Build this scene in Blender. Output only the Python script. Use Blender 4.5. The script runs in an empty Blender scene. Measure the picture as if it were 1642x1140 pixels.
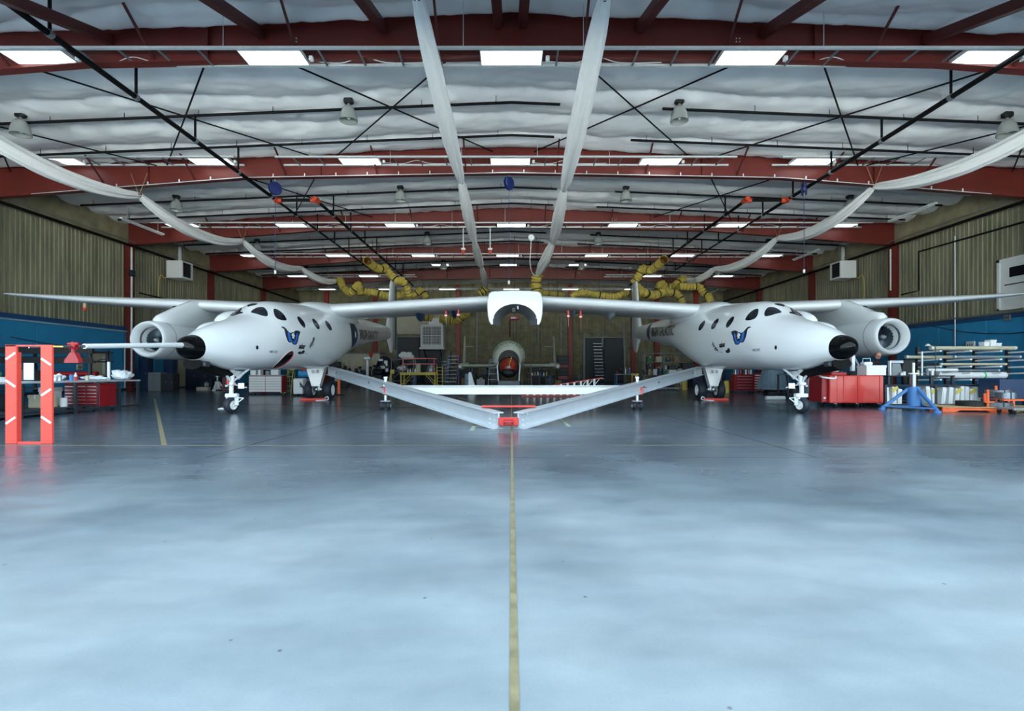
import bpy, bmesh, math, random
from mathutils import Vector, Matrix, noise
from mathutils.bvhtree import BVHTree
from mathutils.geometry import tessellate_polygon
random.seed(11)
sc = bpy.context.scene
COL = sc.collection
PI = math.pi

# ------------------------------------------------------------------ camera
F, CX, CY, CH = 820.0, 820.0, 597.0, 1.2          # focal length and vanishing point in photo pixels, eye height
cam_d = bpy.data.cameras.new('camera'); cam = bpy.data.objects.new('camera', cam_d); COL.objects.link(cam)
cam.location = (0, 0, CH); cam.rotation_euler = (PI/2, 0, 0)
cam_d.sensor_width = 36; cam_d.lens = F/1642*36
cam_d.shift_x = 1/1642; cam_d.shift_y = (CY-570)/1642
cam_d.clip_end = 500
sc.camera = cam

# ------------------------------------------------------------------ sky light and exposure
w = bpy.data.worlds.new('World'); sc.world = w; w.use_nodes = True
bg = w.node_tree.nodes['Background']
bg.inputs['Color'].default_value = (0.74, 0.91, 1.0, 1); bg.inputs['Strength'].default_value = 3.5
sc.view_settings.view_transform = 'Standard'; sc.view_settings.look = 'None'
sc.view_settings.gamma = 1; sc.view_settings.use_curve_mapping = False
sc.view_settings.exposure = 0.14
LAMP = 3.2                                        # radiance of the fluorescent diffusers

sun_d = bpy.data.lights.new('sun', 'SUN'); sun = bpy.data.objects.new('sun', sun_d); COL.objects.link(sun)
sun_d.energy = 110; sun_d.angle = 0.01; sun_d.color = (0.95, 1.0, 1.0)
sun.rotation_euler = (math.radians(-52), 0, math.radians(12))      # shines over the roof on to the apron behind the camera

# ------------------------------------------------------------------ helpers
def P(px, py, d):
    return Vector(((px-CX)/F*d, d, CH+(CY-py)/F*d))
def V(*a): return Vector(a)
def s2l(c):
    c /= 255.0
    return c/12.92 if c <= 0.04045 else ((c+0.055)/1.055)**2.4
def rgb(r, g, b): return (s2l(r), s2l(g), s2l(b))

def mat(name, col, rough=0.5, metal=0.0, var=0.12, scale=2.5, bump=0.0, bscale=None, coat=0.0, emit=None, trans=0.0, stretch=None, rvar=0.0, spec=None):
    m = bpy.data.materials.new(name); m.use_nodes = True
    nt = m.node_tree; b = nt.nodes['Principled BSDF']
    tc = nt.nodes.new('ShaderNodeTexCoord'); src = tc.outputs['Object']
    if stretch:
        mp = nt.nodes.new('ShaderNodeMapping'); mp.inputs['Scale'].default_value = stretch
        nt.links.new(src, mp.inputs['Vector']); src = mp.outputs['Vector']
    nz = nt.nodes.new('ShaderNodeTexNoise'); nz.inputs['Scale'].default_value = scale; nz.inputs['Detail'].default_value = 6
    nt.links.new(src, nz.inputs['Vector'])
    mx = nt.nodes.new('ShaderNodeMix'); mx.data_type = 'RGBA'
    lo = [max(0, c*(1-var*1.6)) for c in col]; hi = [min(1, c*(1+var*1.2)) for c in col]
    mx.inputs['A'].default_value = (*lo, 1); mx.inputs['B'].default_value = (*hi, 1)
    nt.links.new(nz.outputs['Fac'], mx.inputs['Factor']); nt.links.new(mx.outputs['Result'], b.inputs['Base Color'])
    b.inputs['Roughness'].default_value = rough; b.inputs['Metallic'].default_value = metal
    if rvar:
        mr = nt.nodes.new('ShaderNodeMapRange'); mr.inputs['To Min'].default_value = max(0.03, rough-rvar); mr.inputs['To Max'].default_value = min(1, rough+rvar)
        nt.links.new(nz.outputs['Fac'], mr.inputs['Value']); nt.links.new(mr.outputs['Result'], b.inputs['Roughness'])
    if spec is not None: b.inputs['Specular IOR Level'].default_value = spec
    if coat: b.inputs['Coat Weight'].default_value = coat; b.inputs['Coat Roughness'].default_value = 0.08
    if trans: b.inputs['Transmission Weight'].default_value = trans
    if emit: b.inputs['Emission Color'].default_value = (*emit[0], 1); b.inputs['Emission Strength'].default_value = emit[1]
    if bump:
        n2 = nt.nodes.new('ShaderNodeTexNoise'); n2.inputs['Scale'].default_value = bscale or scale*8; n2.inputs['Detail'].default_value = 4
        nt.links.new(src, n2.inputs['Vector'])
        bp = nt.nodes.new('ShaderNodeBump'); bp.inputs['Strength'].default_value = bump; bp.inputs['Distance'].default_value = 0.05
        nt.links.new(n2.outputs['Fac'], bp.inputs['Height']); nt.links.new(bp.outputs['Normal'], b.inputs['Normal'])
    return m

WM = {}
def wmat(o):
    return WM.get(o.name, Matrix.Identity(4))

class MB:
    def __init__(s): s.v = []; s.f = []
    def add(s, vs, fs):
        o = len(s.v); s.v += [Vector(p) for p in vs]; s.f += [tuple(i+o for i in f) for f in fs]; return s
    def box(s, c, d, b=0.0, R=None):
        hx, hy, hz = d[0]/2, d[1]/2, d[2]/2
        b = min(b, hx*0.9, hy*0.9, hz*0.9)
        if b <= 0:
            vs = [V(x, y, z) for z in (-hz, hz) for y in (-hy, hy) for x in (-hx, hx)]
            fs = [(0, 2, 3, 1), (4, 5, 7, 6), (0, 1, 5, 4), (2, 6, 7, 3), (0, 4, 6, 2), (1, 3, 7, 5)]
        else:
            vs = []; ix = {}
            for sx in (-1, 1):
                for sy in (-1, 1):
                    for sz in (-1, 1):
                        for a in range(3):
                            p = [sx*(hx-b), sy*(hy-b), sz*(hz-b)]; p[a] = (sx*hx, sy*hy, sz*hz)[a]
                            ix[sx, sy, sz, a] = len(vs); vs.append(V(*p))
            fs = []
            for a in range(3):
                u, w_ = (a+1) % 3, (a+2) % 3
                for sg in (-1, 1):
                    q = []
                    for su, sw in ((-1, -1), (1, -1), (1, 1), (-1, 1)):
                        k = [0, 0, 0]; k[a] = sg; k[u] = su; k[w_] = sw; q.append(ix[k[0], k[1], k[2], a])
                    fs.append(tuple(q if sg > 0 else q[::-1]))
                for su in (-1, 1):
                    for sw in (-1, 1):
                        k1 = [0, 0, 0]; k1[a] = -1; k1[u] = su; k1[w_] = sw; k2 = k1[:]; k2[a] = 1
                        q = [ix[(*k1, u)], ix[(*k2, u)], ix[(*k2, w_)], ix[(*k1, w_)]]
                        fs.append(tuple(q if su*sw < 0 else q[::-1]))
            for sx in (-1, 1):
                for sy in (-1, 1):
                    for sz in (-1, 1):
                        q = [ix[sx, sy, sz, 0], ix[sx, sy, sz, 1], ix[sx, sy, sz, 2]]
                        fs.append(tuple(q if sx*sy*sz > 0 else q[::-1]))
        c = Vector(c)
        if R is not None: vs = [R @ p for p in vs]
        return s.add([p+c for p in vs], fs)
    def bb(s, x0, x1, y0, y1, z0, z1, b=0.0):
        return s.box(((x0+x1)/2, (y0+y1)/2, (z0+z1)/2), (abs(x1-x0), abs(y1-y0), abs(z1-z0)), b)
    def bar(s, p0, p1, w_, h=None, b=0.0, up=V(0, 0, 1)):
        p0, p1 = Vector(p0), Vector(p1); d = p1-p0; L = d.length
        if L < 1e-6: return s
        y = d/L
        if abs(y.dot(up)) > 0.99: up = V(1, 0, 0)
        x = y.cross(up).normalized(); z = x.cross(y)
        R = Matrix((x, y, z)).transposed()
        return s.box((p0+p1)/2, (w_, L, h or w_), b, R)
    def tube(s, pts, r, n=10, cap=True, shape=None, twist=0):
        pts = [Vector(p) for p in pts]; rs = r if isinstance(r, (list, tuple)) else [r]*len(pts)
        T = []
        for i in range(len(pts)):
            t = pts[min(i+1, len(pts)-1)]-pts[max(i-1, 0)]
            T.append(t.normalized())
        u = T[0].orthogonal().normalized() if abs(T[0].z) > 0.95 else T[0].cross(V(0, 0, 1)).normalized()
        rings = []
        for i, p in enumerate(pts):
            u = (u-T[i]*u.dot(T[i])).normalized(); w_ = T[i].cross(u)
            ring = []
            for k in range(n):
                a = 2*PI*k/n
                m = shape(i, k) if shape else 1.0
                ring.append(p+(u*math.cos(a)+w_*math.sin(a))*rs[i]*m)
            rings.append(ring)
        return s.loft(rings, cap)
    def loft(s, rings, cap=True, closed=True):
        n = len(rings[0]); o = len(s.v)
        for r in rings: s.v += [Vector(p) for p in r]
        for i in range(len(rings)-1):
            for k in range(n if closed else n-1):
                a = o+i*n+k; b = o+i*n+(k+1) % n
                s.f.append((a, b, b+n, a+n))
        if cap:
            s.f.append(tuple(o+k for k in range(n))[::-1]); e = o+(len(rings)-1)*n
            s.f.append(tuple(e+k for k in range(n)))
        return s
    def cyl(s, p0, p1, r, n=12, r1=None):
        return s.tube([p0, p1], [r, r if r1 is None else r1], n)
    def lathe(s, prof, c, ax=V(0, 0, 1), n=20, cap=False):
        c = Vector(c); ax = Vector(ax).normalized(); u = ax.orthogonal().normalized(); w_ = ax.cross(u)
        rings = [[c+ax*h+(u*math.cos(2*PI*k/n)+w_*math.sin(2*PI*k/n))*max(r, 1e-4) for k in range(n)] for r, h in prof]
        return s.loft(rings, cap)
    def ell(s, c, r, n=14, m=9, R=None):
        c = Vector(c); rings = []
        for i in range(m+1):
            a = PI*i/m
            ring = [V(r[0]*max(math.sin(a), 1e-3)*math.cos(2*PI*k/n), r[1]*max(math.sin(a), 1e-3)*math.sin(2*PI*k/n), -r[2]*math.cos(a)) for k in range(n)]
            rings.append([c+(R @ p if R is not None else p) for p in ring])
        return s.loft(rings, True)
    def prism(s, poly, off):
        off = Vector(off); n = len(poly); o = len(s.v)
        s.v += [Vector(p) for p in poly]+[Vector(p)+off for p in poly]
        s.f.append(tuple(range(o+n-1, o-1, -1))); s.f.append(tuple(range(o+n, o+2*n)))
        for k in range(n): a = o+k; b = o+(k+1) % n; s.f.append((a, b, b+n, a+n))
        return s
    def mirror(s, x0):
        m = MB(); m.v = [V(2*x0-p.x, p.y, p.z) for p in s.v]; m.f = [f[::-1] for f in s.f]; return m
    def xf(s, M_): s.v = [M_ @ p for p in s.v]; return s
    def copy(s): m = MB(); m.v = [p.copy() for p in s.v]; m.f = list(s.f); return m
    def build(s, name, m, parent=None, world=True, smooth=38, flip=True):
        me = bpy.data.meshes.new(name)
        vs = s.v; loc = None
        if parent is not None:
            if world:
                I = wmat(parent).inverted(); vs = [I @ p for p in vs]
        elif world != 'raw':
            xs = [p.x for p in vs]; ys = [p.y for p in vs]
            loc = V((min(xs)+max(xs))/2, (min(ys)+max(ys))/2, min(p.z for p in vs)); vs = [p-loc for p in vs]
        me.from_pydata([tuple(p) for p in vs], [], s.f)
        bm = bmesh.new(); bm.from_mesh(me)
        if flip: bmesh.ops.recalc_face_normals(bm, faces=bm.faces)
        if smooth:
            lim = math.radians(smooth)
            for f in bm.faces: f.smooth = True
            for e in bm.edges:
                if len(e.link_faces) == 2: e.smooth = e.calc_face_angle(0) < lim
        bm.to_mesh(me); bm.free()
        me.materials.append(m)
        o = bpy.data.objects.new(name, me); COL.objects.link(o)
        if parent is not None:
            o.parent = parent; WM[o.name] = wmat(parent)
        elif loc is not None:
            o.location = loc; WM[o.name] = Matrix.Translation(loc)
        return o

def tag(o, label=None, cat=None, group=None, kind=None):
    if label: o['label'] = label
    if cat: o['category'] = cat
    if group: o['group'] = group
    if kind: o['kind'] = kind
    return o
def thing(name, label, cat, loc=(0, 0, 0), rz=0.0, group=None):
    o = bpy.data.objects.new(name, None); COL.objects.link(o)
    o.location = loc; o.rotation_euler = (0, 0, rz); o.empty_display_size = 0.2
    WM[o.name] = Matrix.Translation(Vector(loc)) @ Matrix.Rotation(rz, 4, 'Z')
    return tag(o, label, cat, group)
def solo(mb, name, m, label, cat, group=None, **k):
    return tag(mb.build(name, m, None, **k), label, cat, group)
def struct(mb, name, m, parent=None, **k):
    o = mb.build(name, m, parent, **k)
    if parent is None: o['kind'] = 'structure'
    return o
def dup(root, loc, rz=None, label=None, group=None, sc_=None):
    r = root.copy(); COL.objects.link(r); r.location = loc
    if rz is not None: r.rotation_euler = (0, 0, rz)
    if sc_: r.scale = sc_
    if label: r['label'] = label
    if group: r['group'] = group
    for ch in list(root.children):
        c = ch.copy(); COL.objects.link(c); c.parent = r
        for g in ch.children:
            d = g.copy(); COL.objects.link(d); d.parent = c
    return r
def share(o, parent, loc):
    c = o.copy(); COL.objects.link(c); c.parent = parent; c.location = loc; return c
def lerp(a, b, t): return a+(b-a)*t
def interp(tab, x, k):
    if x <= tab[0][0]: return tab[0][k]
    for i in range(len(tab)-1):
        if x <= tab[i+1][0]:
            p0 = tab[max(i-1, 0)]; p1 = tab[i]; p2 = tab[i+1]; p3 = tab[min(i+2, len(tab)-1)]
            h = p2[0]-p1[0]; t = (x-p1[0])/h
            m1 = (p2[k]-p0[k])/max(p2[0]-p0[0], 1e-6)*h; m2 = (p3[k]-p1[k])/max(p3[0]-p1[0], 1e-6)*h
            return (2*t**3-3*t*t+1)*p1[k]+(t**3-2*t*t+t)*m1+(-2*t**3+3*t*t)*p2[k]+(t**3-t*t)*m2
    return tab[-1][k]
def spline(pts, n):
    pts = [Vector(p) for p in pts]; out = []
    for i in range(len(pts)-1):
        p0 = pts[max(i-1, 0)]; p1 = pts[i]; p2 = pts[i+1]; p3 = pts[min(i+2, len(pts)-1)]
        for j in range(n):
            t = j/n
            out.append(0.5*((2*p1)+(p2-p0)*t+(2*p0-5*p1+4*p2-p3)*t*t+(3*p1-p0-3*p2+p3)*t**3))
    out.append(pts[-1]); return out
ORD = ['first', 'second', 'third', 'fourth', 'fifth', 'sixth', 'seventh', 'eighth', 'ninth', 'tenth', 'eleventh', 'twelfth']

# ------------------------------------------------------------------ materials
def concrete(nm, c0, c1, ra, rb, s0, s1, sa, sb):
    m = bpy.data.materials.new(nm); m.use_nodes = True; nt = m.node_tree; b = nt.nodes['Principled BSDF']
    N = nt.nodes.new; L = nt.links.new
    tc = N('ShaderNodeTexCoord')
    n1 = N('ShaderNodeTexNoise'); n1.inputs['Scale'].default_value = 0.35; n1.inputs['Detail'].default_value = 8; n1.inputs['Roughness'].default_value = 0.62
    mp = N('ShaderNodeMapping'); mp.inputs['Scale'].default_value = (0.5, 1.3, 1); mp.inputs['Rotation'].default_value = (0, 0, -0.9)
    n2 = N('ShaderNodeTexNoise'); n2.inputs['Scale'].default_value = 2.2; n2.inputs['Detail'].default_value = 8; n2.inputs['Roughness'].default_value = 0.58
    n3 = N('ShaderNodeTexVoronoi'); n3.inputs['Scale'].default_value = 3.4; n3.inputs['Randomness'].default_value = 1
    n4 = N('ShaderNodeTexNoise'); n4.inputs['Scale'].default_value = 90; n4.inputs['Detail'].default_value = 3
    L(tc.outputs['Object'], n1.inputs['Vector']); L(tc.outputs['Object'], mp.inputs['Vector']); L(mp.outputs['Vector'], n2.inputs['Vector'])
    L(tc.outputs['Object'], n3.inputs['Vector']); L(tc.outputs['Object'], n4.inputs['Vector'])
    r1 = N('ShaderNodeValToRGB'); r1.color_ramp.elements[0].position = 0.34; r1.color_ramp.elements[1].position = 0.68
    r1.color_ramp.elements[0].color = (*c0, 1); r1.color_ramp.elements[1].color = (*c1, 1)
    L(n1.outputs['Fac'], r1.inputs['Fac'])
    # the sealer coat inside the hall, mixed in by depth with a noisy edge
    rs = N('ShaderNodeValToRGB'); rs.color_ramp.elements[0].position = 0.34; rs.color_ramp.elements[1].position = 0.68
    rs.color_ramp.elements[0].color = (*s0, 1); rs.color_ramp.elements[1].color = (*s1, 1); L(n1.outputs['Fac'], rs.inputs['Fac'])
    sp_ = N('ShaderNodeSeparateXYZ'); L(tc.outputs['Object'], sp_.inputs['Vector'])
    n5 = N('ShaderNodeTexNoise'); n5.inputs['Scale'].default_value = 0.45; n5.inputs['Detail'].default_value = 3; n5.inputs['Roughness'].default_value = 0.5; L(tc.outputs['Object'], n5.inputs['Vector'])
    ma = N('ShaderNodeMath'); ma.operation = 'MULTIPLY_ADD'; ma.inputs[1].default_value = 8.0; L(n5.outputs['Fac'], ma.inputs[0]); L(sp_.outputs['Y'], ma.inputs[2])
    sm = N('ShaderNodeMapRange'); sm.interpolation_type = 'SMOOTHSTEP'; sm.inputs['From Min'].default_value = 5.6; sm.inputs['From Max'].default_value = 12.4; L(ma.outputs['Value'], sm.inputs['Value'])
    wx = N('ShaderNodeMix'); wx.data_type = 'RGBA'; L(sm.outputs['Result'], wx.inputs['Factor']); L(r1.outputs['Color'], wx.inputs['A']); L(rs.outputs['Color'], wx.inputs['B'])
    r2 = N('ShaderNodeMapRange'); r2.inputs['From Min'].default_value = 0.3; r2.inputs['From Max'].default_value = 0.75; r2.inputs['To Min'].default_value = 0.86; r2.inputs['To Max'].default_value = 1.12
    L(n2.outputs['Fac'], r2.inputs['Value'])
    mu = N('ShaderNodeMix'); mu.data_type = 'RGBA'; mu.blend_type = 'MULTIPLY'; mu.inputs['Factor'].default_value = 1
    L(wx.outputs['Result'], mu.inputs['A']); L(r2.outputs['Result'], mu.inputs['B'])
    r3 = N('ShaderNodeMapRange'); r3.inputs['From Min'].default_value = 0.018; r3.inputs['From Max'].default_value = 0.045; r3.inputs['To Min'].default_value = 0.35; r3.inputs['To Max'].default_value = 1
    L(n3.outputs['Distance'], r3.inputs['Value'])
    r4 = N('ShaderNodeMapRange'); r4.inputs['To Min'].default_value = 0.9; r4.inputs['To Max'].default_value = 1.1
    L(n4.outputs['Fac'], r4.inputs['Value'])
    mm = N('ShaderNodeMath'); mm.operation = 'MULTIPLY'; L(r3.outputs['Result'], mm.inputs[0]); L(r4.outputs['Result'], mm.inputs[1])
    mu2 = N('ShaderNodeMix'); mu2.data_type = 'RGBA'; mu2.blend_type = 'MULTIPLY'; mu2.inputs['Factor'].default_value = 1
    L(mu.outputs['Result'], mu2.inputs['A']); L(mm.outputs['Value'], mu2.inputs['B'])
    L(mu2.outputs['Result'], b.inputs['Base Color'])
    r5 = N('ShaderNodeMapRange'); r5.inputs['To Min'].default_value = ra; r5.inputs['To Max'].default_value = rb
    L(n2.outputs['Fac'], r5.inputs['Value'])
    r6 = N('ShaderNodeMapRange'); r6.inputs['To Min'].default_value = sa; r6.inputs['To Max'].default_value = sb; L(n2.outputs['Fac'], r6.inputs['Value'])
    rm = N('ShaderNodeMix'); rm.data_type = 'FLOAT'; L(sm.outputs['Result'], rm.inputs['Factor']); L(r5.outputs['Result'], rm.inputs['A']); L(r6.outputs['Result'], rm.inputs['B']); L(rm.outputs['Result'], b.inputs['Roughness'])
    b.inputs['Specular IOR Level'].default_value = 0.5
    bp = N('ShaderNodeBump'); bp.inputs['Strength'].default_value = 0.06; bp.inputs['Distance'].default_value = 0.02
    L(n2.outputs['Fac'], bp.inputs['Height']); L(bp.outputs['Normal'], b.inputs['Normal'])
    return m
M = {}
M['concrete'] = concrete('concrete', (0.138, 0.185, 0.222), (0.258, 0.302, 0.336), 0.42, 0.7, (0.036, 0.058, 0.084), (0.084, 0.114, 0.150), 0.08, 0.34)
M['apron'] = mat('pale apron concrete', rgb(196, 194, 186), 0.8, var=0.1, scale=0.3)
M['joint'] = mat('joint filler', rgb(38, 44, 50), 0.8)
M['yline'] = mat('faded yellow paint', rgb(124, 118, 92), 0.5, var=0.5, scale=9)
M['gline'] = mat('faded pale paint', rgb(150, 165, 150), 0.5, var=0.4, scale=9)
M['insul'] = mat('white vinyl insulation', rgb(243, 246, 249), 0.42, var=0.10, scale=0.8, bump=0.10, bscale=3)
M['red_steel'] = mat('red oxide steel', rgb(102, 36, 30), 0.45, var=0.22, scale=1.2, rvar=0.1)
M['red_steel_lit'] = mat('red oxide steel lit', rgb(152, 50, 46), 0.45, var=0.15)  # same red oxide paint, brightened to stand in for light on the back wall
M['red_dark'] = mat('red oxide struts', rgb(84, 30, 28), 0.5, var=0.2)
M['black_pipe'] = mat('black iron pipe', rgb(12, 12, 14), 0.7, var=0.3, spec=0.2)
M['galv'] = mat('galvanised steel', rgb(206, 213, 216), 0.42, 0.25, var=0.12, scale=8)
M['galv_dull'] = mat('dull galvanised steel', rgb(128, 134, 138), 0.5, 0.4, var=0.25, scale=6)
M['white_met'] = mat('white enamel', rgb(222, 226, 226), 0.4, var=0.05)
M['lens'] = mat('lit diffuser', rgb(240, 244, 244), 0.5, emit=((0.86, 0.97, 1.0), LAMP), var=0.01)
M['foam'] = mat('ribbed brown wall', rgb(142, 140, 116), 0.9, var=0.5, scale=2.2, bump=0.5, bscale=14, stretch=(1, 1, 0.16))
M['foam_back'] = mat('brown back wall', rgb(146, 139, 110), 0.9, var=0.42, scale=1.4, bump=0.4, bscale=10)
M['blue_wall'] = mat('blue painted wall', rgb(48, 150, 206), 0.5, var=0.16, scale=0.7, rvar=0.08)
M['blue_dark'] = mat('dark blue paint', rgb(26, 52, 88), 0.5, var=0.2)
M['blue_trim'] = mat('blue trim', rgb(38, 80, 130), 0.5)
M['beige'] = mat('beige paint', rgb(188, 184, 160), 0.5, var=0.08)
M['orange_met'] = mat('orange red coupling', rgb(190, 66, 36), 0.45)
M['fabric'] = mat('white duct fabric', rgb(246, 248, 248), 0.5, var=0.03, scale=5)
M['yduct'] = mat('yellow flexible duct', rgb(192, 172, 80), 0.6, var=0.2, scale=3)
M['yduct_in'] = mat('duct lining', rgb(130, 84, 40), 0.7)
M['white'] = mat('white gloss paint', rgb(221, 227, 231), 0.26, var=0.015, scale=0.6, coat=0.5)
M['white_matt'] = mat('white paint', rgb(226, 230, 232), 0.5, var=0.05)
M['black_gloss'] = mat('black gloss', rgb(6, 7, 9), 0.14, var=0.1, spec=0.22)
M['soot'] = mat('matt black', rgb(8, 9, 11), 0.7, var=0.2, spec=0.15)
M['alu_beam'] = mat('bright aluminium', rgb(206, 214, 222), 0.36, 0.4, var=0.06, scale=3)
M['fan_metal'] = mat('dark fan metal', rgb(52, 66, 76), 0.35, 0.6, var=0.2)
M['black'] = mat('black', rgb(18, 19, 22), 0.5, var=0.2)
M['glass'] = mat('dark window glass', rgb(10, 18, 32), 0.12, var=0.1, spec=0.3)
M['tyre'] = mat('tyre rubber', rgb(30, 38, 52), 0.6, var=0.15)
M['rubber'] = mat('black rubber', rgb(22, 24, 28), 0.65)
M['alu'] = mat('aluminium', rgb(196, 204, 212), 0.3, 0.85, var=0.08, scale=4, stretch=(1, 1, 1))
M['alu_dull'] = mat('dull aluminium', rgb(160, 170, 180), 0.42, 0.6, var=0.12)
M['steel'] = mat('steel', rgb(150, 156, 162), 0.3, 0.9, var=0.15)
M['red'] = mat('red enamel', rgb(196, 46, 40), 0.32, var=0.12, coat=0.2)
M['red_deep'] = mat('deep red enamel', rgb(150, 22, 32), 0.4, var=0.15)
M['red_plank'] = mat('red painted plank', rgb(226, 74, 62), 0.6, var=0.18, scale=5, stretch=(1, 1, 9))
M['tape'] = mat('white tape', rgb(222, 214, 224), 0.5, var=0.06)
M['orange'] = mat('orange paint', rgb(226, 98, 50), 0.55, var=0.2, scale=5)
M['yellow'] = mat('yellow paint', rgb(212, 192, 84), 0.5, var=0.15)
M['blue'] = mat('blue paint', rgb(66, 122, 184), 0.4, var=0.12)
M['blue_reel'] = mat('blue reel', rgb(24, 40, 96), 0.4)
M['blue_cord'] = mat('blue cord', rgb(40, 52, 110), 0.5)
M['navy'] = mat('navy', rgb(16, 26, 50), 0.45, var=0.2)
M['emblem_blue'] = mat('emblem blue', rgb(40, 110, 200), 0.3, var=0.5, scale=6)
M['ink'] = mat('black lettering', rgb(14, 14, 18), 0.35)
M['grey_ink'] = mat('grey lettering', rgb(120, 128, 136), 0.4)
M['mouth_red'] = mat('red lip', rgb(190, 20, 24), 0.35)
M['grey'] = mat('grey paint', rgb(120, 128, 134), 0.5, var=0.12)
M['grey_dk'] = mat('dark grey paint', rgb(46, 52, 60), 0.5, var=0.2)
M['primer'] = mat('grey green composite', rgb(206, 211, 198), 0.5, var=0.16, scale=2)
M['green_line'] = mat('green tape', rgb(96, 152, 84), 0.5)
M['green'] = mat('green plastic', rgb(60, 190, 110), 0.4)
M['green_dk'] = mat('dark green', rgb(24, 96, 58), 0.5)
M['copper_red'] = mat('glossy red dome', rgb(178, 44, 22), 0.25, var=0.3, scale=3, coat=0.6)
M['wood'] = mat('plywood', rgb(184, 158, 116), 0.6, var=0.2, scale=4, stretch=(1, 6, 1))
M['card'] = mat('cardboard', rgb(160, 128, 92), 0.75)
M['paper'] = mat('paper', rgb(226, 230, 232), 0.7, var=0.06)
M['poly'] = mat('clear wrap', rgb(214, 222, 228), 0.18, var=0.2, scale=7)
M['wire'] = mat('wire coil', rgb(140, 150, 160), 0.3, 0.8, var=0.3, scale=30)
M['nozzle'] = mat('grey nozzle', rgb(126, 152, 170), 0.45, 0.2, var=0.22, scale=3, stretch=(4, 4, 0.6))
M['skin'] = mat('skin', rgb(196, 140, 120), 0.5, var=0.06)
M['hair'] = mat('hair', rgb(34, 26, 24), 0.6)
M['shirt'] = mat('black shirt', rgb(16, 18, 26), 0.8)
M['jeans'] = mat('dark jeans', rgb(28, 38, 60), 0.8)
M['dark'] = mat('dark void', rgb(10, 12, 16), 0.7)
M['screen_glass'] = mat('grey screen', rgb(70, 84, 96), 0.3)
M['lampglass'] = mat('lamp reflector', rgb(176, 182, 178), 0.25, 0.35, var=0.12)
# ================================================================== THE HALL
DK = [15.6, 24.75, 33.9, 43.05, 52.2]
YF, YB, XW = 9.2, 61.3, 25.6
def ztop(x): return 12.15-0.042*abs(x)
def zbot(x):
    a = abs(x)
    return 10.82-0.0185*a if a < 13 else 10.58-0.078*(a-13)

# floor: base with recessed joints, separate slabs
fl = struct(MB().bb(-90, 90, -110, YB+0.4, -0.3, -0.03), 'floor', M['joint'], world='raw')
xe = [-55.9, -47.3, -38.7, -30.1, -21.5, -12.9, -4.3, 4.3, 12.9, 21.5, 30.1, 38.7, 47.3, 55.9]
ye = [-98, -68, -38, -23, -8, 7.2, 15.6, 24.75, 33.9, 43.05, 52.2, 61.3]
for j in range(len(ye)-1):
    for i in range(len(xe)-1):
        if ye[j] >= 7 and (xe[i+1] < -26 or xe[i] > 26): continue
        g = 0.012
        if ye[j] == -8:
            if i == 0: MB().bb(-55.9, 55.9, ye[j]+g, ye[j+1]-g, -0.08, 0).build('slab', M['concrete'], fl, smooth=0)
            continue
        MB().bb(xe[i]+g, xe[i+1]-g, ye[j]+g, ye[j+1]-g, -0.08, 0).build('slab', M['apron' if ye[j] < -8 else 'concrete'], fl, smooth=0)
def strip(p0, p1, w_, m, name='line_marking'):
    MB().bar((p0[0], p0[1], 0.0025), (p1[0], p1[1], 0.0025), w_, 0.003).build(name, m, fl, smooth=0)
strip((0.012, 0.6), (-0.02, 60), 0.036, M['yline'])
strip((-25, 8.35), (25, 8.45), 0.016, M['yline'])
strip((-16.4, 23.5), (-5.7, 8.4), 0.075, M['yline'])
strip((-2.5, 24.6), (-1.55, 20.5), 0.1, M['yline'])
strip((1.25, 13.9), (1.28, 11.3), 0.09, M['gline'])
strip((-0.85, 12.9), (-0.82, 10.5), 0.09, M['gline'])
strip((-12, 19.5), (-3.2, 17.3), 0.03, M['joint'])
strip((12, 19.5), (3.2, 17.3), 0.03, M['joint'])

# ceiling: quilted insulation, one sheet per bay
def bay_sheet(y0, y1, seed):
    mb = MB(); nx, ny = 300, 84; rings = []
    for j in range(ny+1):
        y = lerp(y0, y1, j/ny); row = []
        for i in range(nx+1):
            x = lerp(-XW, XW, i/nx)
            q = noise.noise(V(x*0.16, y*0.2, seed))
            ph = (y-y0)/1.85+0.30*q+0.10*noise.noise(V(x*0.6, y*0.3, seed+3))
            fr = ph-math.floor(ph); bow = 1-(2*fr-1)**2
            amp = 0.18+0.10*noise.noise(V(x*0.3, math.floor(ph)*3.1, seed+7))
            xs = x/1.55+0.2*noise.noise(V(x*0.3, y*0.4, seed+11)); fx = xs-math.floor(xs); pk = math.exp(-((fx-0.5)*7)**2)*math.exp(-((fr-0.06)*8)**2)
            cr = 0.10*abs(noise.noise(V(x*0.8, y*1.3, seed+5)))+0.07*abs(noise.noise(V(x*1.9, y*2.6, seed+15)))
            edge = min(1, min(y-y0, y1-y)/0.25+0.0)
            row.append(V(x, y, ztop(x)+0.04-edge*(0.03+amp*bow+cr-0.13*pk)))
        rings.append(row)
    return mb.loft(rings, False, closed=False)
cl = None
ys = [YF]+DK+[YB]
for k in range(6):
    mb = bay_sheet(ys[k]+0.02, ys[k+1]-0.02, k*17.3)
    if cl is None: cl = struct(mb, 'ceiling', M['insul'], smooth=75, flip=False)
    else: mb.build('insulation_sheet', M['insul'], cl, smooth=75, flip=False)
rf = MB()
rf.prism([V(-26.5, YF-0.6, ztop(26.5)+0.2), V(0, YF-0.6, ztop(0)+0.2), V(26.5, YF-0.6, ztop(26.5)+0.2), V(26.5, YF-0.6, ztop(26.5)+0.4), V(0, YF-0.6, ztop(0)+0.4), V(-26.5, YF-0.6, ztop(26.5)+0.4)], (0, YB-YF+1.6, 0))
struct(rf, 'roof', M['grey'], smooth=0)

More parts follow.
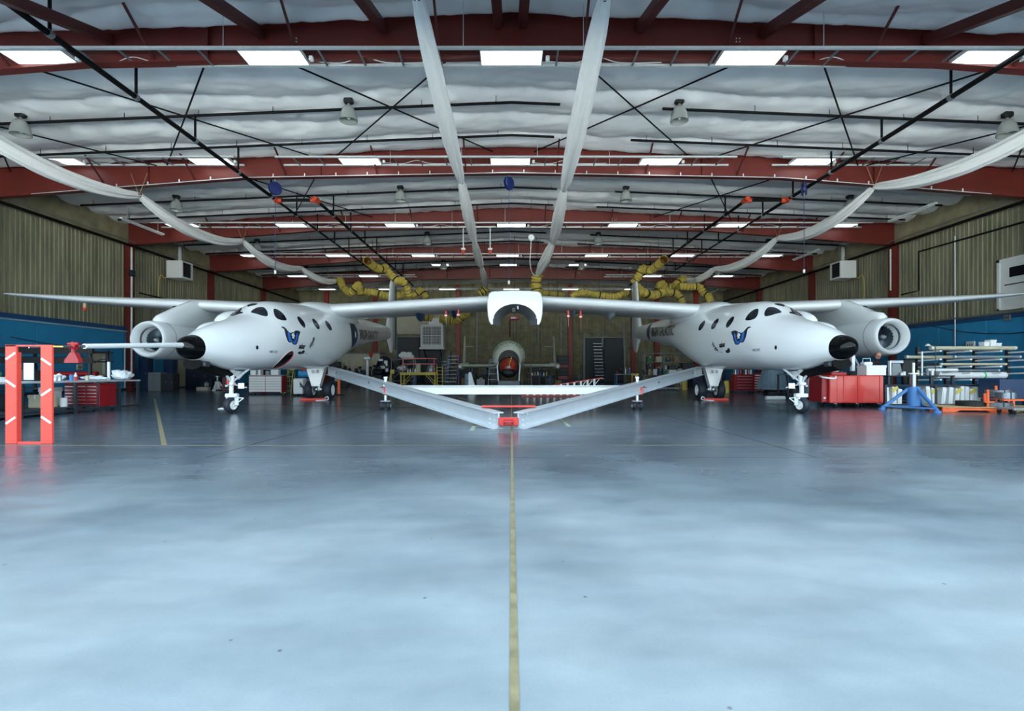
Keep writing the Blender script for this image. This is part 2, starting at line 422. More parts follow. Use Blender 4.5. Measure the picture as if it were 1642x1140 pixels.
# roof frames
def beam(y, idx):
    xs = [-25.6, -22, -18, -13, -6.5, 0, 6.5, 13, 18, 22, 25.6]
    def ribbon(zf, t0, t1, hw):
        mb = MB(); rings = []
        for x in xs:
            z = zf(x); rings.append([V(x, y-hw, z+t0), V(x, y+hw, z+t0), V(x, y+hw, z+t1), V(x, y-hw, z+t1)])
        return mb.loft(rings)
    wb = MB(); rings = []
    for x in xs: rings.append([V(x, y-0.012, zbot(x)), V(x, y+0.012, zbot(x)), V(x, y+0.012, ztop(x)), V(x, y-0.012, ztop(x))])
    wb.loft(rings)
    o = struct(wb, 'roof_beam', M['red_steel'], smooth=0)
    ribbon(zbot, -0.03, 0.0, 0.15).build('bottom_flange', M['red_steel'], o, smooth=0)
    ribbon(ztop, -0.03, 0.0, 0.15).build('top_flange', M['red_steel'], o, smooth=0)
    for x in (-17.5, -9.2, 9.2, 17.5):
        MB().bb(x-0.01, x+0.01, y-0.13, y-0.012, zbot(x), ztop(x)-0.03).build('stiffener', M['red_steel'], o, smooth=0)
    for x in (-19.6, -15.3, -10.9, -6.5, -2.2, 2.2, 6.5, 10.9, 15.3, 19.6):
        MB().bar((x, y-1.25, ztop(x)-0.12), (x, y-0.02, zbot(x)+0.12), 0.07, 0.05).build('flange_brace', M['red_dark'], o, smooth=0)
        MB().bar((x, y+1.25, ztop(x)-0.12), (x, y+0.02, zbot(x)+0.12), 0.07, 0.05).build('flange_brace', M['red_dark'], o, smooth=0)
    for x in (-6.6, 6.9):                                            # small bolted plate
        for dx in (-0.05, 0.05):
            for dz in (-0.05, 0.05): MB().cyl((x+dx, y-0.012, 11.32+dz), (x+dx, y-0.04, 11.32+dz), 0.017, 6).build('bolt', M['white_met'], o)
    for sgn in (-1, 1):
        c = MB(); x0 = sgn*XW
        c.bb(x0-sgn*0.0, x0-sgn*0.03, y-0.15, y+0.15, 0, zbot(XW)+1.2); c.bb(x0-sgn*0.5, x0-sgn*0.53, y-0.15, y+0.15, 0, zbot(25)+0.05); c.bb(x0, x0-sgn*0.5, y-0.012, y+0.012, 0, zbot(25)+0.05)
        struct(c, 'wall_column', M['red_steel'], smooth=0)
for k, y in enumerate(DK): beam(y, k)
# kicker beams from the first frame down to the door header
for x in (-12.2, -7.6, -3.9, -0.4, 0.35, 3.9, 7.65, 12.6):
    kb = MB(); p0, p1 = V(x, 15.52, ztop(x)-0.33), V(x, YF+0.2, ztop(x)-0.33-0.34*(15.3-YF))
    kb.bar(p0, p1, 0.27, 0.27, 0.02); kb.box(p0+V(0, 0, -0.02), (0.16, 0.1, 0.3))
    struct(kb, 'kicker_beam', M['red_dark'], smooth=0)

# side walls: ribbed brown upper sheet, blue lower panels
def ribwall(x, sgn, z0, z1):
    mb = MB(); top = []; bot = []; y = YF; i = 0
    while y < YB:
        for dy, dp in ((0, 0), (0.07, 0), (0.09, 0.04), (0.18, 0.04), (0.20, 0)):
            top.append(V(x-sgn*dp, y+dy, z1)); bot.append(V(x-sgn*dp, y+dy, z0))
        y += 0.28
    return mb.loft([bot, top], False, closed=False)
for sgn, nm in ((-1, 'wall_left'), (1, 'wall_right')):
    wl = struct(ribwall(sgn*XW, sgn, 4.15, 11.15), nm, M['foam'], smooth=0, flip=False)
    MB().bb(sgn*(XW+0.02), sgn*(XW+0.25), YF, YB, 0, 11.3).build('backing', M['grey_dk'], wl, smooth=0)
    MB().bb(sgn*(XW-0.0), sgn*(XW-0.22), YF, YB, 9.62, 11.1).build('eave_panel', M['foam_back'], wl, smooth=0)
    y = YF
    while y < YB-0.1:
        MB().bb(sgn*XW, sgn*(XW-0.06), y+0.012, y+3.05-0.012, 0.12, 4.0, 0.008).build('panel', M['blue_wall'], wl, smooth=0); y += 3.05
    MB().bb(sgn*XW, sgn*(XW-0.10), YF, YB, 3.98, 4.22, 0.02).build('rail', M['blue_trim'], wl, smooth=0)
    struct(MB().bb(sgn*XW, sgn*(XW-0.09), YF, YB, 0, 0.14, 0.01), 'baseboard_'+('left' if sgn < 0 else 'right'), M['grey_dk'], smooth=0)
# back wall
mb = MB(); top = []; bot = []; x = -XW
while x < XW:
    for dx, dp in ((0, 0), (0.2, 0), (0.24, 0.04), (0.5, 0.04), (0.54, 0)):
        top.append(V(x+dx, YB-dp, 12.2)); bot.append(V(x+dx, YB-dp, 0))
    x += 0.78
mb.loft([bot, top], False, closed=False)
wb_ = struct(mb, 'wall_back', M['foam_back'], smooth=0, flip=False)
MB().bb(-XW, XW, YB+0.02, YB+0.2, 0, 12.3).build('backing', M['grey_dk'], wb_, smooth=0)
for z in (2.4, 4.05, 6.0, 7.9, 9.8): MB().bb(-XW, XW, YB-0.16, YB-0.04, z, z+0.12).build('girt', M['foam'], wb_, smooth=0)
for x in (-22, -16.2, -6.35, 7.0, 14.5, 17.3, 22):
    c = MB(); c.bb(x-0.23, x+0.23, YB-0.62, YB-0.59, 0, 11.6); c.bb(x-0.23, x+0.23, YB-0.18, YB-0.15, 0, 11.6); c.bb(x-0.02, x+0.02, YB-0.6, YB-0.16, 0, 11.6)
    struct(c, 'wall_column', M['red_steel_lit'], smooth=0)
for x, z0, z1 in ((-9.6, 4.1, 8.2), (-4.1, 2.2, 8.6), (3.2, 4.6, 8.0), (5.9, 4.3, 9.2), (10.9, 4.3, 6.6), (13.4, 4.3, 7.4)):
    MB().bb(x-0.07, x+0.07, YB-0.26, YB-0.16, z0, z1).build('wall_strip', M['galv_dull'], wb_, smooth=0)
# far doors
def bigdoor(name, x0, x1, z1, m, leaves=2):
    d = struct(MB().bb(x0, x1, YB-0.14, YB-0.08, 0, z1), name, M['dark'], smooth=0)
    n = leaves; wd = (x1-x0)/n
    for i in range(n): MB().bb(x0+i*wd+0.04, x0+(i+1)*wd-0.04, YB-0.2, YB-0.14, 0.05, z1-0.05, 0.01).build('door_leaf', m, d, smooth=0)
    fr = MB(); fr.bb(x0-0.22, x0, YB-0.3, YB-0.1, 0, z1+0.6); fr.bb(x1, x1+0.22, YB-0.3, YB-0.1, 0, z1+0.6); fr.bb(x0-0.22, x1+0.22, YB-0.3, YB-0.1, z1, z1+0.14)
    fr.build('door_frame', M['galv_dull'], d, smooth=0); return d
bigdoor('door_1', 8.8, 13.4, 5.3, M['grey_dk'])
bigdoor('door_2', -13.6, -8.4, 5.4, M['grey_dk'])
MB().bb(-13.8, -8.2, YB-0.24, YB-0.16, 5.75, 8.2, 0.02).build('wall_panel', M['beige'], wb_, smooth=0)
# front of the hall: header above the open door and the two door stacks
hd = struct(MB().bb(-26, 26, YF-0.35, YF, 8.3, 12.2), 'wall_front', M['grey_dk'], smooth=0)
for sgn in (-1, 1): MB().bb(sgn*23.6, sgn*25.9, YF-0.35, YF+0.2, 0, 8.4).build('door_stack', M['beige'], hd, smooth=0)
# hinged door in the blue wall (left) and window block in the right wall
dr = struct(MB().bb(-XW+0.07, -XW+0.13, 31.0, 32.35, 0.1, 2.42, 0.01), 'door_3', M['beige'], smooth=0)
f_ = MB(); f_.bb(-XW+0.06, -XW+0.17, 30.9, 31.0, 0, 2.52); f_.bb(-XW+0.06, -XW+0.17, 32.35, 32.45, 0, 2.52); f_.bb(-XW+0.06, -XW+0.17, 30.9, 32.45, 2.42, 2.52)
f_.build('door_frame', M['grey'], dr, smooth=0)
MB().bb(-XW+0.12, -XW+0.14, 31.85, 32.1, 1.1, 2.2).build('pane', M['white_met'], dr, smooth=0)
MB().cyl((-XW+0.12, 31.15, 1.1), (-XW+0.22, 31.15, 1.1), 0.035, 8).build('handle', M['steel'], dr)
wn = struct(MB().bb(XW-0.16, XW-0.05, 23.4, 26.75, 4.45, 7.0, 0.02), 'window_1', M['white_met'], smooth=0)
f_ = MB(); f_.bb(XW-0.22, XW-0.05, 26.6, 26.75, 4.4, 7.05); f_.bb(XW-0.22, XW-0.05, 23.4, 23.55, 4.4, 7.05); f_.bb(XW-0.22, XW-0.05, 23.4, 26.75, 6.9, 7.05); f_.bb(XW-0.22, XW-0.05, 23.4, 26.75, 4.4, 4.5)
f_.build('window_frame', M['white_met'], wn, smooth=0)
MB().bb(XW-0.19, XW-0.15, 23.8, 26.1, 6.05, 6.55).build('pane', M['glass'], wn, smooth=0)
MB().bb(XW-0.2, XW-0.15, 23.7, 26.35, 5.66, 5.71).build('ledge', M['grey_dk'], wn, smooth=0)

# ------------------------------------------------------------------ lights
def troffer_proto():
    t = thing('ceiling_light', 'x', 'ceiling light')
    L, D, H = 1.86, 0.74, 0.12
    hb = MB(); hb.bb(-L/2, L/2, -D/2, D/2, 0.02, H, 0.015); hb.box((0, 0, H+0.03), (L*0.9, D*0.5, 0.06), 0.02)
    hb.build('housing', M['white_met'], t, world=False, smooth=0)
    fr = MB()
    fr.bb(-L/2, L/2, -D/2, -D/2+0.03, 0, 0.03); fr.bb(-L/2, L/2, D/2-0.03, D/2, 0, 0.03); fr.bb(-L/2, -L/2+0.03, -D/2, D/2, 0, 0.03); fr.bb(L/2-0.03, L/2, -D/2, D/2, 0, 0.03)
    fr.build('frame', M['white_met'], t, world=False, smooth=0)
    MB().bb(-L/2+0.03, L/2-0.03, -D/2+0.03, D/2-0.03, 0.006, 0.018).build('diffuser', M['lens'], t, world=False, smooth=0)
    MB().box((L/2+0.16, 0.05, 0.02), (0.12, 0.14, 0.14), 0.02).build('sensor', M['white_met'], t, world=False, smooth=0)
    return t
TP = troffer_proto(); tp_used = False
ROWS = [  # front rail y, rear rail y, z, fixture X, rail segments, words
    (14.9, 15.72, 10.60, [-21.3, -14.1, -7.1, 0, 7.14, 14.27, 21.4], [(-24, 24)], 'row nearest the hall door'),
    (23.6, 24.5, 11.10, [-21.2, -14.1, -7.1, -0.05, 7.0, 14.15, 21.3], [(-24, -12.8), (-10.9, 10.4), (12.5, 24)], 'second row from the hall door'),
    (32.6, 33.6, 10.70, [-21.3, -14.25, -7.2, 0, 7.2, 14.25, 21.3], [(-23, 23)], 'third row from the hall door'),
    (41.6, 42.7, 10.80, [-21.3, -14.3, -7.25, -0.3, 7.0, 14.1, 21.3], [(-22, 22)], 'fourth row from the hall door'),
    (50.4, 51.4, 10.76, [-21.3, -14.2, 14.0, 21.1], [(-23.5, -9.5), (9.3, 23.5)], 'fifth row from the hall door'),
    (58.6, 59.6, 10.78, [-21.3, -14.4, -7.4, 0, 6.8, 14.0, 21.0], [(-24, 24)], 'row along the back wall')]
for ri, (ya, yb, z, xs, segs, words_) in enumerate(ROWS):
    for k, x in enumerate(xs):
        lab = '%s lit white fluorescent panel from the left in the %s' % (ORD[k], words_)
        loc = (x, (ya+yb)/2, z+0.0)
        if not tp_used: TP.location = loc; TP['label'] = lab; TP['group'] = 'fluorescent panels of the first row'; tp_used = True
        else: dup(TP, loc, label=lab, group='fluorescent panels of the %s row' % ORD[ri])
    for si, (xa, xb) in enumerate(segs):
        side = '' if len(segs) == 1 else (' left part', ' middle part', ' right part')[si if len(segs) == 3 else si*2]
        rl = thing('light_rail', 'long twin galvanised rail with the lit panels, %s%s' % (words_, ',' + side if side else ''), 'rail', ((xa+xb)/2, ya, z))
        for y in (ya-0.02, yb+0.02): MB().bb(xa, xb, y-0.04, y+0.04, z+0.0, z+0.075).build('rail', M['galv'], rl, smooth=0)
        x = xa+0.8
        while x < xb:
            if min(abs(x-q) for q in xs) > 1.05:
                MB().bb(x-0.025, x+0.025, ya, yb, z+0.0, z+0.05).build('crossbar', M['galv_dull'], rl, smooth=0)
            x += 1.17
        cs = MB(); px = None
        for q in xs:
            if xa < q-2 and q+5 < xb and ri < 3: cs.tube(spline([(q+1.1, yb-0.1, z+0.1), (q+1.9, yb-0.08, z+0.06), (q+2.6, yb-0.2, z+0.17), (q+3.3, yb-0.1, z+0.06), (q+4.6, yb-0.06, z+0.09)], 5), 0.014, 5)
        if cs.v: cs.build('cable', M['white_met'], rl)
        x = xa+1.6
        while x < xb:
            yy = ya if int(x*10) % 2 else yb
            MB().cyl((x, yy, z+0.1), (x, yy, ztop(x)-0.05), 0.012, 5).build('hanger_rod', M['galv'], rl, smooth=0)
            x += 3.5
for k, x in enumerate((-6.9, -0.3, 6.4)):
    dup(TP, (x, 49.6, 11.6), label='%s of three small lit panels tight under the roof, far bay' % ORD[k], group='panels tight under the roof', sc_=(0.9, 1, 1))

# bell lamps
HP = thing('bell_lamp', 'x', 'pendant lamp')
MB().box((0, 0, 0.52), (0.36, 0.26, 0.22), 0.05).build('ballast', M['black'], HP, world=False)
MB().lathe([(0.05, 0.44), (0.06, 0.36), (0.12, 0.33), (0.22, 0.22), (0.295, 0.05), (0.33, -0.14), (0.335, -0.2), (0.345, -0.21), (0.345, -0.26), (0.32, -0.26), (0.31, -0.15), (0.27, 0.05), (0.19, 0.2), (0.08, 0.3), (0.001, 0.3)], (0, 0, 0), n=24).build('reflector', M['lampglass'], HP, world=False)
MB().ell((0, 0, -0.03), (0.09, 0.09, 0.17), 10, 8).build('bulb', M['paper'], HP, world=False)
MB().tube(spline([(0, 0, 0.62), (0.02, 0, 0.72), (-0.04, 0, 0.82), (0, 0, 0.9)], 4), 0.012, 5).build('cable', M['black'], HP, world=False)
first = True
for bi, y in enumerate((19.8, 29.0, 38.2, 47.4)):
    for k, x in enumerate((-19.0, -6.3, 6.5, 19.2)):
        lab = '%s unlit bell lamp with grey reflector from the left, %s roof bay' % (ORD[k], ('nearest', 'second', 'third', 'fourth')[bi])
        loc = (x, y, 11.18-0.042*(abs(x)-6.4)-(0.12 if bi > 1 else 0))
        if first: HP.location = loc; HP['label'] = lab; HP['group'] = 'unlit bell lamps under the roof'; first = False
        else: dup(HP, loc, label=lab, group='unlit bell lamps under the roof')

# ------------------------------------------------------------------ pipes under the roof
def branch(y, xa, xb, label):
    t = thing('sprinkler_pipe', label, 'pipe', ((xa+xb)/2, y, ztop((xa+xb)/2)-0.4))
    pts = [V(xa, y, ztop(xa)-0.42)]
    if xa < 0 < xb: pts.append(V(0, y, ztop(0)-0.42))
    pts.append(V(xb, y, ztop(xb)-0.42))
    MB().tube(pts, 0.055, 8).build('pipe', M['black_pipe'], t)
    x = xa+0.7
    while x < xb:
        z = ztop(x)-0.42
        h = MB().cyl((x, y, z), (x, y, z+0.32), 0.012, 5); h.cyl((x-0.03, y, z), (x+0.03, y, z), 0.06, 8)
        h.build('hanger', M['black_pipe'], t)
        x += 2.9
for bi, y0 in enumerate([15.6, 24.75, 33.9, 43.05]):
    for j, dy in enumerate((4.35, 7.1)):
        nm = ('front', 'rear')[j]+' line of the '+ORD[bi]+' roof bay'
        branch(y0+dy, -24.5, 1.9 if bi == 0 else 2.6, 'thin black sprinkler pipe over the left fuselage, '+nm)
        branch(y0+dy, 5.9-0.6*j, 24.5, 'thin black sprinkler pipe over the right fuselage, '+nm)
def main_pipe(x, y0, y1, z, label, r=0.085):
    t = thing('fire_main', label, 'pipe', (x, (y0+y1)/2, z))
    MB().cyl((x, y0, z), (x, y1, z), r, 12).build('pipe', M['black_pipe'], t)
    y = math.ceil(y0/3.2)*3.2+1.1
    while y < y1:
        MB().cyl((x, y, z), (x, y, ztop(x)-0.05), 0.045, 6).build('hanger', M['black_pipe'], t)
        MB().cyl((x, y-0.07, z), (x, y+0.07, z), r+0.02, 12).build('clamp', M['galv_dull'], t)
        y += 3.2
    return t
main_pipe(-12.55, YF+0.5, 27.2, 10.4, 'thick black fire main running back from the hall door, left of the ducts')
main_pipe(14.7, YF+0.5, 30, 10.4, 'thick black fire main running back from the hall door over the right engine')
main_pipe(-10.4, 27.2, 54, 10.38, 'thick black fire main joined by orange elbows, far bays on the left')
main_pipe(12.5, 27.2, 54, 10.38, 'thick black fire main joined by an orange elbow, far bays on the right')
main_pipe(-12.55, 27.6, 46, 10.38, 'thin black fire main beyond the orange coupling on the left', 0.06)
main_pipe(14.7, 30.2, 46, 10.38, 'thin black fire main beyond the orange coupling on the right', 0.06)
def cross(xa, xb, y, label):
    t = thing('cross_pipe', label, 'pipe', ((xa+xb)/2, y, 10.4))
    MB().cyl((xa, y, 10.39), (xb, y, 10.39), 0.085, 10).build('pipe', M['black_pipe'], t)
    for x in (xa, xb):
        e = MB().ell((x, y, 10.39), (0.17, 0.17, 0.15), 10, 7); e.cyl((x, y, 10.39), (x+(0.3 if x == xa else -0.3), y, 10.39), 0.13, 10); e.cyl((x, y-0.3, 10.39), (x, y+0.3, 10.39), 0.12, 10)
        e.build('elbow', M['orange_met'], t)
cross(-12.55, -10.4, 27.3, 'black cross pipe with two orange elbows above the left fuselage')
cross(12.5, 14.7, 27.3, 'black cross pipe with two orange elbows above the right fuselage')
# brace rods in the roof plane
def rod(xa, ya, xb, yb, label):
    za, zb = ztop(xa)-0.33, ztop(xb)-0.33
    solo(MB().cyl((xa, ya, za), (xb, yb, zb), 0.03, 6), 'brace_rod', M['black_pipe'], label, 'rod', 'crossed brace rods under the roof')
pan = [(-24, -17), (-16.5, -9.2), (-8.5, -0.9), (1.1, 8.6), (9.4, 16.6), (17, 24)]
for k, (xa, xb) in enumerate(pan):
    wd = '%s crossed pair from the left, first roof bay' % ORD[k]
    rod(xa, 15.8, xb, 24.5, 'black brace rod slanting right, '+wd)
    rod(xb, 15.8, xa, 24.5, 'black brace rod slanting left, '+wd)
for k, (xa, xb) in enumerate(((-14.5, -9.2), (9.4, 14.5))):
    wd = ('left', 'right')[k]+' crossed pair, second roof bay'
    rod(xa, 25, xb, 33.7, 'black brace rod slanting right, '+wd)
    rod(xb, 25, xa, 33.7, 'black brace rod slanting left, '+wd)
# white cable rail with clips under the second frame
cr = thing('cable_rail', 'thin white cable rail with clips under the second roof beam', 'rail', (0, 24.5, 10.7))
for xa, xb in ((-23, -13), (-13, 0), (0, 13), (13, 23)):
    MB().bar((xa, 24.5, zbot(xa)-0.05), (xb, 24.5, zbot(xb)-0.05), 0.03, 0.03).build('rail', M['galv'], cr, smooth=0)
for i in range(-14, 15):
    x = i*1.5+0.6; MB().bb(x-0.02, x+0.02, 24.45, 24.5, zbot(x)-0.05, zbot(x)+0.09).build('clip', M['white_met'], cr, smooth=0)
# hose reels
def reel(x, y, z, zend, label):
    t = thing('cord_reel', label, 'cord reel', (x, y, z))
    d = MB(); d.lathe([(0.02, -0.1), (0.3, -0.1), (0.32, -0.07), (0.32, -0.05), (0.17, -0.04), (0.17, 0.04), (0.32, 0.05), (0.32, 0.07), (0.3, 0.1), (0.02, 0.1)], (x, y, z), V(0.8, -0.6, 0), 18); d.build('drum', M['blue_reel'], t)
    MB().bar((x, y, z), (x, y, z+0.45), 0.08, 0.05).build('bracket', M['galv_dull'], t)
    MB().cyl((x, y, z-0.3), (x, y, zend), 0.012, 6).build('cord', M['blue_cord'], t)
    MB().lathe([(0.001, -0.12), (0.05, -0.1), (0.06, 0.03), (0.02, 0.08)], (x, y, zend), n=8).build('plug', M['white_met'], t)
reel(-11.5, 24.9, 10.15, 6.1, 'dark blue cord reel with long hanging cord over the left fuselage')
reel(14.25, 24.9, 10.12, 6.15, 'dark blue cord reel with long hanging cord over the right engine')
reel(-0.12, 24.9, 10.4, 5.6, 'dark blue cord reel with hanging cord on the hall centreline')
# two orange pendants
for k, px in enumerate((743, 786)):
    p = P(px, 366, 33); t = thing('warning_lamp', '%s small orange warning lamp on a white drop rod, centre of roof' % ('first', 'second')[k], 'lamp', p, group='orange warning lamps')
    e = P(px, 398, 33)
    MB().cyl(p, e, 0.035, 8).build('drop_rod', M['white_met'], t)
    MB().bb(e.x-0.14, e.x+0.14, 32.9, 33.1, e.z-0.12, e.z+0.0, 0.02).build('holder', M['white_met'], t)
    MB().ell((e.x, 33, e.z-0.24), (0.12, 0.12, 0.14), 10, 7).build('lens', M['orange_met'], t)
p0, p1 = P(735, 364, 33), P(795, 364, 33)
solo(MB().bar(p0, p1, 0.08, 0.08), 'cross_rail', M['white_met'], 'short white rail holding the two orange warning lamps', 'rail')
# hanging pulley block with cable
p = P(852, 381, 31)
t = thing('pulley_block', 'round pale pulley block hanging on a cable near the centre ducts', 'pulley', p)
MB().lathe([(0.03, -0.07), (0.17, -0.07), (0.19, -0.03), (0.12, 0), (0.19, 0.03), (0.17, 0.07), (0.03, 0.07)], p, V(0.3, -1, 0), 16).build('sheave', M['white_matt'], t)
MB().cyl(p, (p.x, 31, 11.75), 0.012, 5).build('cable', M['red_dark'], t)
MB().tube(spline([p, P(851, 400, 31.2), P(850, 425, 31.5), P(855, 440, 32), P(862, 442, 32.4)], 5), 0.02, 6).build('rope', M['white_matt'], t)
# strip lights along the walls (unlit)
for k, (x, ya, yb, z) in enumerate(((22.6, 27.2, 30.6, 10.18), (-22.6, 29.6, 33.2, 10.1), (22.6, 37.6, 41, 10.18), (22.6, 56, 58.6, 10.2))):
    t = thing('strip_light', ('white strip light over the right wall, between second and third frame', 'white strip light over the left wall, between second and third frame', 'white strip light over the right wall, between third and fourth frame', 'white strip light over the right wall close to the back wall')[k], 'strip light', (x, (ya+yb)/2, z), group='unlit strip lights along the walls')
    MB().bb(x-0.1, x+0.1, ya, yb, z, z+0.1, 0.02).build('housing', M['white_met'], t, smooth=0)
    MB().cyl((x, ya+0.1, z-0.03), (x, yb-0.1, z-0.03), 0.03, 8).build('tube', M['paper'], t)
    for y in (ya+0.5, yb-0.5): MB().cyl((x, y, z+0.1), (x, y, ztop(x)-0.05), 0.012, 5).build('hanger_rod', M['galv'], t)

# ------------------------------------------------------------------ fabric ducts
def fduct(pts, label, R=0.31, n=36, knots=None, sag=0.0):
    """pts: knots (pinched); between them the bag swells and sags"""
    t = thing('fabric_duct', label, 'air duct', pts[-1], group='white fabric air ducts')
    for i in range(len(pts)-1):
        a, b = Vector(pts[i]), Vector(pts[i+1]); m = 20; line = []; rs = []
        for j in range(m+1):
            u = j/m; p = a.lerp(b, u); p.z -= sag*(1-(2*u-1)**2)*(b-a).length/9
            line.append(p); rs.append(R*(0.42+0.58*math.sin(PI*u)**0.55 if 0 < u < 1 else 0.42))
        sd = random.random()*9
        MB().tube(line, rs, n, True, shape=lambda q, k: 1+0.15*math.sin(k*2*PI/n*6+sd+0.5*math.sin(q*0.25))+0.07*noise.noise(V(q*0.5, k*0.7, sd))).build('duct_section', M['fabric'], t, smooth=60)
        if 0 < i:
            MB().tube([a-(b-a).normalized()*0.05, a+(b-a).normalized()*0.05], R*0.44, 14).build('strap', M['black'], t)
        for q in (0.0,):
            if i: MB().cyl(a, (a.x, a.y, ztop(a.x)-0.1), 0.012, 5).build('hanger', M['red_dark'], t)
fduct([P(640, -330, 8.2), P(668, -8, 12.2), P(740, 291, 24.8), P(760.5, 388, 33.9), P(772, 428, 42), P(781, 461, 52)], 'white fabric air duct running back left of the hall centreline', 0.275, sag=0.12)
fduct([P(1012, -330, 8.2), P(970, -8, 12.2), P(904.5, 304, 24.8), P(886, 389, 33.9), P(862, 440, 40)], 'white fabric air duct running back right of the hall centreline', 0.30, sag=0.12)
fduct([P(-150, 128, 15.6), P(223, 313, 24.8), P(389, 386, 33.9), P(482, 429, 42), P(543, 449, 48)], 'white fabric air duct swagged above the left wing', 0.28, sag=0.75)
fduct([P(1790, 128, 15.6), P(1402, 299, 24.8), P(1247, 381, 33.9), P(1146, 430, 42), P(1096, 447, 48)], 'white fabric air duct swagged above the right wing', 0.28, sag=0.75)
# rope loops holding the outer ducts
for px, py, d, nm in ((223, 313, 24.6, 'left duct at the second frame'), (1402, 299, 24.6, 'right duct at the second frame'), (389, 386, 33.6, 'left duct at the third frame'), (1247, 381, 33.6, 'right duct at the third frame')):
    a = P(px, py, d); mb = MB()
    for s_ in (-1, 1): mb.cyl(a, a+V(s_*0.4, 0, 1.05), 0.014, 6)
    solo(mb, 'rope_sling', M['card'], 'tan rope sling holding the swagged '+nm, 'rope', 'rope slings of the swagged ducts')

# yellow flexible ducts
def flex(pts, r, label, op=False, n=16):
    t = thing('flexible_duct', label, 'air duct', pts[0], group='yellow flexible ducts')
    line = spline(pts, 10)
    L = sum((line[i+1]-line[i]).length for i in range(len(line)-1)); m = int(L/0.045); out = []; acc = 0; i = 0; seg = (line[1]-line[0]).length
    for j in range(m+1):
        s_ = L*j/m
        while i < len(line)-2 and s_ > acc+seg: acc += seg; i += 1; seg = (line[i+1]-line[i]).length
        out.append(line[i].lerp(line[i+1], min(1, (s_-acc)/seg)))
    rs = [r*(1.10, 1.10, 1.0, 0.9, 0.9, 1.0)[j % 6] for j in range(len(out))]
    if op:
        MB().tube(out, rs, n, False).build('hose', M['yduct'], t, smooth=25)
        MB().tube(out[:20], [r*0.9]*20, n, False).build('lining', M['yduct_in'], t, smooth=60)
        MB().tube([out[19], out[20]], [r*0.9, r*0.85], n, True).build('damper', M['yduct_in'], t)
        e = out[0]; MB().tube([out[0], out[2]], r*1.13, n, False).build('cuff', M['yduct'], t)
    else:
        MB().tube(out, rs, n, True).build('hose', M['yduct'], t, smooth=25)
    for f_ in (0.35, 0.7):
        k = int(len(out)*f_); q_ = out[k]
        if q_.z > 7.2: MB().cyl(q_, (q_.x, q_.y, ztop(q_.x)-0.2), 0.012, 5).build('hanger', M['black'], t)
        MB().tube([out[k], out[min(k+2, len(out)-1)]], r*1.1, n).build('clamp_band', M['black'], t)
R_ = 0.30
flex([P(589, 418, 38), P(601, 428, 40), P(611, 431, 41), P(618, 429, 42)], R_, 'yellow flexible duct with an open end pointing to the camera, left of centre', True)
flex([P(618, 430, 42), P(628, 442, 42), P(637, 450, 42), P(645, 450, 42.4), P(651, 460, 42.6), P(656, 474, 43)], R_, 'yellow flexible duct stepping down behind the left tail fin')
flex([P(545, 449, 47.5), P(552, 462, 46.5), P(562, 469, 45.5), P(571, 460, 45), P(575, 456, 45), P(578, 466, 45), P(580, 473, 45)], 0.32, 'yellow flexible duct in a loop at the end of the left swagged duct')
flex([P(586, 468, 44), P(604, 469.5, 44), P(618, 474, 44), P(634, 475, 44), P(648, 470, 44)], 0.30, 'yellow flexible duct lying level behind the left inner wing')
flex([P(656, 476, 46), P(666, 471, 46), P(674, 466, 46), P(680, 472, 46), P(684, 478, 46)], 0.29, 'yellow flexible duct hump right of the left tail fin')
flex([P(1065, 416, 38), P(1052, 427, 40), P(1041, 434, 41), P(1031, 430, 42)], R_, 'yellow flexible duct with an open end pointing to the camera, right of centre', True)
flex([P(1031, 430, 42), P(1024, 443, 42), P(1016, 454, 42.3)], 0.32, 'yellow flexible duct stepping down behind the right tail fin')
flex([P(1018, 456, 41), P(1031, 468, 41), P(1046, 473, 41.5), P(1062, 469, 42), P(1072, 466, 42)], 0.32, 'yellow flexible duct in a low curve right of the right tail fin')
flex([P(1096, 447, 47.5), P(1088, 453, 46.5), P(1078, 461, 46), P(1068, 460, 45.8), P(1060, 455, 45.6), P(1055, 464, 45.6)], 0.34, 'yellow flexible duct in a loop at the end of the right swagged duct')
flex([P(1088, 459, 44), P(1105, 460, 44), P(1121, 460, 44), P(1128, 470, 44), P(1136, 475, 43.6), P(1140, 487, 43)], 0.30, 'yellow flexible duct reaching down to the right fuselage top')
flex([P(1066, 470, 43), P(1080, 469, 43), P(1088, 474, 43), P(1095, 487, 43)], 0.28, 'yellow flexible duct bending down onto the right inner wing')
flex([P(915, 476, 44), P(930, 469, 44), P(955, 472, 44), P(985, 476, 44), P(1002, 470, 44), P(1030, 473, 44), P(1048, 476, 44)], 0.27, 'yellow flexible duct lying level behind the right inner wing')
flex([P(866, 470, 50), P(886, 471, 50), P(905, 474, 50)], 0.26, 'yellow flexible duct peeping over the centre of the wing')
flex([P(862, 440, 40.2), P(860, 450, 40.4), P(860, 461, 40.5), P(862, 472, 40.5)], 0.40, 'yellow duct sock hanging from the right centre duct')
flex([P(781, 461, 52), P(776, 466, 52), P(768, 471, 52)], 0.34, 'yellow duct stub at the end of the left centre duct')
# ================================================================== THE TWIN-FUSELAGE AIRCRAFT
AX = 0.15; FX = 8.5
jet = thing('carrier_aircraft', 'large white twin-fuselage jet aircraft filling the hall', 'aircraft', (AX, 22.5, 0))
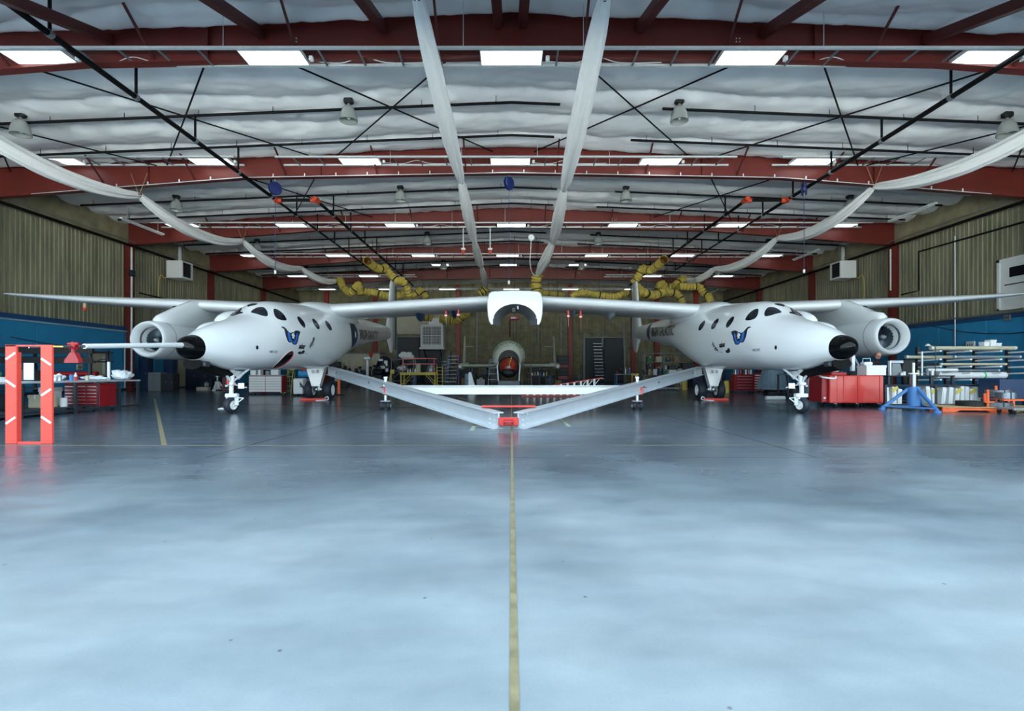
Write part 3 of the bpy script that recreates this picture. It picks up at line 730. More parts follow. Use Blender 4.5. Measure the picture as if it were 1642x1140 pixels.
#        y      ztop  zbot  halfw
ST = [(12.90, 1.88, 1.86, 0.01), (12.95, 1.99, 1.75, 0.12), (13.10, 2.11, 1.62, 0.25), (13.40, 2.19, 1.53, 0.36), (13.9, 2.40, 1.41, 0.55), (14.6, 2.61, 1.29, 0.77),
      (15.4, 2.83, 1.26, 0.93), (16.0, 3.03, 1.26, 1.04), (16.55, 3.33, 1.27, 1.10), (17.1, 3.56, 1.28, 1.14), (18.0, 3.68, 1.29, 1.17), (19.0, 3.75, 1.30, 1.18), (20.4, 3.87, 1.32, 1.18),
      (21.4, 3.94, 1.37, 1.16), (22.4, 3.99, 1.52, 1.11), (24.2, 4.05, 2.02, 0.98), (26.0, 4.10, 2.42, 0.82), (28.0, 4.15, 2.66, 0.66), (30.2, 4.20, 2.97, 0.50), (33.0, 4.27, 3.26, 0.32), (35.2, 4.28, 3.55, 0.16), (36.3, 4.15, 3.85, 0.03)]
def fring(y, x0, n=56):
    zt, zb, hw = interp(ST, y, 1), interp(ST, y, 2), max(interp(ST, y, 3), 0.004)
    zc = zb+(zt-zb)*0.46; ring = []
    for k in range(n):
        a = 2*PI*k/n; c, s = math.cos(a), math.sin(a)
        e = 2/2.05 if s > 0 else 2/2.35
        x = hw*math.copysign(abs(c)**e, c)
        z = zc+(zt-zc if s > 0 else zc-zb)*math.copysign(abs(s)**e, s)
        ring.append(V(x0+x, y, z))
    return ring
YR = 13.38
def frange(a, b, st): return [a+(b-a)*i/st for i in range(st+1)]
fus = MB().loft([fring(y, AX-FX) for y in frange(YR, 18, 34)+frange(18, 36.3, 56)[1:]])
rad = MB().loft([fring(y, AX-FX) for y in [12.9, 12.915, 12.95, 13.01, 13.1, 13.2, 13.3, YR]])
bv = BVHTree.FromPolygons([tuple(p) for p in fus.v], [f for f in fus.f])
EYE = V(0, 0, CH)
def hit(px, py, off=0.012):
    d = (P(px, py, 1)-EYE).normalized()
    r = bv.ray_cast(EYE, d)
    if r[0] is None:
        q = EYE+d*18.2; r = bv.find_nearest(q)
    n = r[1]
    if n.dot(d) > 0: n = -n
    return r[0]+n*off, n
def smooth_poly(poly, n=4):
    m = len(poly); out = []
    for i in range(m):
        p0, p1, p2, p3 = [Vector((*poly[(i+k) % m], 0)) for k in (-1, 0, 1, 2)]
        for j in range(n):
            t = j/n; q = 0.5*((2*p1)+(p2-p0)*t+(2*p0-5*p1+4*p2-p3)*t*t+(3*p1-p0-3*p2+p3)*t**3); out.append((q.x, q.y))
    return out
def patch(poly, off=0.012, sm=4, cuts=2, fn=None):
    """a thin skin lying on the fuselage: poly in photo pixels (or in any 2-D map turned into points by fn)"""
    if sm: poly = smooth_poly(poly, sm)
    pts = [V(x, y, 0) for x, y in poly]
    tr = tessellate_polygon([pts])
    bm = bmesh.new(); vs = [bm.verts.new(p) for p in pts]
    for t in tr:
        try: bm.faces.new([vs[i] for i in t])
        except ValueError: pass
    for _ in range(cuts): bmesh.ops.subdivide_edges(bm, edges=bm.edges[:], cuts=1, use_grid_fill=True)
    bm.verts.ensure_lookup_table(); bm.verts.index_update()
    mb = MB(); fn = fn or (lambda x, y: hit(x, y, off))
    for v in bm.verts: mb.v.append(fn(v.co.x, v.co.y)[0])
    mb.f = [tuple(v.index for v in f.verts) for f in bm.faces]
    o = len(mb.v); bord = [e for e in bm.edges if len(e.link_faces) == 1]
    low = {}
    for e in bord:
        for v in e.verts:
            if v.index not in low:
                p, n_ = fn(v.co.x, v.co.y); low[v.index] = len(mb.v); mb.v.append(p-n_*(off+0.01))
        a, b = e.verts[0].index, e.verts[1].index; mb.f.append((a, b, low[b], low[a]))
    bm.free(); return mb
def z1(x, y): return (280+x/8.145, 470+y/8.145)
def z2(x, y): return (400+x/9.5, 480+y/9.5)
WINS = [
    [z1(*p) for p in ((725, 295), (770, 245), (830, 205), (876, 190), (872, 218), (840, 255), (790, 268), (745, 290))],
    [z1(*p) for p in ((952, 160), (985, 145), (1040, 138), (1082, 142), (1050, 156), (1000, 166), (960, 178))],
    [z2(*p) for p in ((22, 195), (65, 155), (130, 125), (205, 122), (250, 155), (275, 205), (270, 255), (200, 250), (110, 222), (50, 208))],
    [z2(*p) for p in ((365, 160), (395, 147), (455, 175), (510, 222), (548, 275), (562, 312), (535, 322), (470, 312), (415, 285), (380, 235))],
    [z2(*p) for p in ((728, 268), (755, 268), (800, 310), (835, 360), (847, 405), (838, 433), (808, 415), (765, 360), (738, 310))],
    [z2(*p) for p in ((955, 298), (985, 305), (1030, 350), (1058, 400), (1064, 440), (1045, 455), (1012, 425), (975, 365))],
    [z2(*p) for p in ((1155, 328), (1178, 335), (1222, 380), (1246, 430), (1248, 468), (1228, 472), (1195, 435), (1165, 380))]]
winmb = [patch(p, 0.012) for p in WINS]
EMB = [z2(*p) for p in ((480, 425), (512, 418), (545, 440), (565, 465), (600, 500), (640, 512), (690, 482), (715, 475), (770, 495), (748, 560), (735, 620), (712, 682), (668, 688), (640, 652), (600, 655), (568, 595), (545, 520), (528, 450))]
BL1 = [z2(*p) for p in ((578, 500), (612, 520), (622, 580), (640, 625), (672, 640), (700, 600), (705, 535), (728, 520), (722, 590), (700, 670), (670, 676), (640, 640), (606, 642), (585, 585))]
EYE_P = [z2(655+34*math.cos(a*PI/6), 560+62*math.sin(a*PI/6)) for a in range(12)]
WHT = [z2(*p) for p in ((640, 515), (655, 530), (665, 500), (672, 540), (682, 560), (670, 575), (672, 610), (655, 585), (640, 600), (645, 565), (632, 550))]
fuselages = []
def mir(mb, s): return mb if s < 0 else mb.mirror(AX)
def text_mesh(txt, size, shear=0.0, bold=0.0):
    c = bpy.data.curves.new('t', 'FONT'); c.body = txt; c.size = size; c.shear = shear; c.offset = bold; c.resolution_u = 2
    o = bpy.data.objects.new('t', c); COL.objects.link(o)
    dg = bpy.context.evaluated_depsgraph_get(); dg.update()
    me = o.evaluated_get(dg).to_mesh(); vs = [(v.co.x, v.co.y) for v in me.vertices]; fs = [tuple(p.vertices) for p in me.polygons]
    o.evaluated_get(dg).to_mesh_clear(); bpy.data.objects.remove(o); bpy.data.curves.remove(c)
    return vs, fs
def side_text(txt, size, y0, z0, s, shear=0.0, bold=0.0, rot=0.0, stretch=1.0, off=0.014, up=0.0):
    """lettering laid on the inner flank of the fuselage s (-1 left, 1 right); y0 = where the first letter starts"""
    vs, fs = text_mesh(txt, size, shear, bold)
    bm = bmesh.new(); bvs = [bm.verts.new((x, y, 0)) for x, y in vs]
    for f in fs:
        try: bm.faces.new([bvs[i] for i in f])
        except ValueError: pass
    bmesh.ops.subdivide_edges(bm, edges=[e for e in bm.edges if e.calc_length() > size*0.35], cuts=1)
    bm.verts.index_update(); mb = MB()
    for v in bm.verts:
        x, y = v.co.x*stretch, v.co.y
        x, y = x*math.cos(rot)-y*math.sin(rot), x*math.sin(rot)+y*math.cos(rot)
        yy = y0+x if s < 0 else y0-x; zz = z0+y+up*x
        r = bv.ray_cast(V(0, yy, zz), V(-1, 0, 0))
        if r[0] is None: r = bv.find_nearest(V(AX-FX+0.4, yy, zz))
        n = r[1] if r[1].x > 0 else -r[1]
        q = r[0]+n*off
        mb.v.append(q if s < 0 else V(2*AX-q.x, q.y, q.z))
    mb.f = [tuple(v.index for v in f.verts) for f in bm.faces]; bm.free(); return mb
def flank(yc, zc, ry, rz, k0=0.0, k1=1.0, off=0.013):
    pl = [(yc+ry*math.cos(a*PI/12), zc+rz*math.sin(a*PI/12)) for a in range(24)]
    def fn(y, z, off=off):
        r = bv.ray_cast(V(0, y, z), V(-1, 0, 0))
        if r[0] is None: r = bv.find_nearest(V(AX-FX+0.4, y, z))
        n = r[1] if r[1].x > 0 else -r[1]
        return r[0]+n*off, n
    return patch(pl, off, sm=0, cuts=2, fn=fn)
for s in (-1, 1):
    sd = 'left' if s < 0 else 'right'
    fo = mir(fus, s).build('fuselage', M['white'], jet, smooth=50); fuselages.append(fo)
    fo['label'] = 'white fuselage with dark oval windows and a black nose'
    tag(mir(rad, s).build('nose_cone', M['black_gloss'], fo, smooth=50), 'glossy black nose cone')
    for w_ in winmb: mir(w_, s).build('window', M['glass'], fo, smooth=50)
    mir(patch(EMB, 0.014, 2), s).build('emblem_wing', M['navy'], fo, smooth=50)
    mir(patch(BL1, 0.018, 2), s).build('emblem_iris', M['emblem_blue'], fo, smooth=50)
    mir(patch(EYE_P, 0.022, 1), s).build('emblem_pupil', M['ink'], fo, smooth=50)
    mir(patch(WHT, 0.026, 0), s).build('emblem_mark', M['white_matt'], fo, smooth=50)
    # shoulder fairings on the outer flank, and a hump where the wing crosses
    x0 = AX-FX
    mir(MB().ell((x0-1.2, 18.6, 2.82), (0.56, 2.0, 0.60), 18, 14), s).build('shoulder_fairing', M['white'], fo, smooth=60)
    mir(MB().ell((x0-1.0, 16.9, 2.42), (0.44, 1.65, 0.44), 18, 14), s).build('chine_fairing', M['white'], fo, smooth=60)
    mir(MB().ell((x0, 23.4, 3.72), (1.0, 3.2, 0.56), 22, 14), s).build('wing_fairing', M['white'], fo, smooth=60)
    # lettering
    if s < 0:
        side_text('VIRGIN GALACTIC', 0.66, 25.05, 2.84, s, stretch=0.92, bold=0.022, up=0.058).build('lettering', M['ink'], fo, smooth=0)
        side_text('N348MS', 0.3, 32.4, 3.62, s, stretch=0.62).build('registration', M['ink'], fo, smooth=0)
        flank(24.0, 2.97, 0.62, 0.62).build('tail_emblem', M['navy'], fo, smooth=50)
        flank(24.1, 2.92, 0.46, 0.46, off=0.018).build('emblem_iris', M['blue_dark'], fo, smooth=50)
        flank(24.05, 2.95, 0.2, 0.24, off=0.023).build('emblem_pupil', M['ink'], fo, smooth=50)
        flank(24.1, 2.98, 0.08, 0.14, off=0.028).build('emblem_mark', M['white_matt'], fo, smooth=50)
        side_text('VMS EVE', 0.11, 15.6, 1.80, s, shear=0.15, bold=0.002).build('small_lettering', M['grey_ink'], fo, smooth=0)
        side_text('aabar', 0.26, 17.35, 2.02, s, shear=0.25, bold=0.008, stretch=0.85).build('sponsor_lettering', M['ink'], fo, smooth=0)
        side_text('Virgin', 0.24, 18.25, 2.0, s, shear=0.35, rot=0.8, bold=0.004).build('signature_lettering', M['ink'], fo, smooth=0)
        for k, (yy, zz, ry, rz) in enumerate(((17.6, 1.87, 0.17, 0.045), (17.82, 1.91, 0.1, 0.06))): flank(yy, zz, ry, rz).build('bird_mark', M['ink'], fo, smooth=0)
        side_text('nmsa', 0.11, 18.0, 1.84, s).build('faint_lettering', M['grey_ink'], fo, smooth=0)
        # smiling mouth decal
        MO = [z2(*p) for p in ((345, 1046), (420, 972), (500, 885), (570, 815), (630, 780), (662, 782), (676, 815), (668, 862), (630, 925), (570, 985), (500, 1030), (425, 1054))]
        MR = [z2(*p) for p in ((352, 1040), (425, 968), (503, 885), (573, 818), (630, 786), (655, 788), (668, 815), (660, 858), (622, 912), (560, 968), (490, 1012), (420, 1040))]
        MD = [z2(*p) for p in ((362, 1028), (428, 965), (505, 885), (575, 820), (628, 790), (650, 796), (655, 825), (640, 860), (600, 905), (540, 955), (470, 1000), (415, 1022))]
        patch(MO, 0.010, 3).build('mouth_rim', M['white_matt'], fo, smooth=50)
        patch(MR, 0.015, 3).build('mouth_lip', M['mouth_red'], fo, smooth=50)
        patch(MD, 0.020, 3).build('mouth', M['black_gloss'], fo, smooth=50)
    else:
        side_text('VIRGIN GALACTIC', 0.68, 29.95, 3.32, s, stretch=1.02, bold=0.024, up=-0.062).build('lettering', M['ink'], fo, smooth=0)
        side_text('N348MS', 0.3, 33.6, 3.62, s, stretch=0.62).build('registration', M['ink'], fo, smooth=0)
        mir(flank(30.6, 3.64, 0.42, 0.5), s).build('tail_emblem', M['navy'], fo, smooth=50)
        mir(flank(30.6, 3.66, 0.2, 0.3, off=0.018), s).build('emblem_iris', M['blue_dark'], fo, smooth=50)
        side_text('VMS EVE', 0.11, 16.15, 1.86, s, shear=0.15, bold=0.002).build('small_lettering', M['grey_ink'], fo, smooth=0)
        side_text('aabar', 0.26, 18.4, 2.1, s, shear=0.1, bold=0.008, stretch=0.85).build('sponsor_lettering', M['ink'], fo, smooth=0)
        side_text('Virgin', 0.24, 19.1, 2.25, s, shear=0.35, rot=-0.6, bold=0.004).build('signature_lettering', M['ink'], fo, smooth=0)
        for k, (yy, zz, ry, rz) in enumerate(((17.85, 1.93, 0.14, 0.055), (17.72, 1.97, 0.08, 0.075))): mir(flank(yy, zz, ry, rz), s).build('bird_mark', M['ink'], fo, smooth=0)
        side_text('nmsa', 0.11, 18.45, 1.9, s).build('faint_lettering', M['grey_ink'], fo, smooth=0)
    # ventral panel lines: small dark vents on flank
    mir(flank(15.05, 1.93, 0.045, 0.06), s).build('static_port', M['ink'], fo, smooth=50)
    # black nose gear door hanging open below the nose
    g = MB(); rings = []
    for t_ in frange(0, 1, 6):
        y = lerp(13.45, 15.45, t_); zc = lerp(1.43, 1.09, t_); hw = lerp(0.26, 0.20, t_); h = lerp(0.15, 0.10, t_)
        rings.append([V(x0-0.05+hw*math.cos(a*PI/6), y, zc+h*math.sin(a*PI/6)) for a in range(12)])
    g.loft(rings); mir(g, s).build('nose_gear_door', M['soot'], fo, smooth=50)
    ig = MB().box((x0+0.12, 13.62, 1.42), (0.3, 0.26, 0.14), 0.03); mir(ig, s).build('door_mechanism', M['grey_dk'], fo, smooth=0)
    wd = MB().prism([V(x0+0.13, 14.9, 1.26), V(x0+0.16, 15.75, 1.22), V(x0+0.16, 15.35, 0.98)], (0.02, 0, 0)); mir(wd, s).build('gear_flap', M['white'], fo, smooth=0)

# wing sections: X, z mid, chord, thickness, leading edge y
WS = [(0.0, 4.30, 4.2, 0.50, 21.55), (1.2, 4.26, 4.2, 0.50, 21.55), (4.5, 4.06, 4.2, 0.56, 21.55), (7.4, 3.88, 4.2, 0.61, 21.55), (8.5, 3.83, 4.2, 0.63, 21.55), (9.6, 3.88, 4.1, 0.61, 21.58), (14.0, 4.10, 3.4, 0.52, 21.72), (18.5, 4.35, 2.4, 0.34, 21.95), (21.2, 4.54, 1.65, 0.19, 22.08), (22.1, 4.61, 1.35, 0.11, 22.12), (22.32, 4.63, 0.9, 0.03, 22.3)]
def foil(x, zm, c, t, y0, n=17):
    up = []; lo = []
    for i in range(n+1):
        u = (1-math.cos(PI*i/n))/2
        yt = 5*t*(0.2969*math.sqrt(u)-0.126*u-0.3516*u*u+0.2843*u**3-0.1036*u**4); cam_ = 0.10*t*(1-(2*u-1)**2)
        up.append(V(x, y0+u*c, zm+cam_+yt*0.52/0.5)); lo.append(V(x, y0+u*c, zm+cam_-yt*0.48/0.5))
    return up+lo[-2:0:-1]
def wing(xs, sgn):
    rings = []
    for x in xs:
        r = foil(x, *[interp(WS, x, k) for k in (1, 2, 3, 4)])
        rings.append([V(AX+sgn*p.x, p.y, p.z) for p in r])
    return MB().loft(rings)
for s in (-1, 1):
    wo = wing(frange(1.0, 8.6, 16), s).build('inner_wing', M['white'], jet, smooth=50)
    wo = wing(frange(8.4, 21.2, 20)+[21.6, 22.0, 22.2, 22.28, 22.32], s).build('outer_wing', M['white'], jet, smooth=50)
# centre pylon saddle
py = MB(); n = 20; rings = []
for y, k, zt in ((21.0, 0.965, 4.46), (21.03, 0.985, 4.53), (21.12, 1.0, 4.57), (21.6, 1.0, 4.60), (22.7, 1.0, 4.60), (22.95, 0.96, 4.56)):
    ring = []
    out = [(-1.0, 3.16), (-1.08, 3.3), (-1.135, 3.55), (-1.15, 3.9), (-1.14, 4.2), (-1.08, zt-0.1), (-0.95, zt-0.02), (-0.5, zt+0.01), (0, zt+0.02), (0.5, zt+0.01), (0.95, zt-0.02), (1.08, zt-0.1), (1.14, 4.2), (1.15, 3.9), (1.135, 3.55), (1.08, 3.3), (1.0, 3.16)]
    inn = [(0.97, 3.17)]+[(0.985*math.cos(PI*i/n), 3.22+0.79*math.sin(PI*i/n)**0.9) for i in range(1, n)]+[(-0.97, 3.17)]
    cx, cz = 0.0, 3.9
    lift = max(0, (y-21.1))*0.13
    for x, z in out: ring.append(V(AX+x*k, y, cz+(z-cz)*(k if z > cz else 1)+(lift if z < 3.4 else 0)))
    for x, z in inn:
        ring.append(V(AX+x*k*0.97, y, z+(lift if z < 3.4 else 0)))
    rings.append(ring)
py.loft(rings)
pyo = py.build('centre_pylon', M['white'], jet, smooth=35)
# grey inner lining of the saddle
ln = MB(); rings = []
for y, hw, zb, zt in ((21.06, 0.965, 3.19, 4.02), (21.6, 0.93, 3.22, 3.97), (22.3, 0.80, 3.27, 3.92), (22.9, 0.66, 3.33, 3.88)):
    ring = [V(AX+hw*math.cos(PI*q/24), y, zb+(zt-zb)*math.sin(PI*q/24)**0.9) for q in range(25)]
    rings.append(ring+[V(AX+(p.x-AX)*0.98, y+0.0, p.z-0.015) for p in ring[::-1]])
ln.loft(rings, False).build('saddle_lining', M['grey'], pyo, smooth=50)
for sgn in (-1, 1):
    MB().prism([V(AX+sgn*0.95, 21.15, 3.165), V(AX+sgn*0.64, 22.95, 3.3), V(AX+sgn*1.02, 22.95, 3.3)], (0, 0, 0.04)).build('saddle_foot', M['grey'], pyo, smooth=0)
for k, (xo, zo) in enumerate(((-0.98, 3.3), (0.98, 3.3), (-0.9, 3.45), (0.9, 3.45))):
    MB().box((AX+xo*0.98, 21.1, zo), (0.07, 0.12, 0.11), 0.02).build('latch', M['yellow'] if k < 2 else M['steel'], pyo, smooth=0)
MB().box((AX-0.05, 21.3, 3.78), (0.16, 0.3, 0.22), 0.02).build('hook', M['black'], pyo, smooth=0)
MB().bb(AX+0.1, AX+0.14, 21.2, 21.24, 3.82, 3.95).build('placard', M['paper'], pyo, smooth=0)
# flap track pods below the inner wing, safety pins with streamers
for k, (px, py_, d, sx) in enumerate(((674, 506, 23.6, 0.16), (728, 502, 23.6, 0.1), (918, 500, 23.6, 0.1), (979, 505, 23.6, 0.16))):
    c = P(px, py_, d)
    MB().ell((c.x, c.y, c.z), (sx, 0.75, 0.26), 12, 10).build('flap_pod', M['alu_dull'] if k > 1 else M['blue_dark'], jet, smooth=60)  # left pods coloured darker, right ones paler, painting in shade and light
for px, py_, d in ((715, 497, 22.9), (735, 496, 22.9), (911, 498, 22.9), (931, 499, 22.9)):
    c = P(px, py_, d)
    pn = MB().cyl(c, c+V(0, 0, -0.2), 0.05, 10); pn.bb(c.x-0.07, c.x+0.07, c.y-0.03, c.y+0.03, c.z-0.3, c.z-0.2)
    po = pn.build('safety_pin', M['red'], jet)
    MB().bb(c.x-0.05, c.x+0.05, c.y-0.04, c.y-0.03, c.z-0.28, c.z-0.22).build('tag', M['paper'], po, smooth=0)
    MB().bar(c+V(0, 0, -0.3), c+V(0.02, 0, -0.72), 0.05, 0.006).build('streamer', M['red'] if px in (735, 931) else M['tape'], po, smooth=0)

c = P(136, 486, 22.2); po = MB().cyl(c, c+V(0, 0, -0.2), 0.06, 10).build('safety_pin', M['wood'], jet); MB().bb(c.x-0.07, c.x+0.07, c.y-0.03, c.y+0.03, c.z-0.3, c.z-0.2).build('tag', M['red'], po, smooth=0)
# fins
def fin(s):
    x = AX+s*FX; rings = []
    for z, y0, c, t in ((2.55, 35.35, 0.55, 0.05), (2.62, 35.2, 0.85, 0.16), (3.1, 34.8, 1.55, 0.24), (3.6, 34.2, 2.4, 0.34), (4.0, 34.0, 2.7, 0.40), (4.4, 34.2, 2.5, 0.34), (5.0, 34.5, 2.15, 0.28), (6.5, 34.95, 1.75, 0.24), (7.4, 35.25, 1.45, 0.20), (7.53, 35.35, 1.2, 0.12), (7.57, 35.5, 0.8, 0.03)):
        r = foil(0, 0, c, t, y0, 12); rings.append([V(x+p.z, p.y, z) for p in r])
    f_ = MB().loft(rings).build('tail_fin', M['white'], jet, smooth=50)
    MB().bar((x-s*0.13, 36.4, 2.8), (x-s*0.10, 36.55, 7.3), 0.03, 0.1).build('rudder_seam', M['grey_dk'], f_, smooth=0)
fin(-1); fin(1)

# engines
def engine(s):
    cx, cz, y0 = (-13.88, 2.47, 19.45) if s < 0 else (14.55, 2.58, 19.45)
    root = MB()
    prof = [(0.44, 0.72), (0.47, 0.45), (0.51, 0.22), (0.56, 0.06), (0.61, 0.0), (0.66, 0.03), (0.70, 0.12), (0.735, 0.32), (0.755, 0.62), (0.76, 1.2), (0.755, 2.2), (0.70, 3.4), (0.60, 4.4), (0.47, 5.1), (0.42, 5.1)]
    root.lathe(prof, (cx, y0, cz), V(0, 1, 0), 44)
    nc = root.build('engine_nacelle', M['white'], jet, smooth=45)
    MB().lathe([(0.745, 0.60), (0.762, 0.60), (0.762, 0.625), (0.745, 0.625)], (cx, y0, cz), V(0, 1, 0), 44).build('seam_ring', M['grey'], nc)
    MB().lathe([(0.475, 0.5), (0.478, 0.3)], (cx, y0, cz), V(0, 1, 0), 40).build('inlet_ring', M['galv_dull'], nc)
    fb = MB()
    for k in range(22):
        a = 2*PI*k/22
        for j in range(1):
            r0, r1 = 0.1, 0.435; e1 = V(math.cos(a), 0, math.sin(a)); t1 = V(-math.sin(a), 0, math.cos(a))
            c0 = V(cx, y0+0.62, cz)
            q = [c0+e1*r0+t1*0.02-V(0, 0.05, 0), c0+e1*r0-t1*0.03+V(0, 0.06, 0), c0+e1*r1-t1*0.085+V(0, 0.05, 0), c0+e1*r1+t1*0.055-V(0, 0.03, 0)]
            fb.add([*q, *[p+V(0, 0.012, 0) for p in q]], [(0, 1, 2, 3), (7, 6, 5, 4), (0, 4, 5, 1), (1, 5, 6, 2), (2, 6, 7, 3), (3, 7, 4, 0)])
    fo = fb.build('fan', M['fan_metal'], nc, smooth=0); fo['kind'] = 'stuff'
    MB().cyl((cx, y0+0.72, cz), (cx, y0+0.78, cz), 0.47, 30).build('fan_well', M['dark'], nc)
    MB().lathe([(0.001, 0.40), (0.04, 0.43), (0.09, 0.53), (0.11, 0.62), (0.1, 0.7)], (cx, y0, cz), V(0, 1, 0), 20).build('spinner', M['alu'], nc)
    # pylon fairing up to the wing
    rings = []
    for z, ya, yb, hw in ((cz+0.62, 19.80, 24.0, 0.36), (cz+0.80, 19.78, 24.2, 0.38), (cz+0.95, 19.90, 24.3, 0.36), (3.6, 20.25, 24.5, 0.33), (3.85, 20.75, 24.5, 0.30), (4.05, 21.2, 24.4, 0.30), (4.24, 21.65, 24.2, 0.32)):
        r = foil(0, 0, yb-ya, hw*2, ya, 12); rings.append([V(cx-s*0.35*(z-3)/1.26+p.z, p.y, z) for p in r])
    MB().loft(rings).build('engine_pylon', M['white'], nc, smooth=50)
    MB().ell((cx+s*0.12-s*0.26, 20.92, 3.86), (0.14, 0.1, 0.06), 10, 6).build('pylon_vent', M['black'], nc)
engine(-1); engine(1)

# landing gear
def wheel(x, y, r, wd, par, ang=0.0, hub='white_met'):
    a = V(math.cos(ang), math.sin(ang), 0)
    c = V(x, y, r)
    pr = [(r*0.56, -wd/2), (r*0.80, -wd*0.52), (r*0.93, -wd*0.42), (r*0.99, -wd*0.22), (r, 0), (r*0.99, wd*0.22), (r*0.93, wd*0.42), (r*0.80, wd*0.52), (r*0.56, wd/2)]
    MB().lathe(pr, c, a, 30).build('tyre', M['tyre'], par, smooth=50)
    MB().lathe([(0.001, -wd*0.3), (r*0.2, -wd*0.45), (r*0.3, -wd*0.3), (r*0.5, -wd*0.38), (r*0.57, -wd*0.48), (r*0.57, wd*0.48), (r*0.5, wd*0.38), (r*0.3, wd*0.3), (r*0.2, wd*0.45), (0.001, wd*0.3)], c, a, 22).build('hub', M[hub], par, smooth=30)
def nose_gear(s):
    x, y = AX+s*8.42, 15.1
    i = -s                                                          # inward
    st = MB().tube([(x, y+0.02, 1.3), (x, y+0.02, 0.86)], [0.085, 0.08], 14)
    st.tube([(x, y, 0.86), (x, y, 0.52)], 0.062, 14)
    g = st.build('nose_gear', M['white'], jet)
    MB().box((x, y, 0.86), (0.2, 0.2, 0.11), 0.03).build('collar', M['white'], g)
    cr_ = MB().box((x+i*0.02, y, 0.52), (0.36, 0.16, 0.12), 0.02); cr_.box((x-0.1, y, 0.46), (0.05, 0.12, 0.1)); cr_.build('fork_crown', M['white'], g)
    MB().bar((x+i*0.15, y, 0.52), (x+i*0.15, y+0.02, 0.22), 0.05, 0.12, 0.015).build('fork_arm', M['white'], g)
    wheel(x-i*0.0, y, 0.235, 0.19, g, ang=-i*0.35)
    tl = MB()
    tl.bar((x+i*0.16, y, 0.28), (x+i*0.34, y+0.05, 0.44), 0.025); tl.bar((x+i*0.34, y+0.05, 0.44), (x+i*0.2, y, 0.45), 0.025); tl.build('torque_link', M['white'], g)
    br = MB(); br.bar((x, y, 0.9), (x+i*0.28, y+0.5, 1.32), 0.05); br.bar((x, y, 0.9), (x-i*0.02, y-0.45, 1.3), 0.05); br.bar((x, y, 0.86), (x+i*0.3, y+0.3, 0.74), 0.03); br.build('side_brace', M['white'], g)
    st_ = MB().box((x+i*0.26, y+0.06, 0.8), (0.18, 0.02, 0.16)); st_.build('steering_bracket', M['white'], g)
    MB().bar((x-i*0.04, y-0.1, 0.84), (x-i*0.07, y-0.12, 1.36), 0.05, 0.05).build('lock_bar', M['red'], g, smooth=0) if s < 0 else MB().bar((x-i*0.13, y-0.1, 0.84), (x-i*0.17, y-0.12, 1.12), 0.025, 0.01).build('streamer', M['red'], g, smooth=0)
    MB().box((x-i*0.13, y, 0.8), (0.08, 0.1, 0.07), 0.02).build('lamp', M['alu'], g)
nose_gear(-1); nose_gear(1)
def main_gear(s):
    x, y = AX+s*8.62, 22.75; i = -s
    pl = [(-0.50, 1.50), (0.52, 1.50), (0.42, 1.38), (0.20, 0.60), (-0.14, 0.60), (-0.36, 1.36)]
    g = MB().prism([V(x+i*px, y-0.72, z) for px, z in pl], (0, 0.3, 0)).build('main_gear', M['white'], jet, smooth=0)
    for dx in (-0.09, 0.10): MB().lathe([(0.001, 0), (0.065, 0), (0.065, 0.02), (0.04, 0.03), (0.001, 0.03)], (x+i*(dx+0.02), y-0.72, 1.24), V(0, -1, 0), 14).build('rivet_boss', M['steel'], g)
    lg = MB().cyl((x, y-0.2, 1.5), (x, y-0.2, 0.42), 0.11, 14); lg.cyl((x-0.42, y-0.1, 0.42), (x+0.42, y-0.1, 0.42), 0.07, 10); lg.build('strut', M['steel'], g)
    bk = MB()
    for k in range(3): bk.cyl((x-0.1+k*0.1, y-0.3, 0.46-0.06*(k % 2)), (x-0.06+k*0.1, y-0.1, 0.44), 0.05, 8)
    bk.build('brake', M['steel'], g)
    for dx in (-0.42, 0.42): wheel(x+dx, y-0.1, 0.42, 0.3, g)
    y -= 0.12; ch = thing('wheel_chock', 'red chock board with a pale rope in front of the %s main wheels' % ('left fuselage' if s < 0 else 'right fuselage'), 'chock', (x, y-0.75, 0))
    MB().bb(x-0.55, x+0.5, y-0.82, y-0.7, 0, 0.09, 0.01).build('board', M['red_plank'], ch, smooth=0)
    MB().tube(spline([(x+i*0.5, y-0.76, 0.1), (x+i*0.62, y-0.8, 0.16), (x+i*0.68, y-0.9, 0.05), (x+i*0.5, y-1.2, 0.02), (x+i*0.3, y-1.25, 0.02)], 5), 0.025, 6).build('rope', M['tape'], ch)
main_gear(-1); main_gear(1)
# pitot boom on the left nose
bx = AX-FX
bm_ = MB().tube([(bx, 12.95, 1.885), (bx, 12.6, 1.87), (bx, 10.0, 1.71)], [0.075, 0.062, 0.05], 14)
bo = bm_.build('pitot_boom', M['white'], jet)
MB().tube([(bx, 10.0, 1.71), (bx, 9.2, 1.655), (bx, 8.85, 1.63)], [0.032, 0.016, 0.012], 10).build('probe', M['steel'], bo)
cv = MB(); cv.cyl((bx-0.06, 9.75, 1.68), (bx+0.06, 9.75, 1.68), 0.05, 10); cv.cyl((bx, 9.75, 1.5), (bx, 9.75, 1.78), 0.035, 8); cv.cyl((bx-0.1, 9.75, 1.74), (bx+0.1, 9.75, 1.74), 0.03, 8)
cv.build('vane', M['red_deep'], bo)
MB().prism([V(bx-0.04, 9.72, 1.58), V(bx+0.04, 9.72, 1.58), V(bx+0.13, 9.7, 1.44), V(bx+0.14, 9.7, 1.38), V(bx-0.14, 9.7, 1.38), V(bx-0.13, 9.7, 1.44)], (0, 0.1, 0)).build('vane_cover', M['red_deep'], bo, smooth=0)

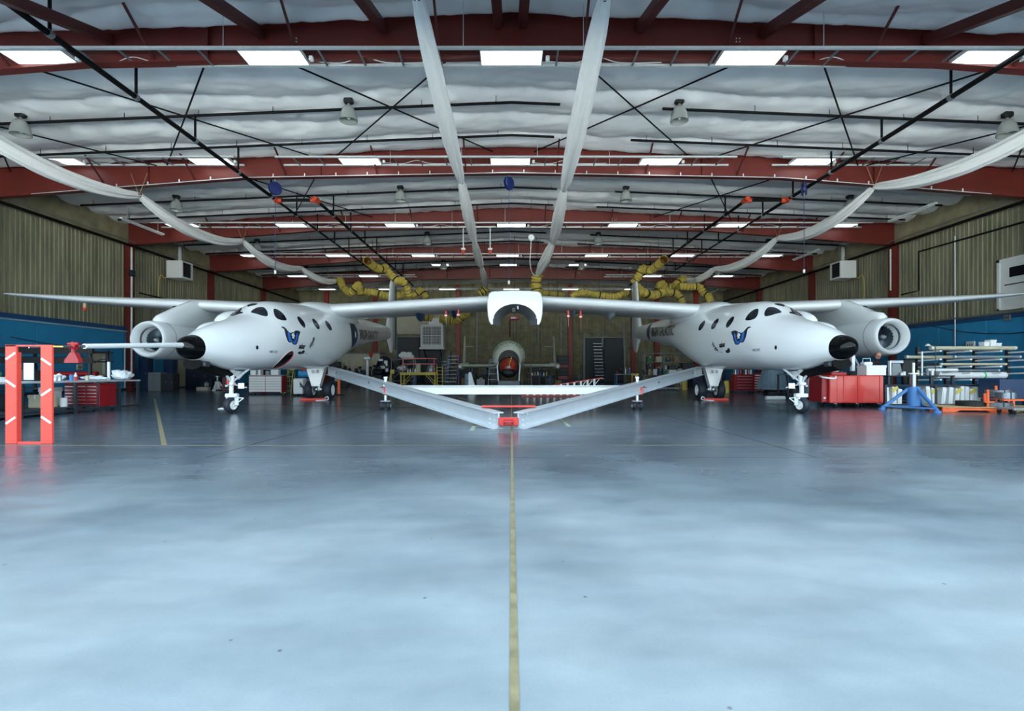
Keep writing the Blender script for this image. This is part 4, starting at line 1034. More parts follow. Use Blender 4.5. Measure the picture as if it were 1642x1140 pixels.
# ================================================================== TOW BAR
tb = thing('tow_bar', 'large V-shaped aluminium tow bar with white cross beam and red hitch', 'tow bar', (0, 16, 0))
for s in (-1, 1):
    A = V(AX+s*7.95, 21.9, 1.27); B = V(-0.06+s*0.22, 10.85, 0.17)
    d = (B-A).normalized(); side = d.cross(V(0, 0, 1)).normalized(); up = side.cross(d).normalized()
    wb2 = MB().bar(A, B, 0.02, 0.34, up=up); wb2.bar(A+up*0.17, B+up*0.17, 0.26, 0.022, up=up); wb2.bar(A-up*0.17, B-up*0.17, 0.26, 0.022, up=up)
    bo2 = wb2.build('beam', M['alu_beam'], tb, smooth=0)
    MB().bar(A+d*-0.1, A+d*0.9, 0.05, 0.36, up=up).build('end_plate', M['white_matt'], bo2, smooth=0)
    MB().bar(B-d*0.5, B+d*0.02, 0.035, 0.3, up=up).build('joint_plate', M['alu_beam'], bo2, smooth=0)
    nb = V(-d.y, d.x, 0).normalized()
    if nb.y > 0: nb = -nb
    for q in (0.12, 0.3):
        for h in (-0.1, 0.0, 0.1):
            c = B-d*q+up*h; MB().cyl(c+nb*0.015, c+nb*0.035, 0.016, 6).build('bolt', M['white_met'], bo2)
    for q in (1.2, 5.2, 6.6):
        c = A+d*q; MB().cyl(c+nb*0.012, c+nb*0.05, 0.03, 6).build('bolt', M['steel'], bo2)
MB().box((-0.06, 10.7, 0.17), (0.42, 0.12, 0.17), 0.015).build('hitch_block', M['red'], tb, smooth=0)
hk = MB(); hk.cyl((-0.16, 10.6, 0.17), (0.04, 10.6, 0.17), 0.05, 10); hk.lathe([(0.05, -0.02), (0.1, -0.02), (0.1, 0.02), (0.05, 0.02)], (-0.06, 10.6, 0.15), V(0, 0, 1), 14); hk.build('hitch_pin', M['red_deep'], tb)
MB().bb(-0.66, 0.54, 11.35, 11.55, 0.425, 0.46).build('tie_plate', M['red'], tb, smooth=0)
cb = MB().bb(-4.12, 4.16, 16.45, 16.6, 0.50, 0.77, 0.01); cb.bb(-4.12, 4.16, 16.38, 16.67, 0.755, 0.775); cb.bb(-4.12, 4.16, 16.38, 16.67, 0.495, 0.515)
cb.build('cross_beam', M['white_matt'], tb, smooth=0)
for s in (-1, 1):
    x, y = 0.0+s*4.07, 16.55
    c = MB().cyl((x, y, 0.28), (x, y, 1.02), 0.055, 12); c.cyl((x, y, 0.72), (x, y, 0.8), 0.12, 12); co = c.build('caster', M['alu'], tb)
    MB().cyl((x, y, 1.0), (x, y, 1.06), 0.065, 12).build('cap', M['white_matt'], co)
    MB().bb(x-0.16, x+0.16, y-0.06, y+0.06, 0.25, 0.29, 0.01).build('fork', M['alu_dull'], co, smooth=0)
    for dx in (-0.11, 0.11): wheel(x+dx, y, 0.125, 0.11, co, hub='alu')
    MB().bb(x-0.07+0.06, x+0.07+0.06, y-0.22, y-0.18, 0.47, 0.68, 0.01).build('warning_plate', M['red'], co, smooth=0)
    MB().bb(x-0.14, x+0.26, y-0.22, y-0.16, 0.70, 0.725).build('clamp', M['red_deep'], co, smooth=0)
# ================================================================== FURNITURE AND EQUIPMENT: builders
def X_(px, d): return (px-CX)/F*d
def Z_(py, d): return CH+(CY-py)/F*d
def caster_set(par, w_, d_, r=0.05, z=0.0):
    for sx in (-1, 1):
        for sy in (-1, 1):
            c = MB(); c.cyl((sx*(w_/2-0.08)-0.02, sy*(d_/2-0.07), r+z), (sx*(w_/2-0.08)+0.02, sy*(d_/2-0.07), r+z), r, 12)
            o = c.build('caster', M['rubber'], par, world=False)
            MB().box((sx*(w_/2-0.08), sy*(d_/2-0.07), 2*r+z), (0.06, 0.06, 0.05)).build('fork', M['steel'], o, world=False, smooth=0)
def chest(x, y, w_, d_, h, label, body='red_deep', front=None, cols=1, rows=6, rz=0.0, hand='alu', castr=True, top=None, group=None):
    t = thing('tool_chest', label, 'tool chest', (x, y, 0), rz, group)
    zb = 0.14 if castr else 0.02
    MB().bb(-w_/2, w_/2, -d_/2, d_/2, zb, h, 0.015).build('body', M[body], t, world=False, smooth=0)
    MB().bb(-w_/2-0.01, w_/2+0.01, -d_/2-0.01, d_/2+0.01, h, h+0.035, 0.01).build('top', M[top or body], t, world=False, smooth=0)
    hh = (h-zb-0.06)/rows; cw = (w_-0.06)/cols
    for i in range(cols):
        for j in range(rows):
            xc = -w_/2+0.03+cw*(i+0.5); zc = zb+0.03+hh*(j+0.5)
            dr = MB().bb(xc-cw/2+0.012, xc+cw/2-0.012, -d_/2-0.02, -d_/2, zc-hh/2+0.008, zc+hh/2-0.008, 0.006).build('drawer', M[front or body], t, world=False, smooth=0)
            MB().bb(xc-cw*0.40, xc+cw*0.40, -d_/2-0.045, -d_/2-0.02, zc+hh*0.10, zc+hh*0.32, 0.005).build('handle', M[hand], dr, world=False, smooth=0)
    if castr: caster_set(t, w_, d_, 0.06)
    return t
def bench(x0, x1, y0, y1, z, label, top='alu_dull', leg='grey_dk', posts=4, shelf=True, th=0.05, sy1=None):
    t = thing('workbench', label, 'workbench', ((x0+x1)/2, (y0+y1)/2, 0))
    MB().bb(x0, x1, y0, y1, z-th, z, 0.008).build('top', M[top], t, smooth=0)
    n = posts; along_x = (x1-x0) >= (y1-y0)
    for k in range(n):
        u = k/(n-1)
        for e in (0, 1):
            if along_x: xx = lerp(x0+0.06, x1-0.06, u); yy = (y0+0.06, y1-0.06)[e]
            else: yy = lerp(y0+0.06, y1-0.06, u); xx = (x0+0.06, x1-0.06)[e]
            MB().bb(xx-0.035, xx+0.035, yy-0.035, yy+0.035, 0, z-th).build('leg', M[leg], t, smooth=0)
    for e in (0, 1):
        if along_x: MB().bb(x0, x1, (y0+0.03, y1-0.09)[e], (y0+0.09, y1-0.03)[e], 0.06, 0.12).build('rail', M[leg], t, smooth=0)
        else: MB().bb((x0+0.03, x1-0.09)[e], (x0+0.09, x1-0.03)[e], y0, y1, 0.06, 0.12).build('rail', M[leg], t, smooth=0)
    if shelf: MB().bb(x0+0.05, x1-0.05, y0+0.05, (sy1 or y1)-0.05, 0.16, 0.2).build('shelf', M[leg], t, smooth=0)
    return t
def carton(x, y, z, w_, d_, h, m, label, name='carton', cat='box', group=None, tape='tape'):
    t = thing(name, label, cat, (x, y, z), 0, group)
    MB().bb(-w_/2, w_/2, -d_/2, d_/2, 0, h, min(w_, h)*0.05).build('body', M[m], t, world=False, smooth=0)
    MB().bb(-w_/2-0.006, w_/2+0.006, -d_/2-0.006, d_/2+0.006, h*0.78, h+0.006, 0.004).build('lid', M[m], t, world=False, smooth=0)
    if tape: MB().bb(-w_*0.06, w_*0.06, -d_/2-0.009, d_/2+0.009, h*0.7, h+0.009).build('tape', M[tape], t, world=False, smooth=0)
    return t
def bottle(x, y, z, r, h, m, label, group=None, cap='white_met', name='bottle', cat='bottle'):
    t = thing(name, label, cat, (x, y, z), 0, group)
    MB().lathe([(0.001, 0), (r, 0), (r, h*0.62), (r*0.85, h*0.72), (r*0.4, h*0.82), (r*0.38, h*0.9), (0.001, h*0.9)], (0, 0, 0), n=12).build('body', M[m], t, world=False)
    MB().cyl((0, 0, h*0.88), (0, 0, h), r*0.46, 10).build('cap', M[cap], t, world=False)
    return t
def can(x, y, z, r, h, m, label, group=None, name='can', cat='can'):
    t = thing(name, label, cat, (x, y, z), 0, group)
    MB().lathe([(0.001, 0), (r*0.96, 0), (r, h*0.03), (r*0.97, h*0.06), (r*0.97, h*0.93), (r, h*0.96), (r*0.92, h), (0.001, h*0.98)], (0, 0, 0), n=14).build('body', M[m], t, world=False)
    MB().lathe([(0.001, h*0.98), (r*0.7, h*0.98), (r*0.72, h*1.03), (0.001, h*1.03)], (0, 0, 0), n=12).build('lid', M['steel'], t, world=False)
    return t
def crumple(x, y, z, rx, ry, rz_, m, label, name='plastic_sheet', cat='plastic sheet', group=None, sd=1.0):
    mb = MB().ell((0, 0, rz_*0.9), (rx, ry, rz_), 16, 10)
    for p in mb.v:
        n_ = noise.noise(p*(1.6/max(rx, ry)*2)+V(sd*7.1, sd, 0)); p *= 1+0.45*n_
        p.z = max(0, p.z)
    mb.v = [p+V(x, y, z) for p in mb.v]
    return solo(mb, name, M[m], label, cat, group, smooth=25)
def ladder(p0, p1, w_, n, label, m='alu', side=V(1, 0, 0), rung='alu', rr=0.02):
    p0, p1 = Vector(p0), Vector(p1)
    t = thing('ladder', label, 'ladder', p0)
    for s in (-1, 1): MB().bar(p0+side*s*w_/2, p1+side*s*w_/2, 0.035, 0.08).build('rail', M[m], t, smooth=0)
    for k in range(n):
        c = p0.lerp(p1, (k+0.6)/n); MB().cyl(c-side*w_/2, c+side*w_/2, rr, 8).build('rung', M[rung], t)
    return t
def stepladder(x, y, h, w_, label, m='alu', rz=0.0, n=5):
    t = thing('step_ladder', label, 'ladder', (x, y, 0), rz)
    for s in (-1, 1):
        MB().bar((s*w_/2, -0.42, 0), (s*w_*0.36, 0, h), 0.03, 0.07).build('front_rail', M[m], t, world=False, smooth=0)
        MB().bar((s*w_/2, 0.5, 0), (s*w_*0.36, 0.05, h), 0.03, 0.05).build('rear_rail', M[m], t, world=False, smooth=0)
    for k in range(n):
        u = (k+0.7)/n; ww = lerp(w_, w_*0.72, u)
        MB().box((0, lerp(-0.42, 0, u), h*u), (ww, 0.1, 0.03), 0.005).build('step', M[m], t, world=False, smooth=0)
    MB().box((0, 0.02, h+0.02), (w_*0.78, 0.2, 0.04), 0.01).build('top_cap', M[m], t, world=False, smooth=0)
    return t

# ================================================================== LEFT SIDE
# red guard stand around the probe tip
d = 8.6; t = thing('guard_stand', 'tall red plank guard stand with white tape at the boom tip', 'stand', (-8.1, d, 0))
for k, (a, b, tp) in enumerate(((10, 28, 0), (66.5, 85, 0))):
    x0, x1 = X_(a, d), X_(b, d); zt = Z_(553 if k == 0 else 555, d)
    pk = MB().bb(x0, x1, d-0.02, d+0.02, 0.0, zt, 0.005).build('plank', M['red_plank'], t, smooth=0)
    MB().bb(x1-0.05 if k == 0 else x0, x1 if k == 0 else x0+0.05, d+0.02, d+0.07, 0, zt-0.12).build('side_board', M['red_plank'], t, smooth=0)
    for (yy, sl) in (((571, 1), (615, -1), (674, 1)) if k == 0 else ((580, -1), (629, 1), (673, -1))):
        zc = Z_(yy, d); w2 = (x1-x0)*0.42
        MB().bar((x0+(x1-x0)*0.5-w2, d-0.023, zc-sl*0.055), (x0+(x1-x0)*0.5+w2, d-0.023, zc+sl*0.055), 0.004, 0.036, up=V(0, 0, 1)).build('tape', M['tape'], pk, smooth=0)
MB().bb(X_(10, d), X_(85, d), d-0.02, d+0.03, Z_(555.5, d), Z_(553, d)).build('top_rail', M['red_plank'], t, smooth=0)
MB().bb(X_(28, d), X_(66, d), d+0.0, d+0.05, 0, 0.03).build('bottom_rail', M['red_plank'], t, smooth=0)
MB().bar((X_(85, d), d, Z_(555.5, d)), (X_(97, d), d+0.05, Z_(555.5, d)), 0.02, 0.02).build('peg', M['yellow'], t, smooth=0)

# long bench on the left
bench(-14.4, -12.72, 11.6, 17.55, 0.95, 'long dark-legged workbench with pale top behind the red guard stand', 'alu_beam', 'grey_dk', 8, sy1=15.72)
chest(-13.28, 16.15, 1.08, 0.7, 0.82, 'red tool chest with silver handles under the left workbench end', 'red_deep', None, 3, 6)
crumple(-13.0, 17.1, 0.95, 0.30, 0.26, 0.16, 'poly', 'crumpled clear plastic sheet on the left workbench end', sd=1)
crumple(-13.5, 16.6, 0.95, 0.42, 0.2, 0.07, 'poly', 'flattened clear plastic sheet beside the crumpled one, left workbench', sd=2)
crumple(-13.9, 15.6, 0.95, 0.22, 0.2, 0.1, 'paper', 'small heap of white rags on the left workbench', 'rag', 'rag', sd=3)
bottle(-13.55, 15.9, 0.95, 0.045, 0.24, 'white_matt', 'white bottle standing by the plastic sheets on the left workbench')
t = thing('task_lamp', 'white tube lamp with a black bent arm on the left workbench', 'lamp', (-13.42, 17.05, 0.95))
MB().cyl((-13.42, 17.05, 0.95), (-13.42, 17.05, 1.55), 0.045, 10).build('tube', M['white_met'], t)
MB().tube(spline([(-13.42, 17.05, 1.54), (-13.5, 17.05, 1.64), (-13.75, 17.05, 1.6), (-13.9, 17.05, 1.5)], 4), 0.015, 6).build('arm', M['black'], t)
t = thing('document_board', 'white board standing upright on the left workbench', 'board', (-13.4, 14.2, 0.95))
MB().box((-13.4, 14.2, 1.21), (0.28, 0.03, 0.5), 0.01).build('board', M['paper'], t, smooth=0)
MB().box((-13.4, 14.25, 0.97), (0.3, 0.2, 0.04), 0.01).build('foot', M['grey_dk'], t, smooth=0)
# clutter below the bench
for k, (x, y, w_, h, m, lab) in enumerate(((-13.7, 13.4, 0.5, 0.42, 'grey_dk', 'dark crate under the left workbench behind the guard stand'), (-13.3, 14.5, 0.4, 0.36, 'beige', 'pale carton under the left workbench, middle'), (-13.7, 15.2, 0.3, 0.55, 'white_matt', 'white carton under the left workbench beside the red chest'), (-13.2, 12.4, 0.5, 0.5, 'blue_dark', 'dark blue crate under the left workbench front end'))):
    carton(x, y, 0.2, w_, 0.45, h, m, lab)
for k in range(3): can(-13.0-0.27*k, 14.85, 0.2, 0.09, 0.26, ('paper', 'beige', 'alu')[k], ('white', 'beige', 'silver')[k]+' can on the shelf of the left workbench')
# dark rack behind with long tubes
t = thing('storage_rack', 'dark storage rack with long black shelves in front of the blue wall', 'rack', (-19.3, 21.4, 0))
for x in (-23.2, -20.4, -17.3):
    for y in (21.0, 21.9): MB().bb(x-0.05, x+0.05, y-0.05, y+0.05, 0, 2.15).build('upright', M['grey_dk'], t, smooth=0)
for z in (0.5, 1.0, 1.62, 2.02): MB().bb(-23.4, -17.1, 20.9, 22.0, z, z+0.05).build('shelf', M['grey_dk'], t, smooth=0)
for z in (1.66, 2.06): MB().bb(-23.4, -17.1, 20.86, 20.9, z-0.1, z+0.16).build('fascia', M['black'], t, smooth=0)
for k, (x, z, L, m) in enumerate(((-20.2, 1.67, 5.4, 'black'), (-19.8, 2.07, 4.6, 'black'), (-21.2, 2.07, 3.6, 'grey_dk'), (-19.0, 1.05, 3.0, 'red_deep'), (-21.4, 1.67, 3.0, 'grey_dk'))):
    r = 0.09; solo(MB().tube([(x-L/2, 21.2+0.13*k, z+r), (x+L/2, 21.2+0.13*k, z+r)], r, 12).tube([(x+L/2-0.02, 21.2+0.13*k, z+r), (x+L/2+0.03, 21.2+0.13*k, z+r)], r*1.12, 12), 'long_tube', M[m], ('long black tube on the middle shelf of the dark rack', 'long black tube on the top shelf of the dark rack', 'grey tube on the top shelf of the dark rack', 'red tube on the low shelf of the dark rack', 'grey tube on the middle shelf of the dark rack')[k], 'tube')
crumple(-22.0, 21.4, 1.05, 0.4, 0.25, 0.17, 'green_dk', 'dark green tarp bundled on the dark rack', 'tarp', 'tarp', sd=5)
crumple(-22.3, 21.3, 2.07, 0.35, 0.25, 0.12, 'paper', 'white wrapped bundle on top of the dark rack', 'bundle', 'bundle', sd=6)
carton(-20.4, 21.3, 1.05, 0.9, 0.5, 0.4, 'grey_dk', 'dark case on the dark rack')
carton(-18.0, 21.3, 0.55, 0.7, 0.5, 0.35, 'red_deep', 'dark red case low on the dark rack')
# wall fittings on the left wall
def conduit(pts, r, m, label): solo(MB().tube(pts, r, 8), 'conduit', M[m], label, 'conduit')
conduit([(-24.92, YF, 9.8), (-24.92, 60, 9.8)], 0.03, 'galv_dull', 'thin pale conduit high along the left wall')
conduit([(-24.9, YF, 9.5), (-24.9, 60, 9.5)], 0.085, 'black_pipe', 'thick dark pipe high along the left wall')
conduit([(24.92, YF, 9.8), (24.92, 60, 9.8)], 0.03, 'galv_dull', 'thin pale conduit high along the right wall')
conduit([(24.9, YF, 9.5), (24.9, 60, 9.5)], 0.085, 'black_pipe', 'thick dark pipe high along the right wall')
conduit([(-25.45, 18, 3.55), (-25.45, 24.4, 3.9), (-25.45, 60, 3.9)], 0.035, 'galv', 'silver conduit along the top of the blue left wall')
conduit([(-25.45, 24.2, 3.7), (-25.45, 24.15, 2.0), (-25.45, 24.15, 0.2)], 0.05, 'galv', 'silver conduit dropping down the blue left wall')
conduit([(-24.95, 33.6, 9.4), (-24.95, 33.6, 1.0)], 0.06, 'galv', 'pale vertical conduit beside the third column on the left wall')
conduit([(-25.4, 33.6, 2.8), (-25.4, 33.6, 0.2)], 0.04, 'white_met', 'white vertical conduit low on the blue left wall')
conduit(spline([(-25.45, 26, 3.0), (-25.45, 29, 2.72), (-25.45, 31.6, 2.95)], 6), 0.02, 'black', 'black cable sagging on the blue left wall')
conduit([(-25.3, 34.8, 6.6), (-25.3, 38.4, 6.55), (-25.3, 38.4, 5.9)], 0.05, 'black_pipe', 'black angled pipe on the left wall below the heater')
conduit([(25.42, YF, 4.45), (25.42, 26, 4.28), (25.42, 60, 4.28)], 0.045, 'galv_dull', 'grey conduit along the top of the blue right wall')
conduit(spline([(25.45, 22, 3.75), (25.45, 25, 3.2), (25.45, 28, 3.35), (25.45, 31, 4.0)], 6), 0.02, 'black', 'black cable sagging on the blue right wall')
conduit([(25.42, 29.3, 9.0), (25.42, 29.3, 4.2), (25.42, 29.3, 2.3)], 0.035, 'galv', 'silver vertical conduit in the middle of the right wall')
conduit([(24.95, 33.65, 9.3), (24.95, 33.65, 6.6)], 0.05, 'galv', 'pale vertical conduit beside the third column on the right wall')
conduit([(25.4, 20, 8.6), (25.4, 31.9, 8.72), (25.4, 31.9, 6.3), (25.4, 33.3, 6.25)], 0.05, 'black_pipe', 'black gas pipe stepping down the right wall')
conduit([(25.3, 39.6, 5.6), (25.3, 36.6, 5.6), (25.3, 36.6, 3.4)], 0.05, 'black_pipe', 'black pipe below the right heater')
for k, (x, y, z, s_, m, lab) in enumerate(((-24.95, 33.6, 7.7, 0.5, 'navy', 'dark junction box on the left column conduit'), (25.45, 28.3, 2.7, 0.5, 'paper', 'white outlet plate with dark marks on the blue right wall'), (-25.45, 30.1, 1.5, 0.4, 'beige', 'beige telephone box by the door in the blue left wall'), (25.45, 26.2, 4.0, 0.35, 'galv_dull', 'grey junction box at the top of the blue right wall'))):
    t = thing('junction_box', lab, 'junction box', (x, y, z)); sg = 1 if x < 0 else -1
    MB().box((x+sg*0.03, y, z), (0.1, s_, s_*0.85), 0.015).build('box', M[m], t, smooth=0)
    for j in (-1, 0, 1): MB().box((x+sg*0.085, y+j*s_*0.25, z), (0.012, s_*0.08, s_*0.3)).build('socket', M['grey_dk'], t, smooth=0)
# unit heaters
def heater(s):
    x0, x1 = s*24.65, s*23.5; y0, y1 = 36.5, 37.75; z0, z1 = 7.95, 9.2
    t = thing('unit_heater', 'cream unit heater with black louvres high on the %s wall' % ('left' if s < 0 else 'right'), 'heater', ((x0+x1)/2, 37.1, z0))
    MB().bb(x0, x1, y0, y1, z0, z1, 0.03).build('casing', M['white_met'], t, smooth=0)
    MB().bb(x1, x1-s*0.01, y0+0.12, y1-0.3, z0+0.12, z1-0.12).build('grille_well', M['dark'], t, smooth=0)
    for k in range(9):
        z = z0+0.18+k*0.112; MB().bar((x1-s*0.02, y0+0.12, z), (x1-s*0.02, y1-0.3, z), 0.09, 0.012).build('louvre', M['grey_dk'], t, smooth=0)
    for y in (y0+0.2, y1-0.2): MB().cyl(((x0+x1)/2, y, z1), ((x0+x1)/2, y, ztop(24)-0.1), 0.015, 5).build('hanger_rod', M['galv_dull'], t)
    fl_ = MB().tube([(s*24.9, 38.4, 10.6), (s*24.9, 38.4, 9.1), (s*24.9, 38.2, 8.8), (s*24.4, 37.8, 8.7)], 0.13, 12); fl_.build('flue', M['galv'], t)
    MB().tube(spline([(s*24.66, 37.0, 8.3), (s*25.0, 36.9, 8.0), (s*25.2, 36.8, 8.2), (s*25.3, 36.7, 7.7), (s*25.3, 36.7, 6.0)], 5), 0.03, 6).build('gas_hose', M['yellow'], t)
heater(-1); heater(1)
d4 = struct(MB().bb(-XW+0.06, -XW+0.12, 38.9, 40.2, 0.1, 2.35, 0.01), 'door_4', M['beige'], smooth=0)
MB().bb(-XW+0.05, -XW+0.15, 38.8, 38.9, 0, 2.42).build('door_frame', M['grey'], d4, smooth=0)
MB().cyl((-XW+0.11, 40.05, 1.05), (-XW+0.2, 40.05, 1.05), 0.04, 8).build('handle', M['grey_dk'], d4)

# things between the left wall and the left nose gear
def cabinet(px0, px1, py0, d, dep, m, label, doors=2, cat='cabinet', name='cabinet', hand='steel'):
    x0, x1 = X_(px0, d), X_(px1, d); h = Z_(py0, d)
    t = thing(name, label, cat, ((x0+x1)/2, d, 0))
    MB().bb(x0, x1, d+0.02, d+dep, 0, h, 0.015).build('body', M[m], t, smooth=0)
    wd = (x1-x0)/doors
    for k in range(doors):
        dr = MB().bb(x0+k*wd+0.01, x0+(k+1)*wd-0.01, d, d+0.02, 0.06, h-0.03, 0.006).build('door', M[m], t, smooth=0)
        MB().bb(x0+(k+0.85)*wd-0.012, x0+(k+0.85)*wd+0.012, d-0.025, d, h*0.5-0.06, h*0.5+0.06).build('handle', M[hand], dr, smooth=0)
    return t
cabinet(237, 257, 597, 33, 0.7, 'grey', 'pale grey low cabinet at the left wall behind the engine')
cabinet(258, 277, 599, 33, 0.7, 'grey_dk', 'dark grey low cabinet beside the pale grey one')
cabinet(222, 236, 572, 34.5, 0.6, 'blue_dark', 'tall dark blue cabinet at the left wall', 1)
cabinet(262, 276, 575, 36, 0.6, 'blue_dark', 'tall dark blue locker behind the dark grey cabinet', 1, 'locker', 'locker')
cabinet(297, 348, 581, 36, 1.2, 'navy', 'wide dark navy storage cabinet behind the left nose', 3)
t = thing('spare_wheel', 'grey spare wheel leaning against the navy cabinet', 'wheel', (X_(328, 35), 35.4, 0))
wheel(X_(328, 35), 35.4, 0.36, 0.22, t, ang=1.25, hub='alu_dull')
carton(X_(322, 34), 34.3, 0, 0.75, 0.35, 0.2, 'beige', 'flat beige box on the floor before the navy cabinet', 'flat_box')
def tripod(x, y, h, label, m, spread=0.5, ram='steel', name='tripod_jack'):
    t = thing(name, label, 'jack', (x, y, 0))
    for k in range(3):
        a = k*2*PI/3+0.6; f = V(x+spread*math.cos(a), y+spread*math.sin(a), 0.05)
        lg = MB().bar((x+0.1*math.cos(a), y+0.1*math.sin(a), h*0.48), f, 0.09, 0.09, 0.012).build('leg', M[m], t, smooth=0)
        MB().cyl((f.x, f.y, 0), (f.x, f.y, 0.06), 0.1, 12).build('foot', M[m], lg)
        a2 = (k+1)*2*PI/3+0.6; f2 = V(x+spread*math.cos(a2), y+spread*math.sin(a2), 0.12); MB().bar(f+V(0, 0, 0.07), f2, 0.04, 0.04).build('tie_bar', M[m], t, smooth=0)
    MB().cyl((x, y, 0.16), (x, y, h*0.5), 0.17, 16).build('cylinder', M[m], t)
    MB().cyl((x, y, h*0.49), (x, y, h*0.78), 0.075, 14).build('ram', M[ram], t)
    MB().cyl((x, y, h*0.76), (x, y, h*0.79), 0.13, 14).build('collar', M['white_met'], t)
    MB().cyl((x, y, h*0.79), (x, y, h), 0.035, 10).build('post', M['white_met'], t)
    return t
tripod(X_(346, 33), 33.2, 1.2, 'white tripod jack behind the left nose wheel', 'white_matt', 0.42)
chest(X_(361, 28.2), 28.6, 0.52, 0.5, 1.36, 'narrow red tool chest with dark drawers behind the left nose wheel', 'red_deep', 'grey_dk', 1, 9, hand='steel')
chest(X_(424, 27), 27.4, 1.78, 0.6, 1.02, 'wide red tool chest with pale drawers beside the left main wheels', 'red_deep', 'white_matt', 2, 6, hand='white_met', top='alu_dull')
for k, (px, w_, h, m, lab) in enumerate(((408, 0.3, 0.28, 'paper', 'white box on the wide red tool chest, near its middle'), (442, 0.4, 0.34, 'paper', 'larger white box on the wide red tool chest end'), (418, 0.14, 0.36, 'white_matt', 'small white box between two others on the wide red chest'), (431, 0.22, 0.2, 'grey', 'grey box on the wide red tool chest'))):
    carton(X_(px, 27.4), 27.4, 1.055, w_, 0.3, h, m, lab)
t = thing('coolant_cart', 'white coolant cart with black hoses by the left main wheels', 'cart', (X_(477, 25.5), 25.8, 0))
MB().bb(-0.25, 0.25, -0.25, 0.25, 0.12, 0.9, 0.04).build('tank', M['white_matt'], t, world=False)
caster_set(t, 0.5, 0.5, 0.06)
for k in range(3): MB().tube(spline([(0.1, -0.25, 0.7-0.1*k), (0.3+0.05*k, -0.35, 0.45), (0.42, -0.3, 0.2+0.1*k), (0.55+0.05*k, -0.2, 0.6)], 5), 0.025, 6).build('hose', M['black'], t, world=False)
t = thing('compressor', 'dark blue compressor with red lid behind the left main wheels', 'compressor', (X_(490, 27.5), 27.8, 0))
MB().bb(-0.5, 0.5, -0.35, 0.35, 0.1, 0.95, 0.06).build('body', M['blue_dark'], t, world=False)
MB().cyl((-0.45, 0, 1.1), (0.45, 0, 1.1), 0.2, 14).build('tank', M['blue_wall'], t, world=False)
MB().lathe([(0.001, 1.45), (0.12, 1.42), (0.14, 1.3), (0.1, 1.25)], (-0.2, 0, 0), n=12).build('lid', M['red'], t, world=False)
caster_set(t, 0.9, 0.6, 0.06)
stepladder(X_(461, 28), 28.4, 1.3, 0.4, 'yellow step ladder folded beside the wide red tool chest', 'yellow')
t = thing('delineator_post', 'orange marker post on a black base beside the left main wheels', 'marker post', (X_(543.5, 26.6), 26.6, 0))
MB().lathe([(0.001, 0), (0.28, 0), (0.28, 0.04), (0.1, 0.08), (0.06, 0.08)], (0, 0, 0), n=16).build('base', M['rubber'], t, world=False)
MB().tube([(0, 0, 0.05), (0, 0, 1.25), (0, 0, 1.33)], [0.075, 0.075, 0.05], 14).build('post', M['orange'], t, world=False)
MB().bb(-0.05, 0.05, -0.015, 0.015, 1.3, 1.4).build('handle', M['orange'], t, world=False, smooth=0)

# ================================================================== BACK OF THE HALL, left part
t = thing('cargo_container', 'pale corrugated cargo container behind the left fuselage tail', 'container', (-15, 52, 0))
mb = MB(); top = []; bot = []; x = -17.0
while x < -13.0:
    for dx, dp in ((0, 0), (0.16, 0), (0.22, 0.06), (0.38, 0.06), (0.44, 0)): top.append(V(x+dx, 50-dp, 3.0)); bot.append(V(x+dx, 50-dp, 0.15))
    x += 0.5
mb.loft([bot, top], False, closed=False); mb.build('corrugated_side', M['beige'], t, smooth=0, flip=False)
MB().bb(-17, -12.9, 50.02, 52.4, 0.1, 3.0).build('body', M['beige'], t, smooth=0)
MB().bb(-17.05, -12.85, 49.9, 52.45, 3.0, 3.12).build('roof_rail', M['grey'], t, smooth=0)
MB().bb(-17.05, -12.85, 49.9, 52.45, 0, 0.15).build('base_rail', M['grey_dk'], t, smooth=0)
def dark_machine(x, y, w_, h, label, m='grey_dk', acc='steel', sd=0):
    t = thing('machine', label, 'machine', (x, y, 0)); rnd = random.Random(sd)
    MB().bb(-w_/2, w_/2, -0.4, 0.4, 0.08, h*0.55, 0.03).build('base', M['black'], t, world=False, smooth=0)
    MB().cyl((-w_*0.3, 0, h*0.68), (w_*0.35, 0, h*0.68), h*0.17, 14).build('motor', M[m], t, world=False)
    MB().bb(w_*0.05, w_*0.28, -0.15, 0.15, h*0.55, h*0.95, 0.03).build('head', M[m], t, world=False, smooth=0)
    for k in range(2):
        xx = rnd.uniform(-w_*0.4, w_*0.4); MB().tube(spline([(xx, -0.3, h*0.5), (xx+0.1, -0.35, h*0.8), (xx+rnd.uniform(-0.2, 0.2), -0.2, h)], 4), 0.04, 7).build('hose', M['black'], t, world=False)
        MB().ell((xx+0.05, -0.3, h*0.98), (0.13, 0.13, 0.1), 10, 6).build('hand_wheel', M['black'], t, world=False)
    MB().bb(-w_*0.35, -w_*0.1, -0.43, -0.4, h*0.25, h*0.45).build('panel', M[acc], t, world=False, smooth=0)
    caster_set(t, w_, 0.8, 0.05)
for k, (px, w_, h, lab, m, acc) in enumerate(((548, 1.3, 1.7, 'black machine with hand wheels beside the orange marker post', 'grey_dk', 'steel'), (566, 1.2, 1.5, 'dark machine with a grey motor before the pale container, first', 'grey_dk', 'alu_dull'), (583, 1.2, 1.65, 'dark machine with a blue motor before the pale container, second', 'blue_dark', 'steel'), (600, 1.1, 1.8, 'dark machine with a navy motor under the left tail', 'navy', 'paper'))):
    dark_machine(X_(px, 44), 44+0.3*k, w_, h, lab, m, acc, k)
t = thing('wrapped_engine', 'engine under a navy cover with white patches below the left tail fin', 'engine', (X_(612, 45), 46.2, 0))
MB().bb(-0.7, 0.7, -0.5, 0.5, 0.1, 0.9, 0.03).build('dolly', M['grey_dk'], t, world=False, smooth=0)
